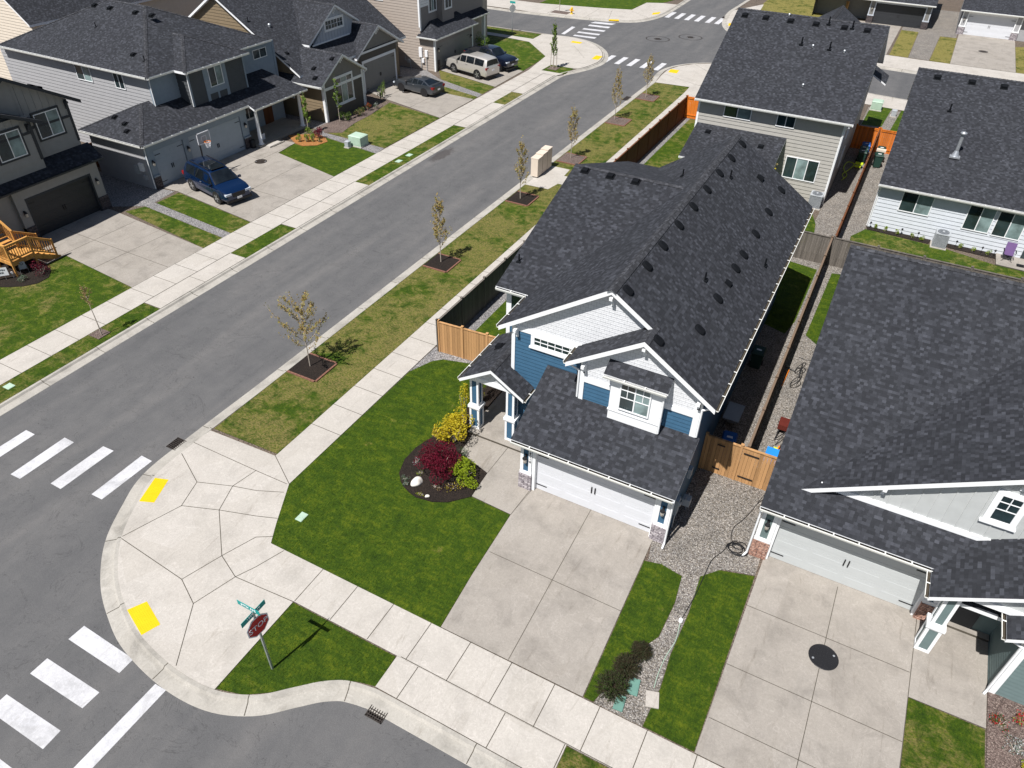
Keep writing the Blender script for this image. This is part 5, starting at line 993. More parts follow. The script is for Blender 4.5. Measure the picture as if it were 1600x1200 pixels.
r.slab([(-43.45, 30.6, 3.22), (-43.45, 40.4, 3.22), (-46.0, 40.4, zj(-46)), (-46.57, 40.4, zj(-46.57)), (-46.57, 33.72, zj(-46.57))], .15); r.slab([(-49.7, 36, 3.22), (-49.7, 30.6, 3.22), (-46.57, 33.72, zj(-46.57)), (-46.57, 36, zj(-46.57))], .15); ridge(r, (-43.45, 30.6, 3.22), (-46.57, 33.72, zj(-46.57)), .13, .3); ridge(r, (-49.7, 30.6, 3.22), (-46.57, 33.72, zj(-46.57)), .13, .3)
r.slab([(-49.7, 30.6, 3.22), (-43.45, 30.6, 3.22), (-46.57, 33.72, zj(-46.57))], .15)
r.slab([(-42.9, 40.36, zj(-42.9)), (-42.9, 46.4, zj(-42.9)), (-46.05, 44.9, zj(-46.05)), (-46.05, 40.36, zj(-46.05))], .14)
hz = 6.45; ru = 5.4
def hip(r, x0, x1, y0, y1, z, sl, t=.17):
    h = min(x1-x0, y1-y0)/2; zt = z+h*sl
    if x1-x0 > y1-y0: A = (x0+h, (y0+y1)/2, zt); C = (x1-h, (y0+y1)/2, zt)
    else: A = ((x0+x1)/2, y0+h, zt); C = ((x0+x1)/2, y1-h, zt)
    P = [(x0, y0, z), (x1, y0, z), (x1, y1, z), (x0, y1, z)]
    if x1-x0 > y1-y0: r.slab([P[0], P[1], C, A], t); r.slab([P[2], P[3], A, C], t); r.slab([P[1], P[2], C], t); r.slab([P[3], P[0], A], t)
    else: r.slab([P[1], P[2], C, A], t); r.slab([P[3], P[0], A, C], t); r.slab([P[0], P[1], A], t); r.slab([P[2], P[3], C], t)
    for a, b in ((P[0], A), (P[1], A if x1-x0 <= y1-y0 else C), (P[2], C), (P[3], C if x1-x0 <= y1-y0 else A)): ridge(r, a, b, .13, sl*.6)
    ridge(r, A, C, .15, sl)
hip(r, -61.5, -45.55, 34.0, 46.0, 6.42, .46); hip(r, -52, -44.5, 36.3, 42.5, 6.38, .46)
JR = roof_obj(J, r)
for x in (-50, -51.7, -54.4, -56.1): vent(JR, 'box', (x, 39.2, 6.42+.46*5.2), (0, -1), .46, 1.1)
vent(JR, 'box', (-48.4, 35.6, 6.42+.46*1.6), (0, -1), .46); vent(JR, 'pipe', (-47.0, 35.3, 7.0), (0, -1), .46); vent(JR, 'pipe', (-54, 37.3, 7.9), (0, -1), .46)
for x, y in ((-47.6, 32.2), (-46.3, 31.9), (-45.6, 31.4)): vent(JR, 'box', (x, y, 3.22+.46*(y-30.6)), (0, -1), .46)
gutter(J, (-43.45, 30.65, 3.2), (-43.45, 40.35, 3.2), (1, 0, 0)); gutter(J, (-49.7, 30.6, 3.2), (-43.5, 30.6, 3.2), (0, -1, 0)); gutter(J, (-61.5, 34.0, 6.4), (-45.6, 34.0, 6.4), (0, -1, 0)); gutter(J, (-45.55, 34.05, 6.4), (-45.55, 36.2, 6.4), (1, 0, 0)); gutter(J, (-44.5, 36.4, 6.36), (-44.5, 42.4, 6.36), (1, 0, 0)); gutter(J, (-42.9, 40.45, 2.95), (-42.9, 46.3, 2.95), (1, 0, 0)); gutter(J, (-45.55, 42.6, 6.4), (-45.55, 45.95, 6.4), (1, 0, 0))
downspout(J, [(-43.4, 30.7, 3.1), (-43.78, 30.95, 2.8), (-43.78, 30.95, .1)]); downspout(J, [(-45.5, 34.1, 6.3), (-45.9, 34.35, 6.0), (-45.9, 34.35, 4.4)]); downspout(J, [(-44.5, 36.4, 6.25), (-44.82, 36.62, 6.0), (-44.82, 36.62, 3.9)])
window(J, FS(34.43), -53.6, -52.0, 5.05, 6.15, blind=(1,)); window(J, FS(34.43), -49.6, -48.6, 5.05, 6.15)
window(J, FE(-46), 42.0, 43.2, 1.1, 2.3, trim=.1)
for y in (40.75, 45.6):
    c = MB(); c.lathe(-43.25, y, [(.22, .1), (.22, .2), (.15, .24), (.115, 2.7), (.16, 2.75), (.16, 2.82)], 14); c.build('porch_column', ['white' if y < 42 else 'white'], J)
dr = MB(); fbox(dr, FE(-46), 44.2, 45.2, .15, 2.2, .02, .06); dr.build('front_door', ['fenceb'], J); pf = MB(); pf.box(-46, -43.0, 40.35, 46.2, 0, .16); pf.box(-42.9, -42.3, 41.0, 42.3, 0, .1); pf.build('porch_floor', ['driveb'], J)
um = MB(); um.box(-44.75, -44.4, 30.85, 31.02, 1.2, 1.75, 0); um.box(-45.3, -45.0, 30.87, 31.02, .9, 1.5, 1); um.box(-44.6, -44.35, 30.87, 31.02, .6, .9, 1); build_split(um, 'utility_box', ['signw', 'acgrey'], J)

# brown house
A_ = empty('house', (-47, 54, 0), 'brown house with three white trimmed street gables and a dormer', 'house')
w_ = MB(); w_.box(-62, -44.9, 47.5, 62.0, 0, 3.3, 0); w_.box(-46, -42.22, 47.53, 52.7, 0, 3.1, 0)
prism_y(w_, [(-62, 3), (-44.9, 3), (-44.9, 3.7), (-52.5, 8.6), (-60, 3.9)], 47.5, 62.0, 0)
fL = FS(47.5); siding(w_, fL, [(-62, 0), (-42.22, 0), (-42.22, 2.9), (-44.6, 3.6), (-52.5, 8.55), (-60, 3.9), (-62, 3)], 0, .25, .028)
fA = FE(-42.22); siding(w_, fA, rect(47.53, 52.7, 0, 2.5), 1, .17); w_.add([fA(47.53, 2.7, .01), fA(52.7, 2.7, .01), fA(52.7, 3.1, .01), fA(49.97, 4.75, .01), fA(47.53, 3.2, .01)], [(0, 1, 2, 3, 4)], 2)
prism_x(w_, [(47.53, 2.9), (52.7, 2.9), (52.7, 3.15), (49.97, 4.75), (47.53, 3.2)], -47, -42.23, 2)
fC = FE(-44.3); siding(w_, fC, rect(55.2, 60.8, 2.4, 3.3), 1, .17); w_.add([fC(54.9, 3.5, .01), fC(61.0, 3.5, .01), fC(57.85, 5.25, .01)], [(0, 1, 2)], 2); prism_x(w_, [(54.9, 2.9), (61, 2.9), (61, 3.4), (57.85, 5.2), (54.9, 3.4)], -50, -44.32, 2); w_.box(-46, -44.32, 55.2, 60.8, 0, 3.3, 0)
fD = FE(-46.05); prism_x(w_, [(51.2, 4.55), (56.5, 4.55), (56.9, 5.9), (54.4, 7.3)], -50, -46.06, 3); batten(w_, fD, [(51.3, 4.6), (56.2, 4.7), (57.0, 5.8), (54.4, 7.25)], 3, .4)
siding(w_, faces('y', 62.0, 1), rect(-62, -44.9, 0, 3.3), 0, .25, .028)
w_.build('wall', ['l3s', 'l3d', 'l3m', 'l3g'], A_)
t = MB(); trimbox(t, fA, 47.5, 52.72, 2.5, 2.72, .05); trimbox(t, fA, 47.5, 47.68, 0, 3.1, .055); trimbox(t, fA, 52.55, 52.74, 0, 3.1, .055); fbox(t, fL, -42.4, -42.2, 0, 3.0, 0, .05); trimbox(t, fC, 55.0, 60.9, 3.36, 3.58, .05); trimbox(t, fC, 55.4, 60.6, 2.55, 2.78, .06); trimbox(t, fC, 55.4, 55.6, 0, 2.55, .06); trimbox(t, fC, 60.4, 60.6, 0, 2.55, .06)
trimbox(t, fD, 51.2, 56.3, 4.55, 4.8, .06); corbel(t, fA, 49.97, 4.6); corbel(t, fC, 57.85, 5.0); corbel(t, fD, 54.35, 7.1); build_split(t, 'trim_board', ['white'], A_)
garage_door(A_, fC, 55.6, 60.4, .03, 2.55, 'doort', .02)
r = MB(); sa = .633; za = lambda x: 3.55+sa*(-44.2-x)
r.slab([(-44.2, 47.15, za(-44.2)), (-44.2, 62.4, za(-44.2)), (-52.4, 62.4, za(-52.4)), (-52.4, 47.15, za(-52.4))], .18); r.slab([(-52.4, 47.15, za(-52.4)), (-52.4, 62.4, za(-52.4)), (-61, 62.4, 3.3), (-61, 47.15, 3.3)], .18)
r.slab([(-41.85, 46.85, 3.08), (-41.85, 49.97, 4.97), (-48, 49.97, 4.97), (-48, 46.85, 3.08)], .18); r.slab([(-41.85, 49.97, 4.97), (-41.85, 53.0, 3.15), (-48, 53.0, 3.15), (-48, 49.97, 4.97)], .18)
r.slab([(-43.9, 54.3, 3.3), (-43.9, 57.85, 5.45), (-50, 57.85, 5.45), (-50, 54.3, 3.3)], .18); r.slab([(-43.9, 57.85, 5.45), (-43.9, 61.6, 3.3), (-50, 61.6, 3.3), (-50, 57.85, 5.45)], .18)
r.slab([(-45.7, 50.45, 5.0), (-45.7, 54.35, 7.5), (-51.5, 54.35, 7.5), (-51.5, 50.45, 5.0)], .17); r.slab([(-45.7, 54.35, 7.5), (-45.7, 57.4, 5.75), (-51.5, 57.4, 5.75), (-51.5, 54.35, 7.5)], .17)
ridge(r, (-41.85, 49.97, 4.97), (-46, 49.97, 4.97)); ridge(r, (-43.9, 57.85, 5.45), (-47.2, 57.85, 5.45)); ridge(r, (-45.7, 54.35, 7.5), (-50.2, 54.35, 7.5))
AR = roof_obj(A_, r)
for x, y, dx, s2, z in ((-43.6, 48.3, -1, .6, 3.95), (-42.5, 49.4, -1, .6, 4.6), (-42.9, 47.5, -1, .6, 3.5)): vent(AR, 'box', (x, y, z), (0, -1), .6)
for y in (49, 50.5, 52.5): vent(AR, 'box', (-51.6, y, za(-51.6)), (1, 0), sa, 1.1)
vent(AR, 'pipe', (-49.5, 47.8, za(-49.5)), (1, 0), sa); vent(AR, 'dot', (-48.6, 49.2, za(-48.6)), (1, 0), sa, 1.3); vent(AR, 'box', (-46.2, 48.2, za(-46.2)), (1, 0), sa, .8)
gutter(A_, (-44.5, 46.85, 3.05), (-41.9, 46.85, 3.05), (0, -1, 0)); downspout(A_, [(-41.9, 46.9, 3.0), (-42.15, 47.4, 2.7), (-42.15, 47.4, .1)], 'white'); downspout(A_, [(-41.9, 52.95, 3.0), (-42.15, 52.8, 2.8), (-42.15, 52.8, .1)], 'white')
window(A_, fA, 49.0, 51.2, 1.1, 3.15, trim=.14, cols=3, blind=(1,), sill=True); window(A_, fD, 53.1, 55.5, 5.6, 6.35, trim=.13, cols=3, grid=(6, 2, 0))
window(A_, fL, -46.9, -45.4, 1.5, 2.7, blind=(1,)); window(A_, fL, -53.5, -51.5, 4.2, 5.2, blind=(1,))

# tan corner house
Z_ = empty('house', (-47, 70, 0), 'tan two storey corner house with low garage roof behind the parked truck', 'house')
w_ = MB(); w_.box(-62, -44.0, 64.63, 78, 0, 7.4, 0); w_.box(-46, -42.38, 64.63, 72.0, 0, 3.1, 0); w_.box(-45, -43.4, 67.8, 70.0, 3, 7.2, 1)
siding(w_, FS(64.63), rect(-62, -44.0, 0, 7.4), 0, .25, .028); siding(w_, FS(64.63), rect(-44.0, -42.38, 0, 3.1), 0, .25, .028); siding(w_, FE(-44.0), rect(64.63, 77, 3.6, 7.4), 1, .25, .028); siding(w_, FE(-43.4), rect(67.8, 70, 3.6, 7.2), 1, .25, .028); siding(w_, FE(-42.38), rect(64.63, 72, 0, 3.1), 1, .25, .028)
w_.build('wall', ['l4s', 'l4m'], Z_)
t = MB(); trimbox(t, FS(64.63), -44.12, -43.97, 3.9, 7.4, .05); trimbox(t, FE(-44.0), 64.6, 64.8, 3.6, 7.4, .05); trimbox(t, FS(64.63), -42.5, -42.34, 0, 3.1, .05); trimbox(t, FE(-42.38), 64.6, 64.78, 0, 3.1, .05); trimbox(t, FE(-42.38), 71.8, 72.0, 0, 3.1, .05); trimbox(t, FE(-44), 64.8, 66.6, 5.6, 6.6, .03); build_split(t, 'trim_board', ['white'], Z_)
gp = MB(); fbox(gp, FE(-42.38), 65.0, 65.3, 0, 1.0, .02, .12); gp.build('stone_base', ['stoned'], Z_)
garage_door(Z_, FE(-42.38), 65.4, 71.2, .03, 2.5, 'doort', .03); porch_light(Z_, FE(-42.38), 65.15, 1.9); porch_light(Z_, FE(-42.38), 71.5, 1.9)
r = MB(); r.slab([(-41.95, 64.25, 3.15), (-41.95, 72.4, 3.15), (-44.0, 71.4, 4.2), (-44.0, 66.3, 4.2)], .15); r.slab([(-44.2, 64.25, 3.15), (-41.95, 64.25, 3.15), (-44.0, 66.3, 4.2), (-44.2, 66.3, 4.2)], .15)
r.slab([(-43.0, 71.6, 3.3), (-43.0, 76.6, 3.3), (-45, 76.6, 4.2), (-45, 71.6, 4.2)], .15); hip(r, -62.5, -43.5, 64.15, 78.4, 7.45, .46)
roof_obj(Z_, r); gutter(Z_, (-41.95, 64.3, 3.13), (-41.95, 72.35, 3.13), (1, 0, 0)); gutter(Z_, (-44.2, 64.25, 3.13), (-42.0, 64.25, 3.13), (0, -1, 0)); gutter(Z_, (-43.0, 71.7, 3.28), (-43.0, 76.5, 3.28), (1, 0, 0))
window(Z_, FE(-44), 66.3, 67.6, 5.0, 6.5, trim=.1, cols=3, blind=(1,)); window(Z_, FE(-43.4), 68.3, 69.5, 5.0, 6.5, trim=.1); window(Z_, FS(64.63), -49.3, -48.2, 5.8, 6.6)
c = MB(); c.box(-43.5, -43.2, 75.9, 76.2, 0, 3.1); c.build('porch_column', ['white'], Z_)
um = MB(); um.box(-44.2, -43.85, 64.45, 64.63, 1.2, 2.1, 0); um.box(-43.5, -43.2, 64.45, 64.63, 1.3, 1.9, 0); um.box(-43.9, -43.65, 64.45, 64.63, .7, 1.1, 0); um.tube((-43.35, 64.5, 1.3), (-43.35, 64.5, 0), .03, 6, 1); um.tube((-44.0, 64.5, 1.2), (-44.0, 64.5, 0), .03, 6, 1); build_split(um, 'utility_box', ['signw', 'acgrey'], Z_)
gm = MB(); gm.box(-45.6, -45.35, 64.35, 64.6, .5, .8, 0); gm.path([(-45.9, 64.55, 1.0), (-45.9, 64.4, .7), (-45.6, 64.4, .7)], .03, 6, 0); gm.path([(-45.3, 64.4, .7), (-45.2, 64.4, .0)], .03, 6, 0); gm.build('gas_meter', ['acgrey'], Z_)

# houses behind the left row
def backhouse(loc, x0, x1, y0, y1, h, ridge_axis, sl, wall, label, wins=()):
    root = empty('house', loc, label, 'house', 'houses farther back'); w_ = MB(); w_.box(x0, x1, y0, y1, 0, h, 0)
    cx, cy = (x0+x1)/2, (y0+y1)/2; hw = (y1-y0)/2 if ridge_axis == 'x' else (x1-x0)/2; zt = h+hw*sl; ov = .4; r = MB()
    if ridge_axis == 'x':
        P = [(y0, h), (y1, h), (cy, zt)]; prism_x(w_, P, x0, x1, 0); siding(w_, FE(x1), [(y0, 0), (y1, 0), (y1, h), (cy, zt), (y0, h)], 0, .25, .028); siding(w_, FS(y0), rect(x0, x1, 0, h), 0, .25, .028); siding(w_, FW(x0), [(y0, 0), (y1, 0), (y1, h), (cy, zt), (y0, h)], 0, .25, .028)
        zt += .2; ze = zt-(hw+ov)*sl; r.slab([(x0-ov, y0-ov, ze), (x1+ov, y0-ov, ze), (x1+ov, cy, zt), (x0-ov, cy, zt)], .18); r.slab([(x0-ov, cy, zt), (x1+ov, cy, zt), (x1+ov, y1+ov, ze), (x0-ov, y1+ov, ze)], .18)
    else:
        prism_y(w_, [(x0, h), (x1, h), (cx, zt)], y0, y1, 0); siding(w_, FS(y0), [(x0, 0), (x1, 0), (x1, h), (cx, zt), (x0, h)], 0, .25, .028); siding(w_, FE(x1), rect(y0, y1, 0, h), 0, .25, .028)
        zt += .2; ze = zt-(hw+ov)*sl; r.slab([(cx, y0-ov, zt), (x1+ov, y0-ov, ze), (x1+ov, y1+ov, ze), (cx, y1+ov, zt)], .18); r.slab([(x0-ov, y0-ov, ze), (cx, y0-ov, zt), (cx, y1+ov, zt), (x0-ov, y1+ov, ze)], .18)
    w_.build('wall', [wall], root); rf = roof_obj(root, r)
    for f, a, b, c, d in wins: window(root, f, a, b, c, d, trim=.08, blind=(1,))
    return root

backhouse((-73, 50, 0), -80, -66.8, 40.3, 66, 6.2, 'y', .8, 'cream', 'cream sided house glimpsed at the top left corner beyond the hipped roof')
backhouse((-78, 63, 0), -86, -72, 57, 72, 5.6, 'x', .5, 'blue', 'blue house glimpsed at the top edge between two roofs', [(FE(-72), 59.2, 60.4, 2.6, 4.6)])
def farhouse(loc, x0, x1, y, wall, door, stone_, dx, label, trim='white'):
    root = empty('house', loc, label, 'house', 'houses across the far street'); w_ = MB(); w_.box(x0, dx[0]-.6, y+2.2, y+14, 0, 3.0, 0); w_.box(dx[0]-.68, x1, y+.3, y+14, 0, 3.0, 0); siding(w_, FS(y+2.2), rect(x0, dx[0]-.7, 0, 3), 0, .25, .028); w_.box(x0+1, x1-1, y+5, y+14, 3, 6, 0);  siding(w_, FE(x1), rect(y+.3, y+14, 0, 3), 0, .25, .028); siding(w_, FW(x0), rect(y+.3, y+14, 0, 3), 0, .25, .028); w_.build('wall', [wall], root)
    gp = MB(); f = FS(y)
    for a, b in ((dx[0]-.7, dx[0]), (dx[1], dx[1]+.7)):
        fbox(gp, f, a, b, .95, 2.8, -.32, 0, 0); fbox(gp, f, a, a+.12, .95, 2.8, 0, .03, 1); fbox(gp, f, b-.12, b, .95, 2.8, 0, .03, 1); fbox(gp, f, a-.03, b+.03, .85, .98, -.3, .06, 1); fbox(gp, f, a-.02, b+.02, 0, .88, -.32, .05, 2)
    fbox(gp, f, dx[0], dx[1], 2.35, 2.8, -.32, -.02, 1); gp.build('garage_front', [wall, trim, stone_], root)
    garage_door(root, f, dx[0], dx[1], .03, 2.35, door, -.2); porch_light(root, f, dx[0]-.35, 1.7)
    r = MB(); r.slab([(x0-.3, y-.45, 2.75), (x1+.3, y-.45, 2.75), (x1+.3, y+5, 5.3), (x0-.3, y+5, 5.3)], .15); hip(r, x0-.2, x1+.2, y+4.5, y+14.5, 6, .46); roof_obj(root, r); gutter(root, (x0-.28, y-.45, 2.73), (x1+.28, y-.45, 2.73), (0, -1, 0)); return root
farhouse((-5, 118, 0), -14, -.15, 111.4, 'l3m', 'doord', 'stoned', (-6.6, -.85), 'dark taupe house with charcoal garage door at the top edge left of the gravel', 'l3g')
farhouse((7, 118, 0), 3.2, 13, 111.2, 'l2s', 'doorw', 'stoneg', (3.95, 9.0), 'pale house with white garage door at the top right corner')
# ================================================================ fences
def fence(pts, mat, label, h=1.8, step=2.4, side=1, board=.14, capm=None, gate=None, group=None, gates=()):
    P0 = Vector((*pts[0], 0)); root = empty('fence', (pts[0][0], pts[0][1], 0), label, 'fence', group)
    for a, b in zip(pts, pts[1:]):
        a = Vector((*a, 0)); b = Vector((*b, 0)); e = (b-a); L = e.length; e.normalize(); n = Vector((-e.y, e.x, 0))*side; k = max(1, round(L/step))
        for i in range(k):
            c0 = a+e*(L*i/k); c1 = a+e*(L*(i+1)/k); mb = MB(); x = .06; L1 = (c1-c0).length-.06
            while x < L1-.02:
                w1 = min(board-.008, L1-x); p = c0+e*x; q = c0+e*(x+w1)
                hh = h-.04
                mb.hexa([p, q, q+n*.02, p+n*.02]+[v+Vector((0, 0, hh)) for v in (p, q, q+n*.02, p+n*.02)], 0); x += board
            for z in (.25, h-.16):
                p = c0+e*.05-n*.045; q = c1-e*.05-n*.045; mb.hexa([v+Vector((0, 0, z)) for v in (p, q, q+n*.045, p+n*.045)]+[v+Vector((0, 0, z+.09)) for v in (p, q, q+n*.045, p+n*.045)], 0)
            p = c0+e*.05-n*.05; q = c1-e*.05-n*.05; mb.hexa([v+Vector((0, 0, h-.04)) for v in (p, q, q+n*.1, p+n*.1)]+[v+Vector((0, 0, h)) for v in (p, q, q+n*.1, p+n*.1)], 0)
            mb.build('panel', [mat], root)
        for i in range(k+1):
            c = a+e*(L*i/k); mb = MB(); mb.box(c.x-.05, c.x+.05, c.y-.05, c.y+.05, 0, h+.07); mb.box(c.x-.065, c.x+.065, c.y-.065, c.y+.065, h+.07, h+.1); mb.build('post', [mat], root)
    for (x, y, z, u) in gates:
        mb = MB()
        for zz in (.3, h-.3): mb.box(x, x+u, y-.04, y-.02, zz, zz+.05)
        mb.build('gate_hinge', ['black'], root)
    return root
fence([(-16.6, 24.5), (-12.65, 24.75)], 'fencet', 'tan wooden fence left of the main house between sidewalk and porch', 1.8, 1.25, -1)
fence([(-2.84, 22.85), (-.02, 22.85)], 'fencet', 'tan wooden gate fence between the main house and its right neighbour', 1.85, 1.42, -1, gates=((-2.35, 22.82, 0, .3), (-1.3, 22.82, 0, .3), (-1.0, 22.82, 0, .3)))
fence([(-16.66, 24.5), (-16.62, 43.0)], 'fenceg', 'dark weathered fence along the right sidewalk beside the main house', 1.8, 2.4, -1)
fence([(-16.62, 43.1), (-16.55, 64.3)], 'fenceb', 'reddish brown fence running up beside the roadside verge', 1.8, 2.4, -1)
fence([(-16.5, 64.4), (-12.6, 64.4)], 'fenceo', 'bright orange fence section at the far corner beside the rear house', 1.8, 2.0, 1)
fence([(-1.2, 23.0), (-1.2, 43.2)], 'fencew', 'long narrow fence separating the gravel side yards of the two front houses', 1.8, 2.4, 1)
fence([(-1.05, 43.5), (-.88, 64.5)], 'fenceb', 'reddish fence separating the side yards of the two rear houses', 1.8, 2.4, 1)
fence([(-16.5, 43.3), (-1.25, 43.3)], 'fenceg', 'grey weathered back fence behind the main house', 1.8, 2.4, -1)
fence([(-1.1, 43.35), (13.5, 43.35)], 'fenceg', 'grey weathered back fence behind the right neighbour roof ridge', 1.8, 2.4, -1)
fence([(-2.6, 64.4), (-.95, 64.4)], 'fenceo', 'orange gate panel beside the rear house, left of the dividing fence', 1.8, 1.6, 1)
fence([(-.8, 64.4), (.5, 64.4)], 'fenceo', 'orange gate panel with diagonal brace right of the dividing fence', 1.8, 1.3, 1)
fence([(-50.5, 27.8), (-50.5, 34.3)], 'fenceb', 'dark brown fence set back between the leftmost house and the three car garage', 1.8, 2.0, 1)
fence([(-13.5, 126), (-13.0, 118), (-10, 113)], 'fencet', 'tan fence at the top edge beyond the far street', 1.8, 2.4, 1)
# ================================================================ plants
def branch_pts(n, h, h0, spread, rise=1.25):
    segs = []; leafp = []
    for i in range(n):
        t = (i+.5)/n; z0 = h0+(h-h0)*t*.8; a = i*2.4+random.uniform(-.5, .5); L = spread*(1.0-.62*t)*random.uniform(.75, 1.2)
        p0 = Vector((random.uniform(-.02, .02), random.uniform(-.02, .02), z0)); d = Vector((math.cos(a), math.sin(a), rise*random.uniform(.8, 1.3))).normalized(); p1 = p0+d*L*.55; p2 = p1+(d+Vector((0, 0, .5))).normalized()*L*.5
        segs += [(p0, p1, .014, .009), (p1, p2, .009, .004)]
        for s in range(3):
            q = p0.lerp(p1, random.uniform(.4, 1)) if s < 1 else p1.lerp(p2, random.random()); d2 = (d+Vector((random.uniform(-1, 1), random.uniform(-1, 1), .5))).normalized(); e2 = q+d2*L*.3; segs.append((q, e2, .005, .003)); leafp.append((q, e2))
        leafp += [(p0.lerp(p1, .35), p1), (p1, p2), (p1, p2)]
    return segs, leafp
def young_tree(x, y, h, label, mats=('lfT', 'lfB'), spread=.75, n=16, nl=900, h0=1.2, sz=.075, seed=1, group=None, stake=0, rise=1.25, tr=.035):
    random.seed(seed); root = empty('young_tree', (x, y, 0), label, 'tree', group); mb = MB(); segs, lp = branch_pts(n, h, h0, spread, rise)
    o = Vector((x, y, 0)); lean = Vector((random.uniform(-.04, .04), random.uniform(-.04, .04), 0)); m = 5
    pts = [o+lean*math.sin(k*1.3)+Vector((0, 0, h*.97*k/m)) for k in range(m+1)]
    for k in range(m): mb.tube(pts[k], pts[k+1], tr*(1-.17*k), 7, 0, tr*(1-.17*(k+1)))
    for a, b, r0, r1 in segs: mb.tube(o+a, o+b, r0, 4, 0, r1, False)
    for s in range(stake): mb.tube((x+(-1)**s*.35, y+.1, 0), (x+(-1)**s*.3, y+.1, 1.9), .03, 6, 0)
    mb.build('trunk', ['bark'], root)
    P = []
    lp += [(Vector((0, 0, h0+.6)), Vector((0, 0, h)))]*3
    for i in range(int(nl*1.15)):
        a, b = lp[random.randrange(len(lp))]; q = a.lerp(b, random.random()); P.append((x+q.x+random.gauss(0, .045), y+q.y+random.gauss(0, .045), q.z+random.gauss(0, .05)))
    leaves('crown', root, list(mats), P, sz*1.15, split=.45); return root
G_ = 'young street trees along the long verge'
for (x, y, h, sp, nl, sd, lab) in ((-21.36, 20.4, 4.2, 1.5, 1500, 3, 'widest young street tree, nearest one, in a red edged mulch square'), (-21.31, 32.11, 4.45, .85, 1150, 5, 'slim young street tree second from the near end of the verge'), (-21.27, 42.29, 4.4, .8, 1000, 8, 'young street tree just below the tan mailbox lockers'), (-21.26, 50.75, 4.1, .8, 1000, 11, 'young street tree just above the tan mailbox lockers'), (-21.57, 60.6, 4.5, .85, 1000, 13, 'brownish young tree second from the far end of the verge'), (-21.33, 67.93, 3.95, .8, 850, 17, 'farthest young tree of the long verge, near the crosswalk')):
    young_tree(x, y, h, lab, ('lfT', 'lfB') if y < 48 else ('lfB', 'lfT'), sp*1.25, 22 if sp > 1 else 18, nl, .9, .085, sd, G_, rise=.85 if sp > 1 else 1.5)
young_tree(-32.2, 17.33, 2.95, 'thin young tree with rusty leaves on the left verge', ('lfB', 'lfB'), .5, 8, 260, 1.7, .07, 21)
young_tree(-32.78, 71.84, 4.7, 'bright green staked tree at the rounded far corner', ('lfL', 'lfG'), .8, 18, 1300, 1.0, .11, 23, stake=2, rise=1.6, tr=.05)
young_tree(-42.9, 95.1, 4.2, 'thin tree in the verge beyond the cross street', ('lfL', 'lfG'), .5, 8, 200, 2, .1, 25)
young_tree(-41.9, 44.7, 3.4, 'slender leafy sapling before the brown house side wall', ('lfL', 'lfL'), .45, 10, 420, .8, .12, 27)
young_tree(-41.4, 48.1, 3.9, 'slender leafy sapling in front of the gabled front window', ('lfL', 'lfG'), .5, 10, 420, 1.0, .12, 29)
young_tree(-5.9, 47.6, 3.9, 'golden leaved small tree behind the main house by the patio roof', ('lfY', 'lfB'), .5, 12, 600, 1, .1, 31)
def mulch_square(x0, x1, y0, y1, mat, label, edge=True):
    mb = MB(); mb.box(x0, x1, y0, y1, -.05, .05, 0); nx = int((x1-x0)/.2)
    if edge:
        for i in range(nx): mb.box(x0+(x1-x0)*i/nx+.006, x0+(x1-x0)*(i+1)/nx-.006, y0-.09, y0, -.05, .075, 1)
        ny = int((y1-y0)/.2)
        for i in range(ny): mb.box(x1, x1+.09, y0+(y1-y0)*i/ny+.006, y0+(y1-y0)*(i+1)/ny-.006, -.05, .075, 1)
        for i in range(nx): mb.box(x0+(x1-x0)*i/nx+.006, x0+(x1-x0)*(i+1)/nx-.006, y1, y1+.09, -.05, .072, 1)
    tag(mb.build('tree_bed', [mat, 'brick']), label, 'tree bed', 'edged tree beds along the verge')
mulch_square(-22.05, -20.4, 19.6, 21.15, 'mulch', 'black mulch square with brick edging under the nearest street tree'); mulch_square(-22.0, -20.42, 31.25, 32.85, 'mulch', 'black mulch square under the second street tree'); mulch_square(-22.0, -20.35, 41.5, 43.2, 'mulch', 'black mulch square below the mailbox lockers')
mulch_square(-22.0, -20.3, 49.7, 51.5, 'mulchp', 'pale bark square just above the mailbox lockers'); mulch_square(-22.0, -20.3, 59.5, 61.3, 'mulchp', 'pale bark square under the brownish young tree'); mulch_square(-22.0, -20.3, 67.0, 68.7, 'mulchp', 'pale bark square nearest the far corner')
mulch_square(-32.75, -32.0, 17.0, 17.7, 'mulchp', 'small bare circle of bark at the foot of the rusty young tree', False); mulch_square(-33.2, -32.2, 71.3, 72.4, 'mulchp', 'bark patch under the bright green staked tree', False); mulch_square(-43.9, -41.6, 94.5, 95.9, 'mulchp', 'reddish bark patch under the tree beyond the cross street', False)
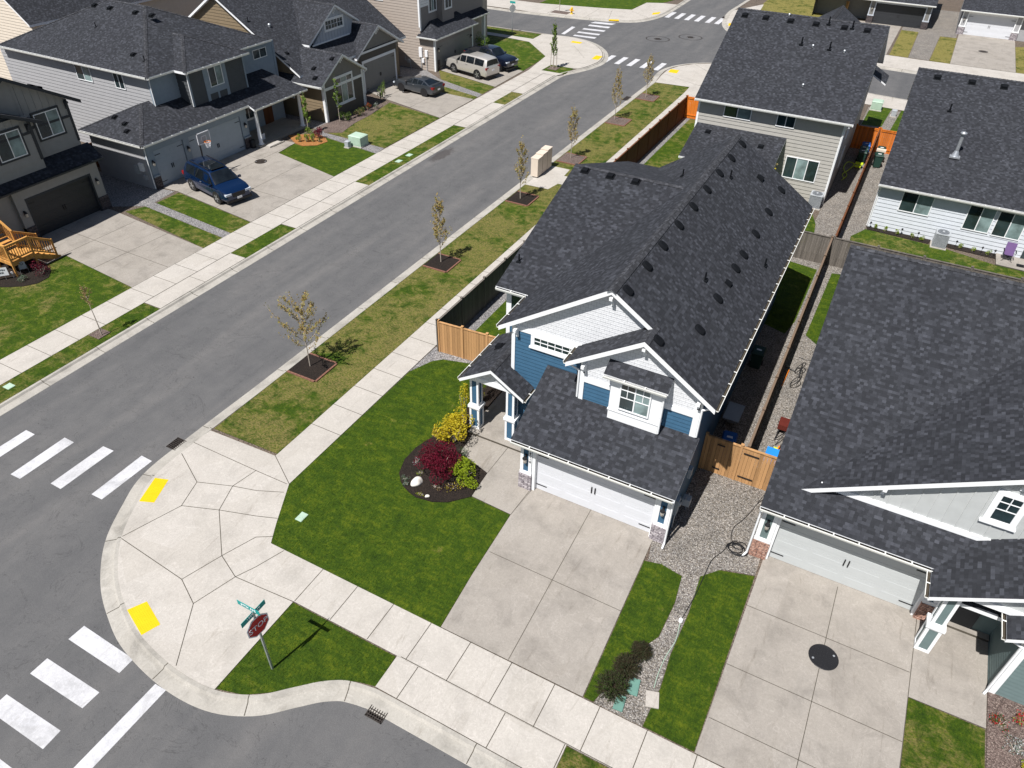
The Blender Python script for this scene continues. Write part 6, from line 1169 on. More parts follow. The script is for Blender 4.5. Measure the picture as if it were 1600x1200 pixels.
def bush(x, y, rx, ry, h, mats, label, n=900, sz=.06, z0=.02, name='shrub', lumps=9, group=None, cat='shrub', core='bark', seed=0, up=0.):
    rg = np.random.default_rng(seed+int(abs(x*31+y*17))); root = empty(name, (x, y, 0), label, cat, group)
    L = [(rg.uniform(-.72, .72)*rx, rg.uniform(-.72, .72)*ry, rg.uniform(.3, .85)*h, rg.uniform(.22, .5)) for _ in range(lumps)]+[(0, 0, .5*h, .72)]
    P = []
    for i in range(n):
        cx, cy, cz, r = L[rg.integers(len(L))]; d = rg.normal(size=3); d /= np.linalg.norm(d); q = rg.uniform(.6, 1.02)**.5
        p = (x+cx+d[0]*r*rx*q, y+cy+d[1]*r*ry*q, max(z0, cz+d[2]*r*h*.6*q)); P.append(p)
    mb = MB()
    for i in range(7):
        a = i*.9; mb.tube((x, y, 0), (x+math.cos(a)*rx*.5, y+math.sin(a)*ry*.5, h*.65), .02, 5, 0, .006)
    mb.build('stem', [core], root); leaves('foliage', root, list(mats), P, sz, split=.35, up=up); return root
bush(-12.15, 17.45, .95, .9, 1.2, ('lfR', 'lfR'), 'round maroon laceleaf maple in the front bed', 7000, .06, lumps=22, name='laceleaf_maple', cat='small tree')
bush(-12.5, 19.2, .62, .75, 1.35, ('lfY', 'lfY'), 'golden yellow shrub between the maroon maple and the porch', 2600, .085, lumps=20); bush(-13.1, 18.95, .4, .3, .9, ('lfY', 'lfB'), 'spiky golden shrub leaning onto the lawn', 600, .075, lumps=5)
bush(-12.8, 20.5, .34, .36, 2.5, ('lfY', 'lfC'), 'tall golden column shrub left of the porch column', 1500, .06, lumps=5, name='column_shrub'); bush(-12.8, 22.0, .32, .4, 2.4, ('lfC', 'lfY'), 'tall yellow green column shrub beside the porch', 1200, .06, lumps=5, name='column_shrub')
bush(-11.05, 17.6, .72, .5, .8, ('lfC', 'lfC'), 'chartreuse cushion shrub at the walk side of the bed', 2800, .055, lumps=8, up=.4); bush(-11.2, 16.85, .45, .3, .3, ('lfP', 'lfY'), 'low purple and yellow plants at the edge of the front walk', 500, .05, cat='plant', name='low_plant')
bush(-13.1, 16.35, .17, .15, .22, ('lfS', 'lfG'), 'small grey green clump left of the white boulder', 260, .035, cat='plant', name='low_plant'); bush(-12.9, 16.15, .15, .13, .2, ('lfS', 'lfG'), 'small grey green clump just below its twin', 220, .035, cat='plant', name='low_plant')
bush(-13.25, 17.4, .18, .25, .2, ('lfS', 'petalw'), 'sparse silvery plant at the lawn side of the maple', 120, .035, cat='plant', name='low_plant'); bush(-12.75, 16.95, .2, .2, .15, ('lfC', 'lfG'), 'sparse green sprigs above the boulder', 90, .035, cat='plant', name='low_plant')
bush(-12.1, 15.98, .25, .12, .14, ('lfC', 'lfY'), 'tiny yellow green sprigs at the lower bed edge', 110, .03, cat='plant', name='low_plant'); bush(-11.75, 16.6, .35, .2, .2, ('lfP', 'lfB'), 'low bronze ground plant under the maple', 220, .04, cat='plant', name='low_plant'); bush(-11.75, 18.7, .22, .25, .4, ('lfS', 'lfG'), 'grassy tuft behind the chartreuse shrub', 260, .05, cat='plant', name='low_plant')
def rock(x, y, r, label, mat='rock', sc=(1, .8, .6), seed=1):
    bm = bmesh.new(); bmesh.ops.create_icosphere(bm, subdivisions=3, radius=r); rg = random.Random(seed); off = Vector((rg.random()*9, 3, 1))
    from mathutils import noise as mn
    for v in bm.verts: v.co *= 1+.35*mn.noise(v.co/r*.9+off); v.co = Vector((v.co.x*sc[0], v.co.y*sc[1], max(v.co.z*sc[2], -r*.2)))
    me = bpy.data.meshes.new('boulder'); bm.to_mesh(me); bm.free(); me.materials.append(X[mat]); me.polygons.foreach_set('use_smooth', [True]*len(me.polygons))
    o = bpy.data.objects.new('boulder', me); COL.objects.link(o); o.location = (x, y, .1); o.rotation_euler[2] = seed; return tag(o, label, 'boulder')
rock(-12.58, 16.42, .27, 'white boulder at the foot of the maroon maple'); rock(-11.8, 16.0, .1, 'small pale stone right of the white boulder', seed=4)
for x, y, r, sd, lab in ((-2.05, 13.6, .36, 1, 'smallest dark spiky pine shrub, top of three'), (-2.25, 12.85, .45, 2, 'dark brownish spiky pine shrub in the middle of three'), (-2.42, 12.02, .52, 3, 'largest dark spiky pine shrub, lowest of three at the pavement')):
    root = empty('pine_shrub', (x, y, 0), lab, 'shrub', 'dark pine shrubs beside the gravel'); rg = np.random.default_rng(sd); mb = MB(); P = []
    for i in range(230):
        d = rg.normal(size=3); d[2] = abs(d[2])*.8+.15; d /= np.linalg.norm(d); a = Vector((x, y, .1)); L = r*rg.uniform(.85, 1.15); b = a+Vector(d)*L; mb.tube(a, b, .008, 4, 0, .004, False)
        for k in range(34):
            q = a.lerp(b, rg.uniform(.45, 1.03)); P.append((q.x+rg.normal(0, .018), q.y+rg.normal(0, .018), q.z+rg.normal(0, .018)))
    mb.build('stem', ['stemd'], root); leaves('needles', root, ['lfD', 'lfE' if sd < 3 else 'lfG'], P, .05, split=.25, thin=.5)
for i, (x, y) in enumerate(((.95, 49.85), (1.55, 49.75), (2.25, 49.72), (3.15, 49.7), (3.8, 49.62), (5.95, 49.68), (6.7, 49.62), (7.5, 49.55))):
    bush(x, y, .17, .16, .38, ('lfC', 'lfL'), 'round light green shrub %s along the pale rear wall' % ('first from the corner', 'second from the corner', 'third from the corner', 'fourth from the corner', 'just left of the air conditioner', 'just right of the air conditioner', 'seventh from the corner', 'nearest the folding chair')[i], 320, .05, lumps=3, group='clipped shrubs along the rear wall')
for i, (x, y) in enumerate(((-41.2, 42.85), (-40.75, 43.1), (-40.35, 43.4))):
    bush(x, y, .25, .25, .75, ('lfL', 'lfC'), '%s round bright green shrub in the orange bark bed' % ('left', 'middle', 'right')[i], 420, .07, lumps=4, group='clipped green shrubs by the porch')
bush(-40.4, 44.2, .5, .4, .9, ('lfR', 'lfR'), 'wine red maple shrub in the orange bark bed', 700, .08); bush(-41.0, 44.0, .5, .35, 1.0, ('lfL', 'lfG'), 'loose green shrub behind the three round ones', 500, .08); bush(-39.9, 43.6, .22, .2, .35, ('lfG', 'lfG'), 'low dark green plant on the orange bark', 160, .06)
bush(-41.2, 48.6, .6, .5, .8, ('lfG', 'lfL'), 'green shrubs under the gabled front window, left', 600, .08); bush(-40.9, 50.2, .6, .5, .7, ('lfG', 'lfB'), 'green and bronze shrubs under the gabled front window, right', 600, .08); bush(-41.2, 51.7, .4, .4, .8, ('lfG', 'petal'), 'shrub with red flowers at the gabled window corner', 420, .07); bush(-40.8, 52.4, .25, .25, .6, ('lfG', 'petalw'), 'shrub with white flowers at the gabled window corner', 220, .07)
for i, y in enumerate((54.6, 55.1, 55.6)): bush(-41.9-.15*i, y, .22, .22, 1.4, ('lfL', 'lfG'), 'narrow upright green shrub %s beside the taupe garage' % ('one', 'two', 'three')[i], 300, .08, lumps=3, name='column_shrub', group='upright shrubs beside the taupe garage')
bush(-42.8, 74.6, .8, .8, 1.6, ('lfL', 'lfG'), 'large light green shrub behind the dark pickup', 900, .1); bush(-43.6, 73.3, .4, .4, 1.0, ('lfG', 'lfG'), 'dark green shrub beside the tan house porch', 300, .08)
bush(-40.15, 19.75, .55, .55, .75, ('lfR', 'lfP'), 'maroon maple shrub beside the wooden steps', 900, .06); bush(-40.45, 18.75, .33, .35, .35, ('lfS', 'lfG'), 'bluish green low plant below the wooden steps', 350, .05)
bush(8.3, 16.5, .35, .3, .4, ('lfG', 'petal'), 'red flowering plant nearest the corner of the teal wall', 400, .045); bush(8.9, 16.9, .3, .25, .4, ('petal', 'lfL'), 'red flowering plant under the teal wall', 350, .045); bush(8.7, 15.9, .4, .35, .35, ('lfS', 'petalw'), 'silvery white plant in the corner flower bed', 450, .045)
bush(9.15, 15.3, .35, .35, .35, ('lfY', 'lfC'), 'bright yellow plant in the corner flower bed', 800, .05); bush(8.85, 14.5, .42, .38, .4, ('lfP', 'lfP'), 'dark plum heuchera in the corner flower bed, upper', 900, .06); bush(9.5, 13.9, .4, .35, .4, ('lfP', 'lfP'), 'dark plum heuchera at the frame edge, lower', 700, .06); bush(9.8, 15.0, .5, .5, .5, ('lfL', 'lfG'), 'green leafy plant at the right frame edge', 500, .07)
# ================================================================ street furniture
sx, sy = -12.12, 7.57
st = empty('stop_sign', (sx, sy, 0), 'red octagonal stop sign on the small grass triangle', 'stop sign'); mb = MB(); mb.box(sx-.03, sx+.03, sy-.03, sy+.03, 0, 3.1); mb.build('post', ['steel'], st)
an = math.radians(96); n_ = Vector((math.cos(an), math.sin(an)-2, 0)).normalized(); n_ = Vector((1, -.08, 0)).normalized(); t_ = Vector((-n_.y, n_.x, 0))
def plate(root, c, n, t, w, h, mat, name, th=.012, octo=False, back='steel'):
    mb = MB(); u = Vector((0, 0, 1)); c = Vector(c)
    P = [(math.cos(math.pi/8+i*math.pi/4)*w/2/math.cos(math.pi/8), math.sin(math.pi/8+i*math.pi/4)*w/2/math.cos(math.pi/8)) for i in range(8)] if octo else [(-w/2, -h/2), (w/2, -h/2), (w/2, h/2), (-w/2, h/2)]
    k = len(P); F_ = [c+t*a+u*b+n*th for a, b in P]; Bk = [c+t*a+u*b for a, b in P]; mb.add(F_, [list(range(k))], 0); mb.add(Bk, [list(range(k))[::-1]], 1); mb.add(Bk+F_, [(i, (i+1) % k, k+(i+1) % k, k+i) for i in range(k)], 1)
    return mb.build(name, [mat, back], root)
cc = Vector((sx, sy, 2.42))+n_*.035
plate(st, cc, n_, t_, .78, 0, 'signw', 'sign_plate', octo=True); plate(st, cc+n_*.013, n_, t_, .70, 0, 'red', 'sign_face', .003, True)
q = text('STOP', .285, 'signw', st, ext=.004); place(q, st, cc+n_*.022, t_, (0, 0, 1))
b1 = plate(st, Vector((sx-.12, sy, 3.2)), Vector((0, -1, 0)), Vector((1, 0, 0)), .85, .2, 'teal', 'street_name_blade', .01, back='teal'); b2 = plate(st, Vector((sx, sy, 2.99)), Vector((1, 0, 0)), Vector((0, 1, 0)), .95, .2, 'teal', 'street_name_blade', .01, back='teal')
q = text('57TH AVE', .13, 'signw', st); place(q, st, (sx-.12, sy-.016, 3.2), (1, 0, 0), (0, 0, 1)); q = text('179TH ST', .13, 'signw', st); place(q, st, (sx+.016, sy, 2.99), (0, 1, 0), (0, 0, 1))
s2 = empty('stop_sign', (-43.2, 82.6, 0), 'distant stop sign seen from behind at the cross street', 'stop sign'); mb = MB(); mb.box(-43.23, -43.17, 82.57, 82.63, 0, 3.2); mb.build('post', ['steel'], s2); plate(s2, (-43.2, 82.6, 2.6), Vector((-.8, .6, 0)), Vector((.6, .8, 0)), .75, 0, 'red', 'sign_face', octo=True); plate(s2, (-43.2, 82.6, 3.25), Vector((0, -1, 0)), Vector((1, 0, 0)), .7, .22, 'teal', 'street_name_blade', back='teal')
mbx = empty('mailbox_lockers', (-22.0, 47.2, 0), 'row of tan mailbox lockers at the kerb on the long verge', 'mailboxes')
for i in range(3):
    y0 = 46.0+i*.81; zt = 1.4+.07*i; mb = MB(); mb.box(-22.33, -21.82, y0+.76, y0+.81, .1, zt-.1, 1); mb.box(-22.35, -21.8, y0, y0+.76, .1, zt); mb.box(-22.38, -21.77, y0-.01, y0+.77, zt, zt+.06); mb.box(-22.25, -21.9, y0+.1, y0+.66, 0, .1, 1); c_ = mb.build('locker', ['mailb', 'black'], mbx)
    d_ = MB()
    for r_ in range(6):
        for k in range(2): d_.box(-21.8, -21.788, y0+.04+k*.35, y0+.37+k*.35, .22+r_*.2, .4+r_*.2)
    d_.build('locker_door', ['mailb'], c_)
hy = empty('fire_hydrant', (-41.2, 95.2, 0), 'yellow fire hydrant in the verge beyond the cross street', 'fire hydrant'); mb = MB(); mb.lathe(-41.2, 95.2, [(.2, 0), (.2, .05), (.13, .07), (.13, .55), (.17, .58), (.15, .7), (.08, .8), (.04, .86)], 14); mb.tube((-41.5, 95.2, .45), (-40.9, 95.2, .45), .07, 10); mb.tube((-41.2, 94.95, .45), (-41.2, 95.2, .45), .08, 10); mb.build('body', ['hydrant'], hy)
def ubox(x, y, lx, ly, h, mat, label, name='utility_cabinet'):
    root = empty(name, (x, y, 0), label, 'utility box'); mb = MB(); mb.box(x-lx/2-.06, x+lx/2+.06, y-ly/2-.06, y+ly/2+.06, 0, .08, 1); mb.box(x-lx/2, x+lx/2, y-ly/2, y+ly/2, .08, h*.92, 0); mb.hexa([(x-lx/2-.02, y-ly/2-.02, h*.92), (x+lx/2+.02, y-ly/2-.02, h*.92), (x+lx/2+.02, y+ly/2+.02, h*.92), (x-lx/2-.02, y+ly/2+.02, h*.92), (x-lx/2+.08, y-ly/2+.08, h), (x+lx/2-.08, y-ly/2+.08, h), (x+lx/2-.08, y+ly/2-.08, h), (x-lx/2+.08, y+ly/2-.08, h)], 0); mb.build('cabinet', [mat, 'conc'], root)
    d = MB(); d.box(x-lx*.42, x+lx*.42, y-ly/2-.012, y-ly/2, .15, h*.85); d.build('door', [mat], root)
ubox(-36.9, 44.75, 1.15, 1.0, .85, 'utilg', 'pale green utility transformer box between the left lawns'); ubox(-37.3, 43.9, .35, .35, .55, 'acgrey', 'small grey utility pedestal beside the green transformer')
ubox(-1.95, 75.6, .9, 1.0, .8, 'utilg', 'pale green utility box in the grass between the rear houses'); ubox(-.35, 74.3, .4, .5, .6, 'acgrey', 'small grey utility box in the gravel between the rear houses')
def ac(x, y, label, s=.8, h=.95):
    root = empty('air_conditioner', (x, y, 0), label, 'air conditioner', 'outdoor air conditioners'); mb = MB(); k = s/2; mb.box(x-k-.06, x+k+.06, y-k-.06, y+k+.06, 0, .07, 2); mb.box(x-k+.02, x+k-.02, y-k+.02, y+k-.02, .07, h-.04, 1)
    for a in (-k, k-.05):
        for b in (-k, k-.05): mb.box(x+a, x+a+.05, y+b, y+b+.05, .07, h, 0)
    for i in range(14): z = .1+i*(h-.16)/14; mb.box(x-k, x+k, y-k, y+k, z, z+.018, 0)
    mb.build('cabinet', ['acgrey', 'acdark', 'conc'], root); t = MB(); t.box(x-k-.01, x+k+.01, y-k-.01, y+k+.01, h-.04, h+.02, 0); t.lathe(x, y, [(k*.85, h+.02), (k*.85, h+.05), (k*.8, h+.05)], 20, 1)
    for r_ in (.3, .5, .7, .85): 
        n = 20; vs = [(x+rr*k*math.cos(6.283*i/n), y+rr*k*math.sin(6.283*i/n), h+.06) for rr in (r_-.03, r_) for i in range(n)]; t.add(vs, [(i, (i+1) % n, n+(i+1) % n, n+i) for i in range(n)], 0)
    t.lathe(x, y, [(k*.18, h+.05), (k*.15, h+.09)], 12, 0); t.build('fan_guard', ['acgrey', 'acdark'], root)
ac(4.75, 49.35, 'grey air conditioner unit on the grass by the pale rear wall'); ac(-3.2, 51.3, 'grey air conditioner unit at the corner of the warm grey rear house')
def bin_(x, y, mat, label, rz=0., lid_=None, h=1.0):
    root = empty('wheeled_bin', (x, y, 0), label, 'bin', 'wheeled bins', rz); mb = MB(); mb.hexa([(-.22, -.26, .06), (.22, -.26, .06), (.22, .24, .06), (-.22, .24, .06), (-.29, -.32, h*.92), (.29, -.32, h*.92), (.29, .32, h*.92), (-.29, .32, h*.92)]); mb.box(-.31, .31, -.34, .34, h*.9, h*.93); o = mb.build('bin_body', [mat], root, local=True)
    l = MB(); l.hexa([(-.31, -.36, h*.93), (.31, -.36, h*.93), (.31, .34, h*.93), (-.31, .34, h*.93), (-.25, -.3, h*1.02), (.25, -.3, h*1.02), (.25, .3, h*1.04), (-.25, .3, h*1.04)]); l.box(-.12, .12, -.1, .02, h*1.025, h*1.035, 1); l.tube((-.25, .38, h*.95), (.25, .38, h*.95), .02, 6, 0); l.build('lid', [lid_ or mat, 'signw'], root, local=True)
    for s in (-.26, .26):
        w = MB(); w.tube((s-.03, .26, .12), (s+.03, .26, .12), .12, 12); w.build('wheel', ['rubber'], root, local=True)
    return root
bin_(-2.1, 24.15, 'binblue', 'blue wheeled bin in shade behind the wooden gate', .1); bin_(-2.45, 31.0, 'bingreen', 'dark bin in deep shade beside the main house wall', 0); bin_(-1.45, 62.9, 'binblue', 'blue bin by the orange gate, left of the dividing fence', .1); bin_(-1.5, 62.0, 'bingreen', 'dark green bin below the blue one, upper of two', .1); bin_(-1.5, 61.2, 'bingreen', 'dark green bin below the blue one, lower of two', .1); bin_(-.3, 62.6, 'bingreen', 'dark bin right of the dividing fence under the orange gate'); bin_(-.3, 61.1, 'bingreen', 'dark green bin right of the dividing fence, lower one', .2)
bx = MB(); bx.box(-.62, .05, 61.75, 62.1, .95, 1.1); tag(bx.build('cardboard_box', ['cream']), 'tan flattened box lying across the bins right of the dividing fence', 'box')
# storage bin and clutter along the side yard
bn = empty('storage_tote', (-.2, 23.9, 0), 'bright blue lidded bin behind the gate beside the right neighbour', 'bin'); mb = MB(); mb.hexa([(-.5, 23.55, 0), (.08, 23.55, 0), (.08, 24.25, 0), (-.5, 24.25, 0), (-.55, 23.5, .95), (.13, 23.5, .95), (.13, 24.3, .95), (-.55, 24.3, .95)]); mb.build('bin_body', ['binblu2'], bn); l = MB(); l.box(-.58, .15, 23.47, 24.33, .95, 1.03); l.box(-.4, .0, 23.7, 23.74, 1.03, 1.06, 1); l.build('lid', ['binblu2', 'signw'], bn)
kb = empty('kick_scooter', (-.2, 24.9, 0), 'lime yellow and orange kick scooter leaning behind the blue bin', 'scooter'); mb = MB(); mb.box(-.35, -.2, 24.6, 24.75, .5, .75, 0); mb.path([(-.25, 24.7, .1), (-.1, 25.0, .7), (.0, 25.2, .9)], .03, 6, 1); mb.box(-.2, .1, 25.2, 25.5, .1, .25, 2); mb.build('frame', ['yellowp', 'black', 'orangep'], kb)
cb = empty('tool_cart', (-.15, 26.8, 0), 'rusty maroon metal cart half under the neighbour roof edge', 'cart'); mb = MB(); mb.box(-.5, 0, 26.5, 27.1, .3, .55, 0); mb.path([(-.4, 26.5, .3), (-.45, 26.0, .1), (-.1, 26.2, .5), (-.35, 25.7, .05)], .02, 5, 1); mb.tube((-.45, 26.6, .12), (-.38, 26.6, .12), .12, 10, 1); mb.tube((-.45, 27.0, .12), (-.38, 27.0, .12), .12, 10, 1); mb.build('frame', ['maroon', 'black'], cb)
def ring_pts(cx, cy, r, z, n=16, ph=0, e=1): return [(cx+r*math.cos(ph+6.283*i/n), cy+r*e*math.sin(ph+6.283*i/n), z+.01*math.sin(i)) for i in range(n+1)]
bk = empty('bicycle', (-.35, 31.0, 0), 'black bicycle half hidden under the neighbour roof edge', 'bicycle')
for y in (30.3, 31.5):
    w = MB(); w.path([(-.45+.18*math.sin(6.283*i/18), y+.3*math.cos(6.283*i/18), .34+.28*math.sin(6.283*i/18)) for i in range(19)], .02, 5); w.build('wheel', ['rubber'], bk)
w = MB(); w.path([(-.4, 30.3, .35), (-.35, 30.7, .75), (-.4, 31.4, .7), (-.4, 31.5, .35), (-.4, 30.9, .35), (-.35, 30.7, .8), (-.6, 30.65, .85)], .02, 5); w.path([(-.65, 31.4, .95), (-.35, 31.4, .9), (-.1, 31.4, .95)], .015, 5); w.build('frame', ['black'], bk)
rk = MB(); rk.path([(-.95, 30.0, .06), (-.9, 31.4, .1)], .02, 5, 0); rk.path([(-1.15, 31.6, .08), (-.65, 31.45, .08)], .018, 5, 1); tag(rk.build('garden_tool', ['orangep', 'black']), 'long handled garden tool lying on the gravel by the dividing fence', 'garden tool')
gb = empty('wheelbarrow', (-2.35, 25.8, 0), 'wheelbarrow in shade beside the main house wall', 'wheelbarrow'); mb = MB(); mb.hexa([(-2.6, 25.9, .3), (-2.2, 25.9, .3), (-2.2, 26.6, .3), (-2.6, 26.6, .3), (-2.75, 25.7, .6), (-2.05, 25.7, .6), (-2.05, 26.9, .65), (-2.75, 26.9, .65)], 0); mb.path([(-2.6, 25.0, .6), (-2.55, 26.9, .25), (-2.4, 27.1, .2), (-2.25, 26.9, .25), (-2.2, 25.0, .6)], .02, 5, 1); mb.tube((-2.43, 27.1, .2), (-2.37, 27.1, .2), .2, 12, 1); mb.build('frame', ['acgrey', 'black'], gb)
# hoses
def hose(pts, mat, label, r=.014):
    P = catmull([tuple(p)+(() if len(p) == 3 else (.03,)) for p in pts], 5) if False else None
    q = []
    for i in range(len(pts)-1):
        p0, p1, p2, p3 = (Vector(pts[max(i-1, 0)]), Vector(pts[i]), Vector(pts[i+1]), Vector(pts[min(i+2, len(pts)-1)]))
        for k in range(6):
            t = k/6; q.append(.5*((2*p1)+(p2-p0)*t+(2*p0-5*p1+4*p2-p3)*t*t+(3*p1-p0-3*p2+p3)*t**3))
    q.append(Vector(pts[-1])); mb = MB(); mb.path([(v.x, v.y, v.z if len(v) > 2 else .04) for v in q], r, 6); return tag(mb.build('garden_hose', [mat]), label, 'hose')
coil = []
for k, (r_, e, ox, oy) in enumerate(((.34, .8, 0, 0), (.31, .85, .03, .02), (.28, .75, -.03, 0), (.36, .95, .1, .02), (.2, .6, .03, .08))):
    coil += [(-.42+ox+r_*math.cos(2+6.283*i/12), 19.32+oy+r_*e*math.sin(2+6.283*i/12), .03+.025*k) for i in range(12)]
hose([(-.1, 22.1, .45), (-.23, 21.95, .03), (-.35, 21.45, .03), (-.55, 20.8, .03), (-.74, 20.3, .03), (-.7, 19.75, .03)]+coil+[(-.72, 19.3, .03), (-.8, 19.0, .03), (-1.05, 18.4, .03), (-1.1, 17.6, .03), (-1.15, 16.6, .03), (-1.27, 15.5, .03)], 'black', 'black garden hose coiled on the gravel between the garages')
hose([(-1.27, 15.3, .05), (-1.2, 14.6, .03), (-1.3, 13.9, .03), (-1.32, 13.2, .03), (-1.28, 12.7, .03)], 'utilg', 'pale green hose end along the gravel edge', .012); hose([(8.0, 13.6, .03), (8.35, 13.1, .03), (8.9, 12.55, .03), (9.8, 12.0, .03), (11, 11.9, .03)], 'utilg', 'pale green hose in the corner flower bed')
mb = MB(); mb.lathe(-1.28, 15.4, [(.07, 0), (.07, .12), (.05, .14)], 12); tag(mb.build('pipe_cap', ['signw']), 'white round pipe cap at the gravel edge', 'pipe cap')
hose([(-2.1, 56.8, .3), (-2.3, 57.8, .2), (-2.0, 58.8, .25), (-1.8, 60.0, .3), (-2.3, 60.3, .25), (-2.4, 59.0, .2), (-2.0, 58.0, .1), (-2.2, 57.0, .05)], 'lfC' if False else 'yellowp', 'tangled lime green hose in the shaded side yard', .03)
pd = MB(); pd.box(-1.75, -1.2, 60.0, 60.35, .3, .4); pd.box(-1.7, -1.3, 59.7, 59.85, .2, .3); tag(pd.build('toy_slide', ['yellowp']), 'lime yellow toy parts beside the dividing fence', 'toy')
for i, (x, y) in enumerate(((.6, 50.0-.25), (2.5, 49.75), (3.48, 49.7), (5.7, 49.65), (7.15, 49.55), (7.85, 49.5))):
    mb = MB(); mb.tube((x, y, 0), (x, y, .42), .012, 6); mb.lathe(x, y, [(.03, .36), (.07, .42), (.07, .44), (.02, .5)], 8); tag(mb.build('path_light', ['black']), 'black solar path light, %s in the row along the pale rear wall' % ('first', 'second', 'third', 'fourth', 'fifth', 'sixth')[i], 'path light', 'solar lights along the rear wall')
fc = empty('folding_chair', (8.55, 49.3, .08), 'purple folding camp chair on the rear patio', 'chair'); mb = MB(); mb.hexa([(8.3, 49.1, .48), (8.8, 49.1, .48), (8.8, 49.5, .42), (8.3, 49.5, .42), (8.3, 49.1, .51), (8.8, 49.1, .51), (8.8, 49.5, .45), (8.3, 49.5, .45)]); mb.build('seat', ['purple'], fc)
mb = MB(); mb.hexa([(8.28, 49.5, .45), (8.82, 49.5, .45), (8.82, 49.54, .45), (8.28, 49.54, .45), (8.28, 49.7, 1.05), (8.82, 49.7, 1.05), (8.82, 49.74, 1.05), (8.28, 49.74, 1.05)]); mb.build('backrest', ['purple'], fc)
for a, b in (((8.25, 49.05, .09), (8.85, 49.5, .5)), ((8.85, 49.05, .09), (8.25, 49.5, .5)), ((8.28, 49.55, .09), (8.8, 49.1, .5)), ((8.82, 49.55, .09), (8.3, 49.1, .5))):
    mb = MB(); mb.tube(a, b, .015, 6); mb.build('leg', ['black'], fc)
for x in (8.22, 8.86):
    mb = MB(); mb.box(x-.03, x+.03, 49.1, 49.55, .68, .71); mb.tube((x, 49.15, .69), (x, 49.2, .45), .012, 5); mb.build('armrest', ['black'], fc)
mb = MB(); mb.box(9.1, 9.5, 48.7, 49.0, .09, .14); mb.box(9.12, 9.48, 48.75, 48.8, .14, .17); tag(mb.build('door_mat', ['black']), 'small black mat on the rear patio step', 'mat')
mb = MB(); mb.hexa([(.0, 0, 0)]*8) if False else None; mb.lathe(3.9, 43.05, [(.26, 1.05), (.3, 1.25), (.26, 1.3), (.05, 1.33)], 14); mb.tube((3.9, 43.05, 0), (3.9, 43.05, 1.1), .04, 8); tag(mb.build('bird_bath', ['acgrey']), 'blue grey bowl on a stand by the back fence behind the right neighbour roof', 'bird bath')
# basketball hoop
bh = empty('basketball_hoop', (-43.2, 34.9, 0), 'portable basketball hoop with clear backboard and white net before the blue grey garage', 'basketball hoop'); hx, hyy = -42.95, 34.75
mb = MB(); mb.hexa([(hx-.4, hyy-.5, 0), (hx+.3, hyy-.5, 0), (hx+.3, hyy+.5, 0), (hx-.4, hyy+.5, 0), (hx-.3, hyy-.35, .25), (hx+.2, hyy-.35, .25), (hx+.2, hyy+.35, .25), (hx-.3, hyy+.35, .25)]); mb.build('base', ['black'], bh)
mb = MB(); mb.tube((hx, hyy, .2), (hx+.05, hyy, 2.6), .055, 10); mb.path([(hx+.05, hyy, 2.4), (hx+.55, hyy, 2.95)], .035, 8); mb.build('pole', ['black'], bh)
bd = MB(); fB2 = FE(hx+.6); fbox(bd, fB2, hyy-.55, hyy+.55, 2.35, 3.1, 0, .02, 0); 
for a in ((hyy-.57, hyy+.57, 2.33, 2.38), (hyy-.57, hyy+.57, 3.07, 3.12), (hyy-.57, hyy-.52, 2.33, 3.12), (hyy+.52, hyy+.57, 2.33, 3.12), (hyy-.22, hyy+.22, 2.5, 2.53), (hyy-.22, hyy+.22, 2.83, 2.86), (hyy-.22, hyy-.19, 2.5, 2.86), (hyy+.19, hyy+.22, 2.5, 2.86)): fbox(bd, fB2, *a, -.005, .035, 1)
bd.build('backboard', ['acgrey', 'signw'], bh)
rm = MB(); rm.path([(hx+.9+.22*math.cos(6.283*i/16), hyy+.22*math.sin(6.283*i/16), 2.5) for i in range(17)], .014, 6, 0); rm.box(hx+.62, hx+.72, hyy-.08, hyy+.08, 2.44, 2.52, 0); ri = rm.build('rim', ['orangep'], bh)
nt_ = MB()
for i in range(12):
    a = 6.283*i/12; a2 = a+.5
    for s in (1, -1): nt_.tube((hx+.9+.22*math.cos(a), hyy+.22*math.sin(a), 2.49), (hx+.9+.12*math.cos(a+s*.6), hyy+.12*math.sin(a+s*.6), 2.1), .011, 4, 0)
nt_.build('net', ['signw'], ri)
# front steps of the leftmost house
wd = empty('wooden_stairs', (-43.5, 18.5, 0), 'golden timber porch stairs with railings at the left edge', 'stairs')
def board(name, pts_list, parent=wd, m='deckw'):
    mb = MB()
    for a, b, w1, h1 in pts_list:
        a = Vector(a); b = Vector(b); e = (b-a).normalized(); s = Vector((-e.y, e.x, 0)).normalized() if abs(e.z) < .95 else Vector((1, 0, 0)); u_ = s.cross(e)
        mb.hexa([a-s*w1-u_*h1, a+s*w1-u_*h1, b+s*w1-u_*h1, b-s*w1-u_*h1, a-s*w1+u_*h1, a+s*w1+u_*h1, b+s*w1+u_*h1, b-s*w1+u_*h1])
    return mb.build(name, [m], parent)
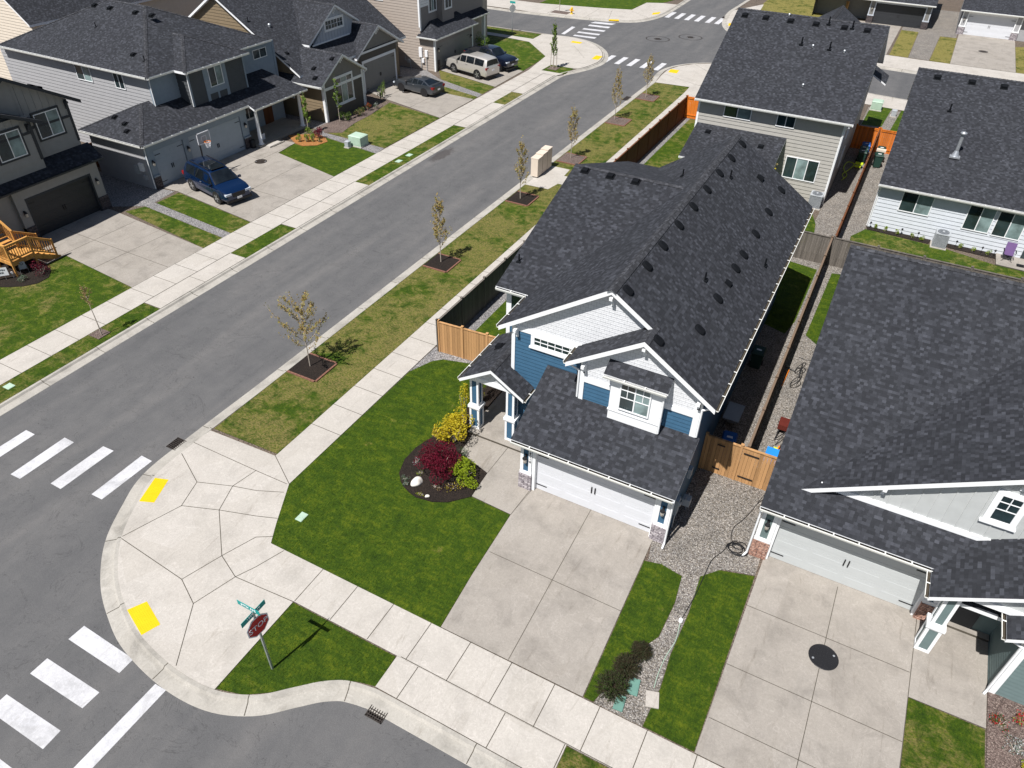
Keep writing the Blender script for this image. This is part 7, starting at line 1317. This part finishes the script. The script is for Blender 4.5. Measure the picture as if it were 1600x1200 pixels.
# landing 0.9 m high, stairs descend to +y ; upper flight climbs to -x
board('landing', [((-43.6, 17.9+.14*i, .9), (-42.2, 17.9+.14*i, .9), .065, .02) for i in range(9)])
for i in range(4): board('tread', [((-43.5, 19.35+.28*i, .75-.18*i), (-42.3, 19.35+.28*i, .75-.18*i), .14, .02)])
for i in range(5): board('tread', [((-43.75-.28*i, 17.9, 1.08+.18*i), (-43.75-.28*i, 19.1, 1.08+.18*i), .14, .02)])
for q_ in (((-42.2, 19.1, .72), (-42.2, 20.5, .0), .02, .13), ((-43.6, 19.1, .72), (-43.6, 20.5, .0), .02, .13), ((-42.2, 17.8, .78), (-42.2, 19.1, .78), .02, .12), ((-43.6, 17.8, .8), (-42.2, 17.8, .8), .02, .1), ((-43.6, 17.8, .85), (-45.2, 17.8, 1.9), .02, .13)): board('stringer', [q_])
rp = [((-42.22, 17.82), 0), ((-42.22, 19.15), 0), ((-42.22, 20.35), -.72), ((-43.58, 20.35), -.72), ((-43.58, 19.15), 0), ((-45.2, 17.82), 1.0), ((-43.6, 17.82), 0)]
for (x, y), dz in rp: board('post', [((x, y, 0), (x, y, 1.95+dz), .045, .045)])
def rail(a, b, za, zb, n):
    a = Vector((*a, 0)); b = Vector((*b, 0)); L = [(a+Vector((0, 0, za+1.0)), b+Vector((0, 0, zb+1.0)), .06, .02), (a+Vector((0, 0, za+.92)), b+Vector((0, 0, zb+.92)), .02, .04), (a+Vector((0, 0, za+.12)), b+Vector((0, 0, zb+.12)), .02, .04)]
    for i in range(1, n):
        c = a.lerp(b, i/n); z = za+(zb-za)*i/n; L.append((c+Vector((0, 0, z+.12)), c+Vector((0, 0, z+.9)), .018, .018))
    board('railing', L)
rail((-42.22, 17.82), (-42.22, 19.15), .92, .92, 10); rail((-42.22, 19.15), (-42.22, 20.35), .92, .2, 9); rail((-43.58, 19.15), (-43.58, 20.35), .92, .2, 9); rail((-43.6, 17.82), (-42.22, 17.82), .92, .92, 10); rail((-43.6, 17.82), (-45.2, 17.82), .92, 1.92, 11); rail((-43.58, 19.15), (-45.2, 19.15), .92, 1.92, 11)
wd.location = (-42.4, 19.6, 0)
def yard_sign(x, y, lines, label, w=.7, h=.5, n=(.7, -.7), mat='signw', z=.55):
    root = empty('yard_sign', (x, y, 0), label, 'sign'); n = Vector((*n, 0)).normalized(); t = Vector((-n.y, n.x, 0)); plate(root, (x, y, z), n, t, w, h, mat, 'sign_face')
    mb = MB()
    for s in (-.2, .2): p = Vector((x, y, 0))+t*s; mb.tube(p, p+Vector((0, 0, z)), .01, 5)
    mb.build('stake', ['steel'], root)
    for i, (s, sz) in enumerate(lines): q = text(s, sz, 'black', root); place(q, root, Vector((x, y, z+.1-.17*i))+n*.02, t, (0, 0, 1))
yard_sign(-41.45, 18.25, [('LOVE YOU', .13), ('SENIOR', .13)], 'white yard sign with black lettering at the left edge of the photo', .85, .5, (.75, -.66)); yard_sign(-41.05, 19.35, [('O', .22)], 'small grey sign below the wooden railing', .35, .45, (.85, -.5), 'acgrey')
mb = MB(); mb.lathe(-41.2, 18.75, [(.02, 0), (.02, .25), (.08, .27), (.08, .36), (.02, .4)], 10); tag(mb.build('garden_light', ['signw']), 'small white globe light beside the wooden steps', 'garden light')
pl = empty('planter_box', (-43.4, 41.35, .16), 'small white square planter on the shaded porch', 'planter'); mb = MB(); mb.box(-44.2, -43.8, 41.4, 41.8, .16, .6); mb.box(-44.15, -43.85, 41.45, 41.75, .6, .62, 1); mb.build('box', ['signw', 'mulch'], pl)
mb = MB(); mb.box(-42.75, -42.35, 40.7, 42.0, .02, .14); tag(mb.build('step_block', ['conc']), 'pale concrete step block in front of the shaded porch', 'step')
rd = MB(); rd.lathe(-43.55, 40.15, [(.2, 0), (.22, .6), (.2, .62)], 10); tag(rd.build('trash_can', ['black']), 'black cylindrical can beside the porch column', 'can')
# ================================================================ cars (local: +x forward, origin on the ground at the centre)
def car(name, label, loc, rz, st, L, W, wb, wr, paint, kind='suv', cat='car', rim='rim', dz=0):
    """st: stations (x, half width, z bottom, z belt, z roof or None, roof half width)"""
    root = empty(name, (loc[0], loc[1], ZC), label, cat, 'parked vehicles', rz); root.scale = (1+dz,)*3; b = MB(); rings = []
    for x, hw, zb, zl, zt, rw in st:
        top = zt if zt else zl+.035; rw = rw if zt else hw*.80
        rings.append([(0, zb), (hw*.88, zb), (hw*.985, zb+.1), (hw, zb+(zl-zb)*.45), (hw*.985, zb+(zl-zb)*.72), (hw*.955, zl)]+([(rw+(hw*.955-rw)*.12, zl+(top-zl)*.88), (rw*.93, top), (rw*.5, top+.02), (0, top+.026)] if zt else [(hw*.90, zl+.02), (hw*.8, zl+.033), (hw*.4, zl+.05), (0, zl+.055)]))
    nr = len(rings[0]); vs = []
    for (x, *_), R_ in zip(st, rings):
        vs += [(x, y, z) for y, z in R_]+[(x, -y, z) for y, z in R_[::-1]][1:-1] if False else [(x, y, z) for y, z in R_]+[(x, -y, z) for y, z in R_[1:-1][::-1]]
    m = 2*nr-2; fs = []
    for i in range(len(st)-1):
        for j in range(m): fs.append((i*m+j, i*m+(j+1) % m, (i+1)*m+(j+1) % m, (i+1)*m+j))
    b.add(vs, fs, 0, True); b.add(vs[:m], [list(range(m))]); b.add(vs[-m:], [list(range(m))[::-1]])
    body = b.build('body', [paint, 'black'], root, local=True)
    mod = body.modifiers.new('edges', 'EDGE_SPLIT'); mod.split_angle = math.radians(38)
    # glass panels lie just proud of the cabin faces
    def P(i, j, s): x = st[i][0]; y, z = rings[i][j]; return Vector((x, s*y, z))
    cab = [i for i in range(len(st)) if st[i][4]]
    def panel(name_, quad, inset=.08, out=.008, mat='carglass'):
        c = sum(quad, Vector())/4; n = (quad[1]-quad[0]).cross(quad[3]-quad[0]).normalized(); q = [c+(p-c)*(1-inset)+n*out for p in quad]
        if (c-Vector((0, 0, .7))).dot(n) < 0: q = [c+(p-c)*(1-inset)-n*out for p in quad]
        g = MB(); g.poly(q); return g.build(name_, [mat], root, local=True)
    for a, c in zip(cab, cab[1:]):
        if st[c][0]-st[a][0] > .3:
            for s in (1, -1): panel('side_window', [P(a, 5, s), P(c, 5, s), P(c, 6, s), P(a, 6, s)], .07)
    for a, c in ((cab[-1], cab[-1]+1), (cab[0], cab[0]-1)):
        if abs(st[a][0]-st[c][0]) > .3:
            for s in (1, -1):
                q = [P(a, 5, s), P(c, 5, s), P(a, 6, s)]; cc_ = sum(q, Vector())/3; g = MB(); g.poly([cc_+(p-cc_)*.8+Vector((0, s*.016, .004)) for p in q]); g.build('quarter_window', ['carglass'], root, local=True)
    ends = [(cab[-1], cab[-1]+1, 'windscreen')]
    if kind != 'truck' or True: ends.append((cab[0], cab[0]-1, 'rear_window'))
    for a, c, nm_ in ends:
        g = MB(); js = [(6, 1), (7, 1), (8, 1), (9, 1), (8, -1), (7, -1), (6, -1)]; A = []; C_ = []
        for j, s in js:
            pa, pc = P(a, j, s), P(c, j, s); up_ = Vector((1.0 if pc.x > pa.x else -1.0, 0, 1.6)).normalized()*.014; sh = Vector((0, -s*.05 if j == 6 else 0, 0)); A.append(pa.lerp(pc, .05)+up_+sh); C_.append(pa.lerp(pc, .93)+up_+sh)
        n_j = len(js); g.add(A+C_, [(k, k+1, n_j+k+1, n_j+k) for k in range(n_j-1)], 0, True); g.build(nm_, ['carglass'], root, local=True)
    # side triangles of the sloping screens stay body colour; wheels
    for sx_ in (wb/2, -wb/2):
        for s in (1, -1):
            y = s*(W/2-.11); w = MB(); w.tube((sx_, y-s*.13, wr), (sx_, y+s*.10, wr), wr, 22, 0); o = w.build('tyre', ['rubber'], root, local=True); o.name = 'wheel'
            r_ = MB(); r_.tube((sx_, y+s*.09, wr), (sx_, y+s*.106, wr), wr*.68, 18, 1)
            for k in range(5):
                a = k*1.2566; d = Vector((math.cos(a), 0, math.sin(a))); t = Vector((-d.z, 0, d.x)); c0 = Vector((sx_, y+s*.105, wr)); r_.hexa([c0+d*wr*.1-t*.045, c0+d*wr*.66-t*.03, c0+d*wr*.66+t*.03, c0+d*wr*.1+t*.045]+[v+Vector((0, s*.02, 0)) for v in (c0+d*wr*.1-t*.045, c0+d*wr*.66-t*.03, c0+d*wr*.66+t*.03, c0+d*wr*.1+t*.045)], 0)
            r_.build('rim', [rim, 'black'], o, local=True)
            ar = MB(); ar.tube((sx_, s*(W/2-.2), wr), (sx_, s*(W/2+.012), wr), wr*1.13, 22, 0); ar2 = ar.build('wheel_arch', ['black'], root, local=True)
            w2 = MB()
    x1 = L/2; x0 = -L/2
    def bx_(nm_, x, y, z, lx, ly, lz, mat):
        g = MB(); g.box(x-lx/2, x+lx/2, y-ly/2, y+ly/2, z-lz/2, z+lz/2); return g.build(nm_, [mat], root, local=True)
    zf = st[-2][3]; zr2 = st[1][3]
    for s in (1, -1):
        bx_('headlight', x1-.17, s*W*.35, zf-.13, .34, W*.2, .12, 'headl'); bx_('tail_light', x0+.12, s*W*.39, zr2-.14, .24, W*.16, .2, 'taill'); bx_('wing_mirror', st[cab[-1]+1][0]-.25, s*(W/2+.06), st[cab[-1]+1][3]+.07, .12, .18, .13, paint if kind != 'truck' else 'black'); bx_('door_handle', -.15, s*(W/2-.005), st[3][3]-.13, .16, .03, .03, 'rim')
    bx_('grille', x1-.03, 0, zf-.2, .08, W*.42, .26, 'black'); bx_('number_plate', x1+.0, 0, zf-.42, .05, .32, .13, 'signw'); bx_('number_plate', x0-.0, 0, zr2-.35, .05, .32, .13, 'signw'); bx_('bumper', x1-.06, 0, .33, .14, W*.86, .14, 'black'); bx_('bumper', x0+.06, 0, .36, .14, W*.86, .14, 'black')
    return root, bx_
SUV = [(-2.42, .80, .42, .92, None, 0), (-2.34, .90, .32, 1.06, None, 0), (-2.2, .95, .28, 1.1, 1.55, .62), (-1.95, .965, .27, 1.1, 1.70, .66), (-.85, .975, .25, 1.08, 1.76, .68), (.1, .975, .25, 1.06, 1.75, .68), (.62, .97, .25, 1.04, 1.66, .64), (1.32, .965, .26, 1.02, None, 0), (1.9, .95, .28, .97, None, 0), (2.28, .90, .30, .88, None, 0), (2.45, .76, .36, .76, None, 0)]
c1, bxx = car('suv', 'dark blue suv with long sunroof on the grey house driveway', (-39.75, 32.8), math.radians(-13), SUV, 4.95, 1.95, 2.85, .37, 'carblue', dz=.08)
bxx('sunroof', -.15, 0, 1.785, 1.5, .95, .012, 'carglass')
for s in (1, -1): bxx('roof_rail', -.6, s*.6, 1.79, 2.2, .04, .05, 'black')
TAH = [(-2.68, .86, .45, 1.02, None, 0), (-2.62, .96, .36, 1.2, None, 0), (-2.52, 1.0, .33, 1.22, 1.74, .70), (-2.3, 1.01, .32, 1.22, 1.84, .72), (-1.1, 1.02, .31, 1.21, 1.89, .73), (-.05, 1.02, .31, 1.2, 1.88, .73), (.72, 1.015, .31, 1.19, 1.8, .70), (1.32, 1.01, .32, 1.19, None, 0), (2.2, 1.0, .34, 1.14, None, 0), (2.58, .95, .36, 1.04, None, 0), (2.7, .82, .4, .9, None, 0)]
c2, bxx = car('suv', 'large beige suv with glass roof parked beside the dark pickup', (-38.9, 65.95), math.radians(167), TAH, 5.35, 2.05, 3.07, .41, 'carbeige', 'suv', dz=.04)
bxx('sunroof', .35, 0, 1.905, .9, 1.0, .012, 'carglass'); bxx('running_board', 0, 1.0, .38, 2.1, .12, .06, 'black'); bxx('running_board', 0, -1.0, .38, 2.1, .12, .06, 'black')
MUS = [(-2.38, .80, .40, .84, None, 0), (-2.3, .90, .30, .98, None, 0), (-1.95, .945, .24, 1.0, None, 0), (-1.1, .955, .2, .98, 1.27, .52), (-.55, .955, .19, .95, 1.36, .56), (.05, .95, .19, .93, 1.35, .56), (.95, .95, .2, .92, None, 0), (1.75, .94, .22, .86, None, 0), (2.22, .88, .24, .76, None, 0), (2.4, .74, .3, .64, None, 0)]
c3, bxx = car('coupe', 'dark grey sports coupe facing the taupe garage door', (-40.3, 58.45), math.radians(174), MUS, 4.78, 1.91, 2.72, .36, 'cargrey', 'coupe', rim='black')
bxx('spoiler', -2.2, 0, 1.08, .18, 1.4, .03, 'cargrey')
TRK = [(.05-.05, .98, .5, 1.28, 1.78, .68), (.35, 1.0, .46, 1.27, 1.88, .71), (1.0, 1.0, .46, 1.25, 1.9, .71), (1.35, 1.0, .46, 1.24, 1.80, .68)]
TRK = [(-2.85, .92, .58, 1.22, None, 0), (-2.8, .98, .5, 1.24, None, 0), (-.95, 1.0, .48, 1.25, None, 0), (-.8, 1.0, .48, 1.26, 1.84, .70), (-.1, 1.0, .48, 1.26, 1.9, .72), (.65, 1.0, .48, 1.25, 1.86, .70), (1.3, 1.0, .48, 1.25, None, 0), (2.3, .99, .5, 1.2, None, 0), (2.7, .93, .5, 1.1, None, 0), (2.85, .84, .52, .98, None, 0)]
c4, bxx = car('pickup_truck', 'dark navy pickup truck behind the beige suv', (-38.6, 69.2), math.radians(-11), TRK, 5.75, 2.02, 3.5, .44, 'carnavy', 'truck', 'pickup')
bxx('cargo_bed', -1.85, 0, 1.315, 1.75, 1.5, .012, 'black')
for s in (1, -1): bxx('bed_rail', -1.85, s*.86, 1.33, 1.8, .14, .06, 'carnavy')
bxx('tailgate', -2.8, 0, 1.32, .1, 1.7, .06, 'carnavy')
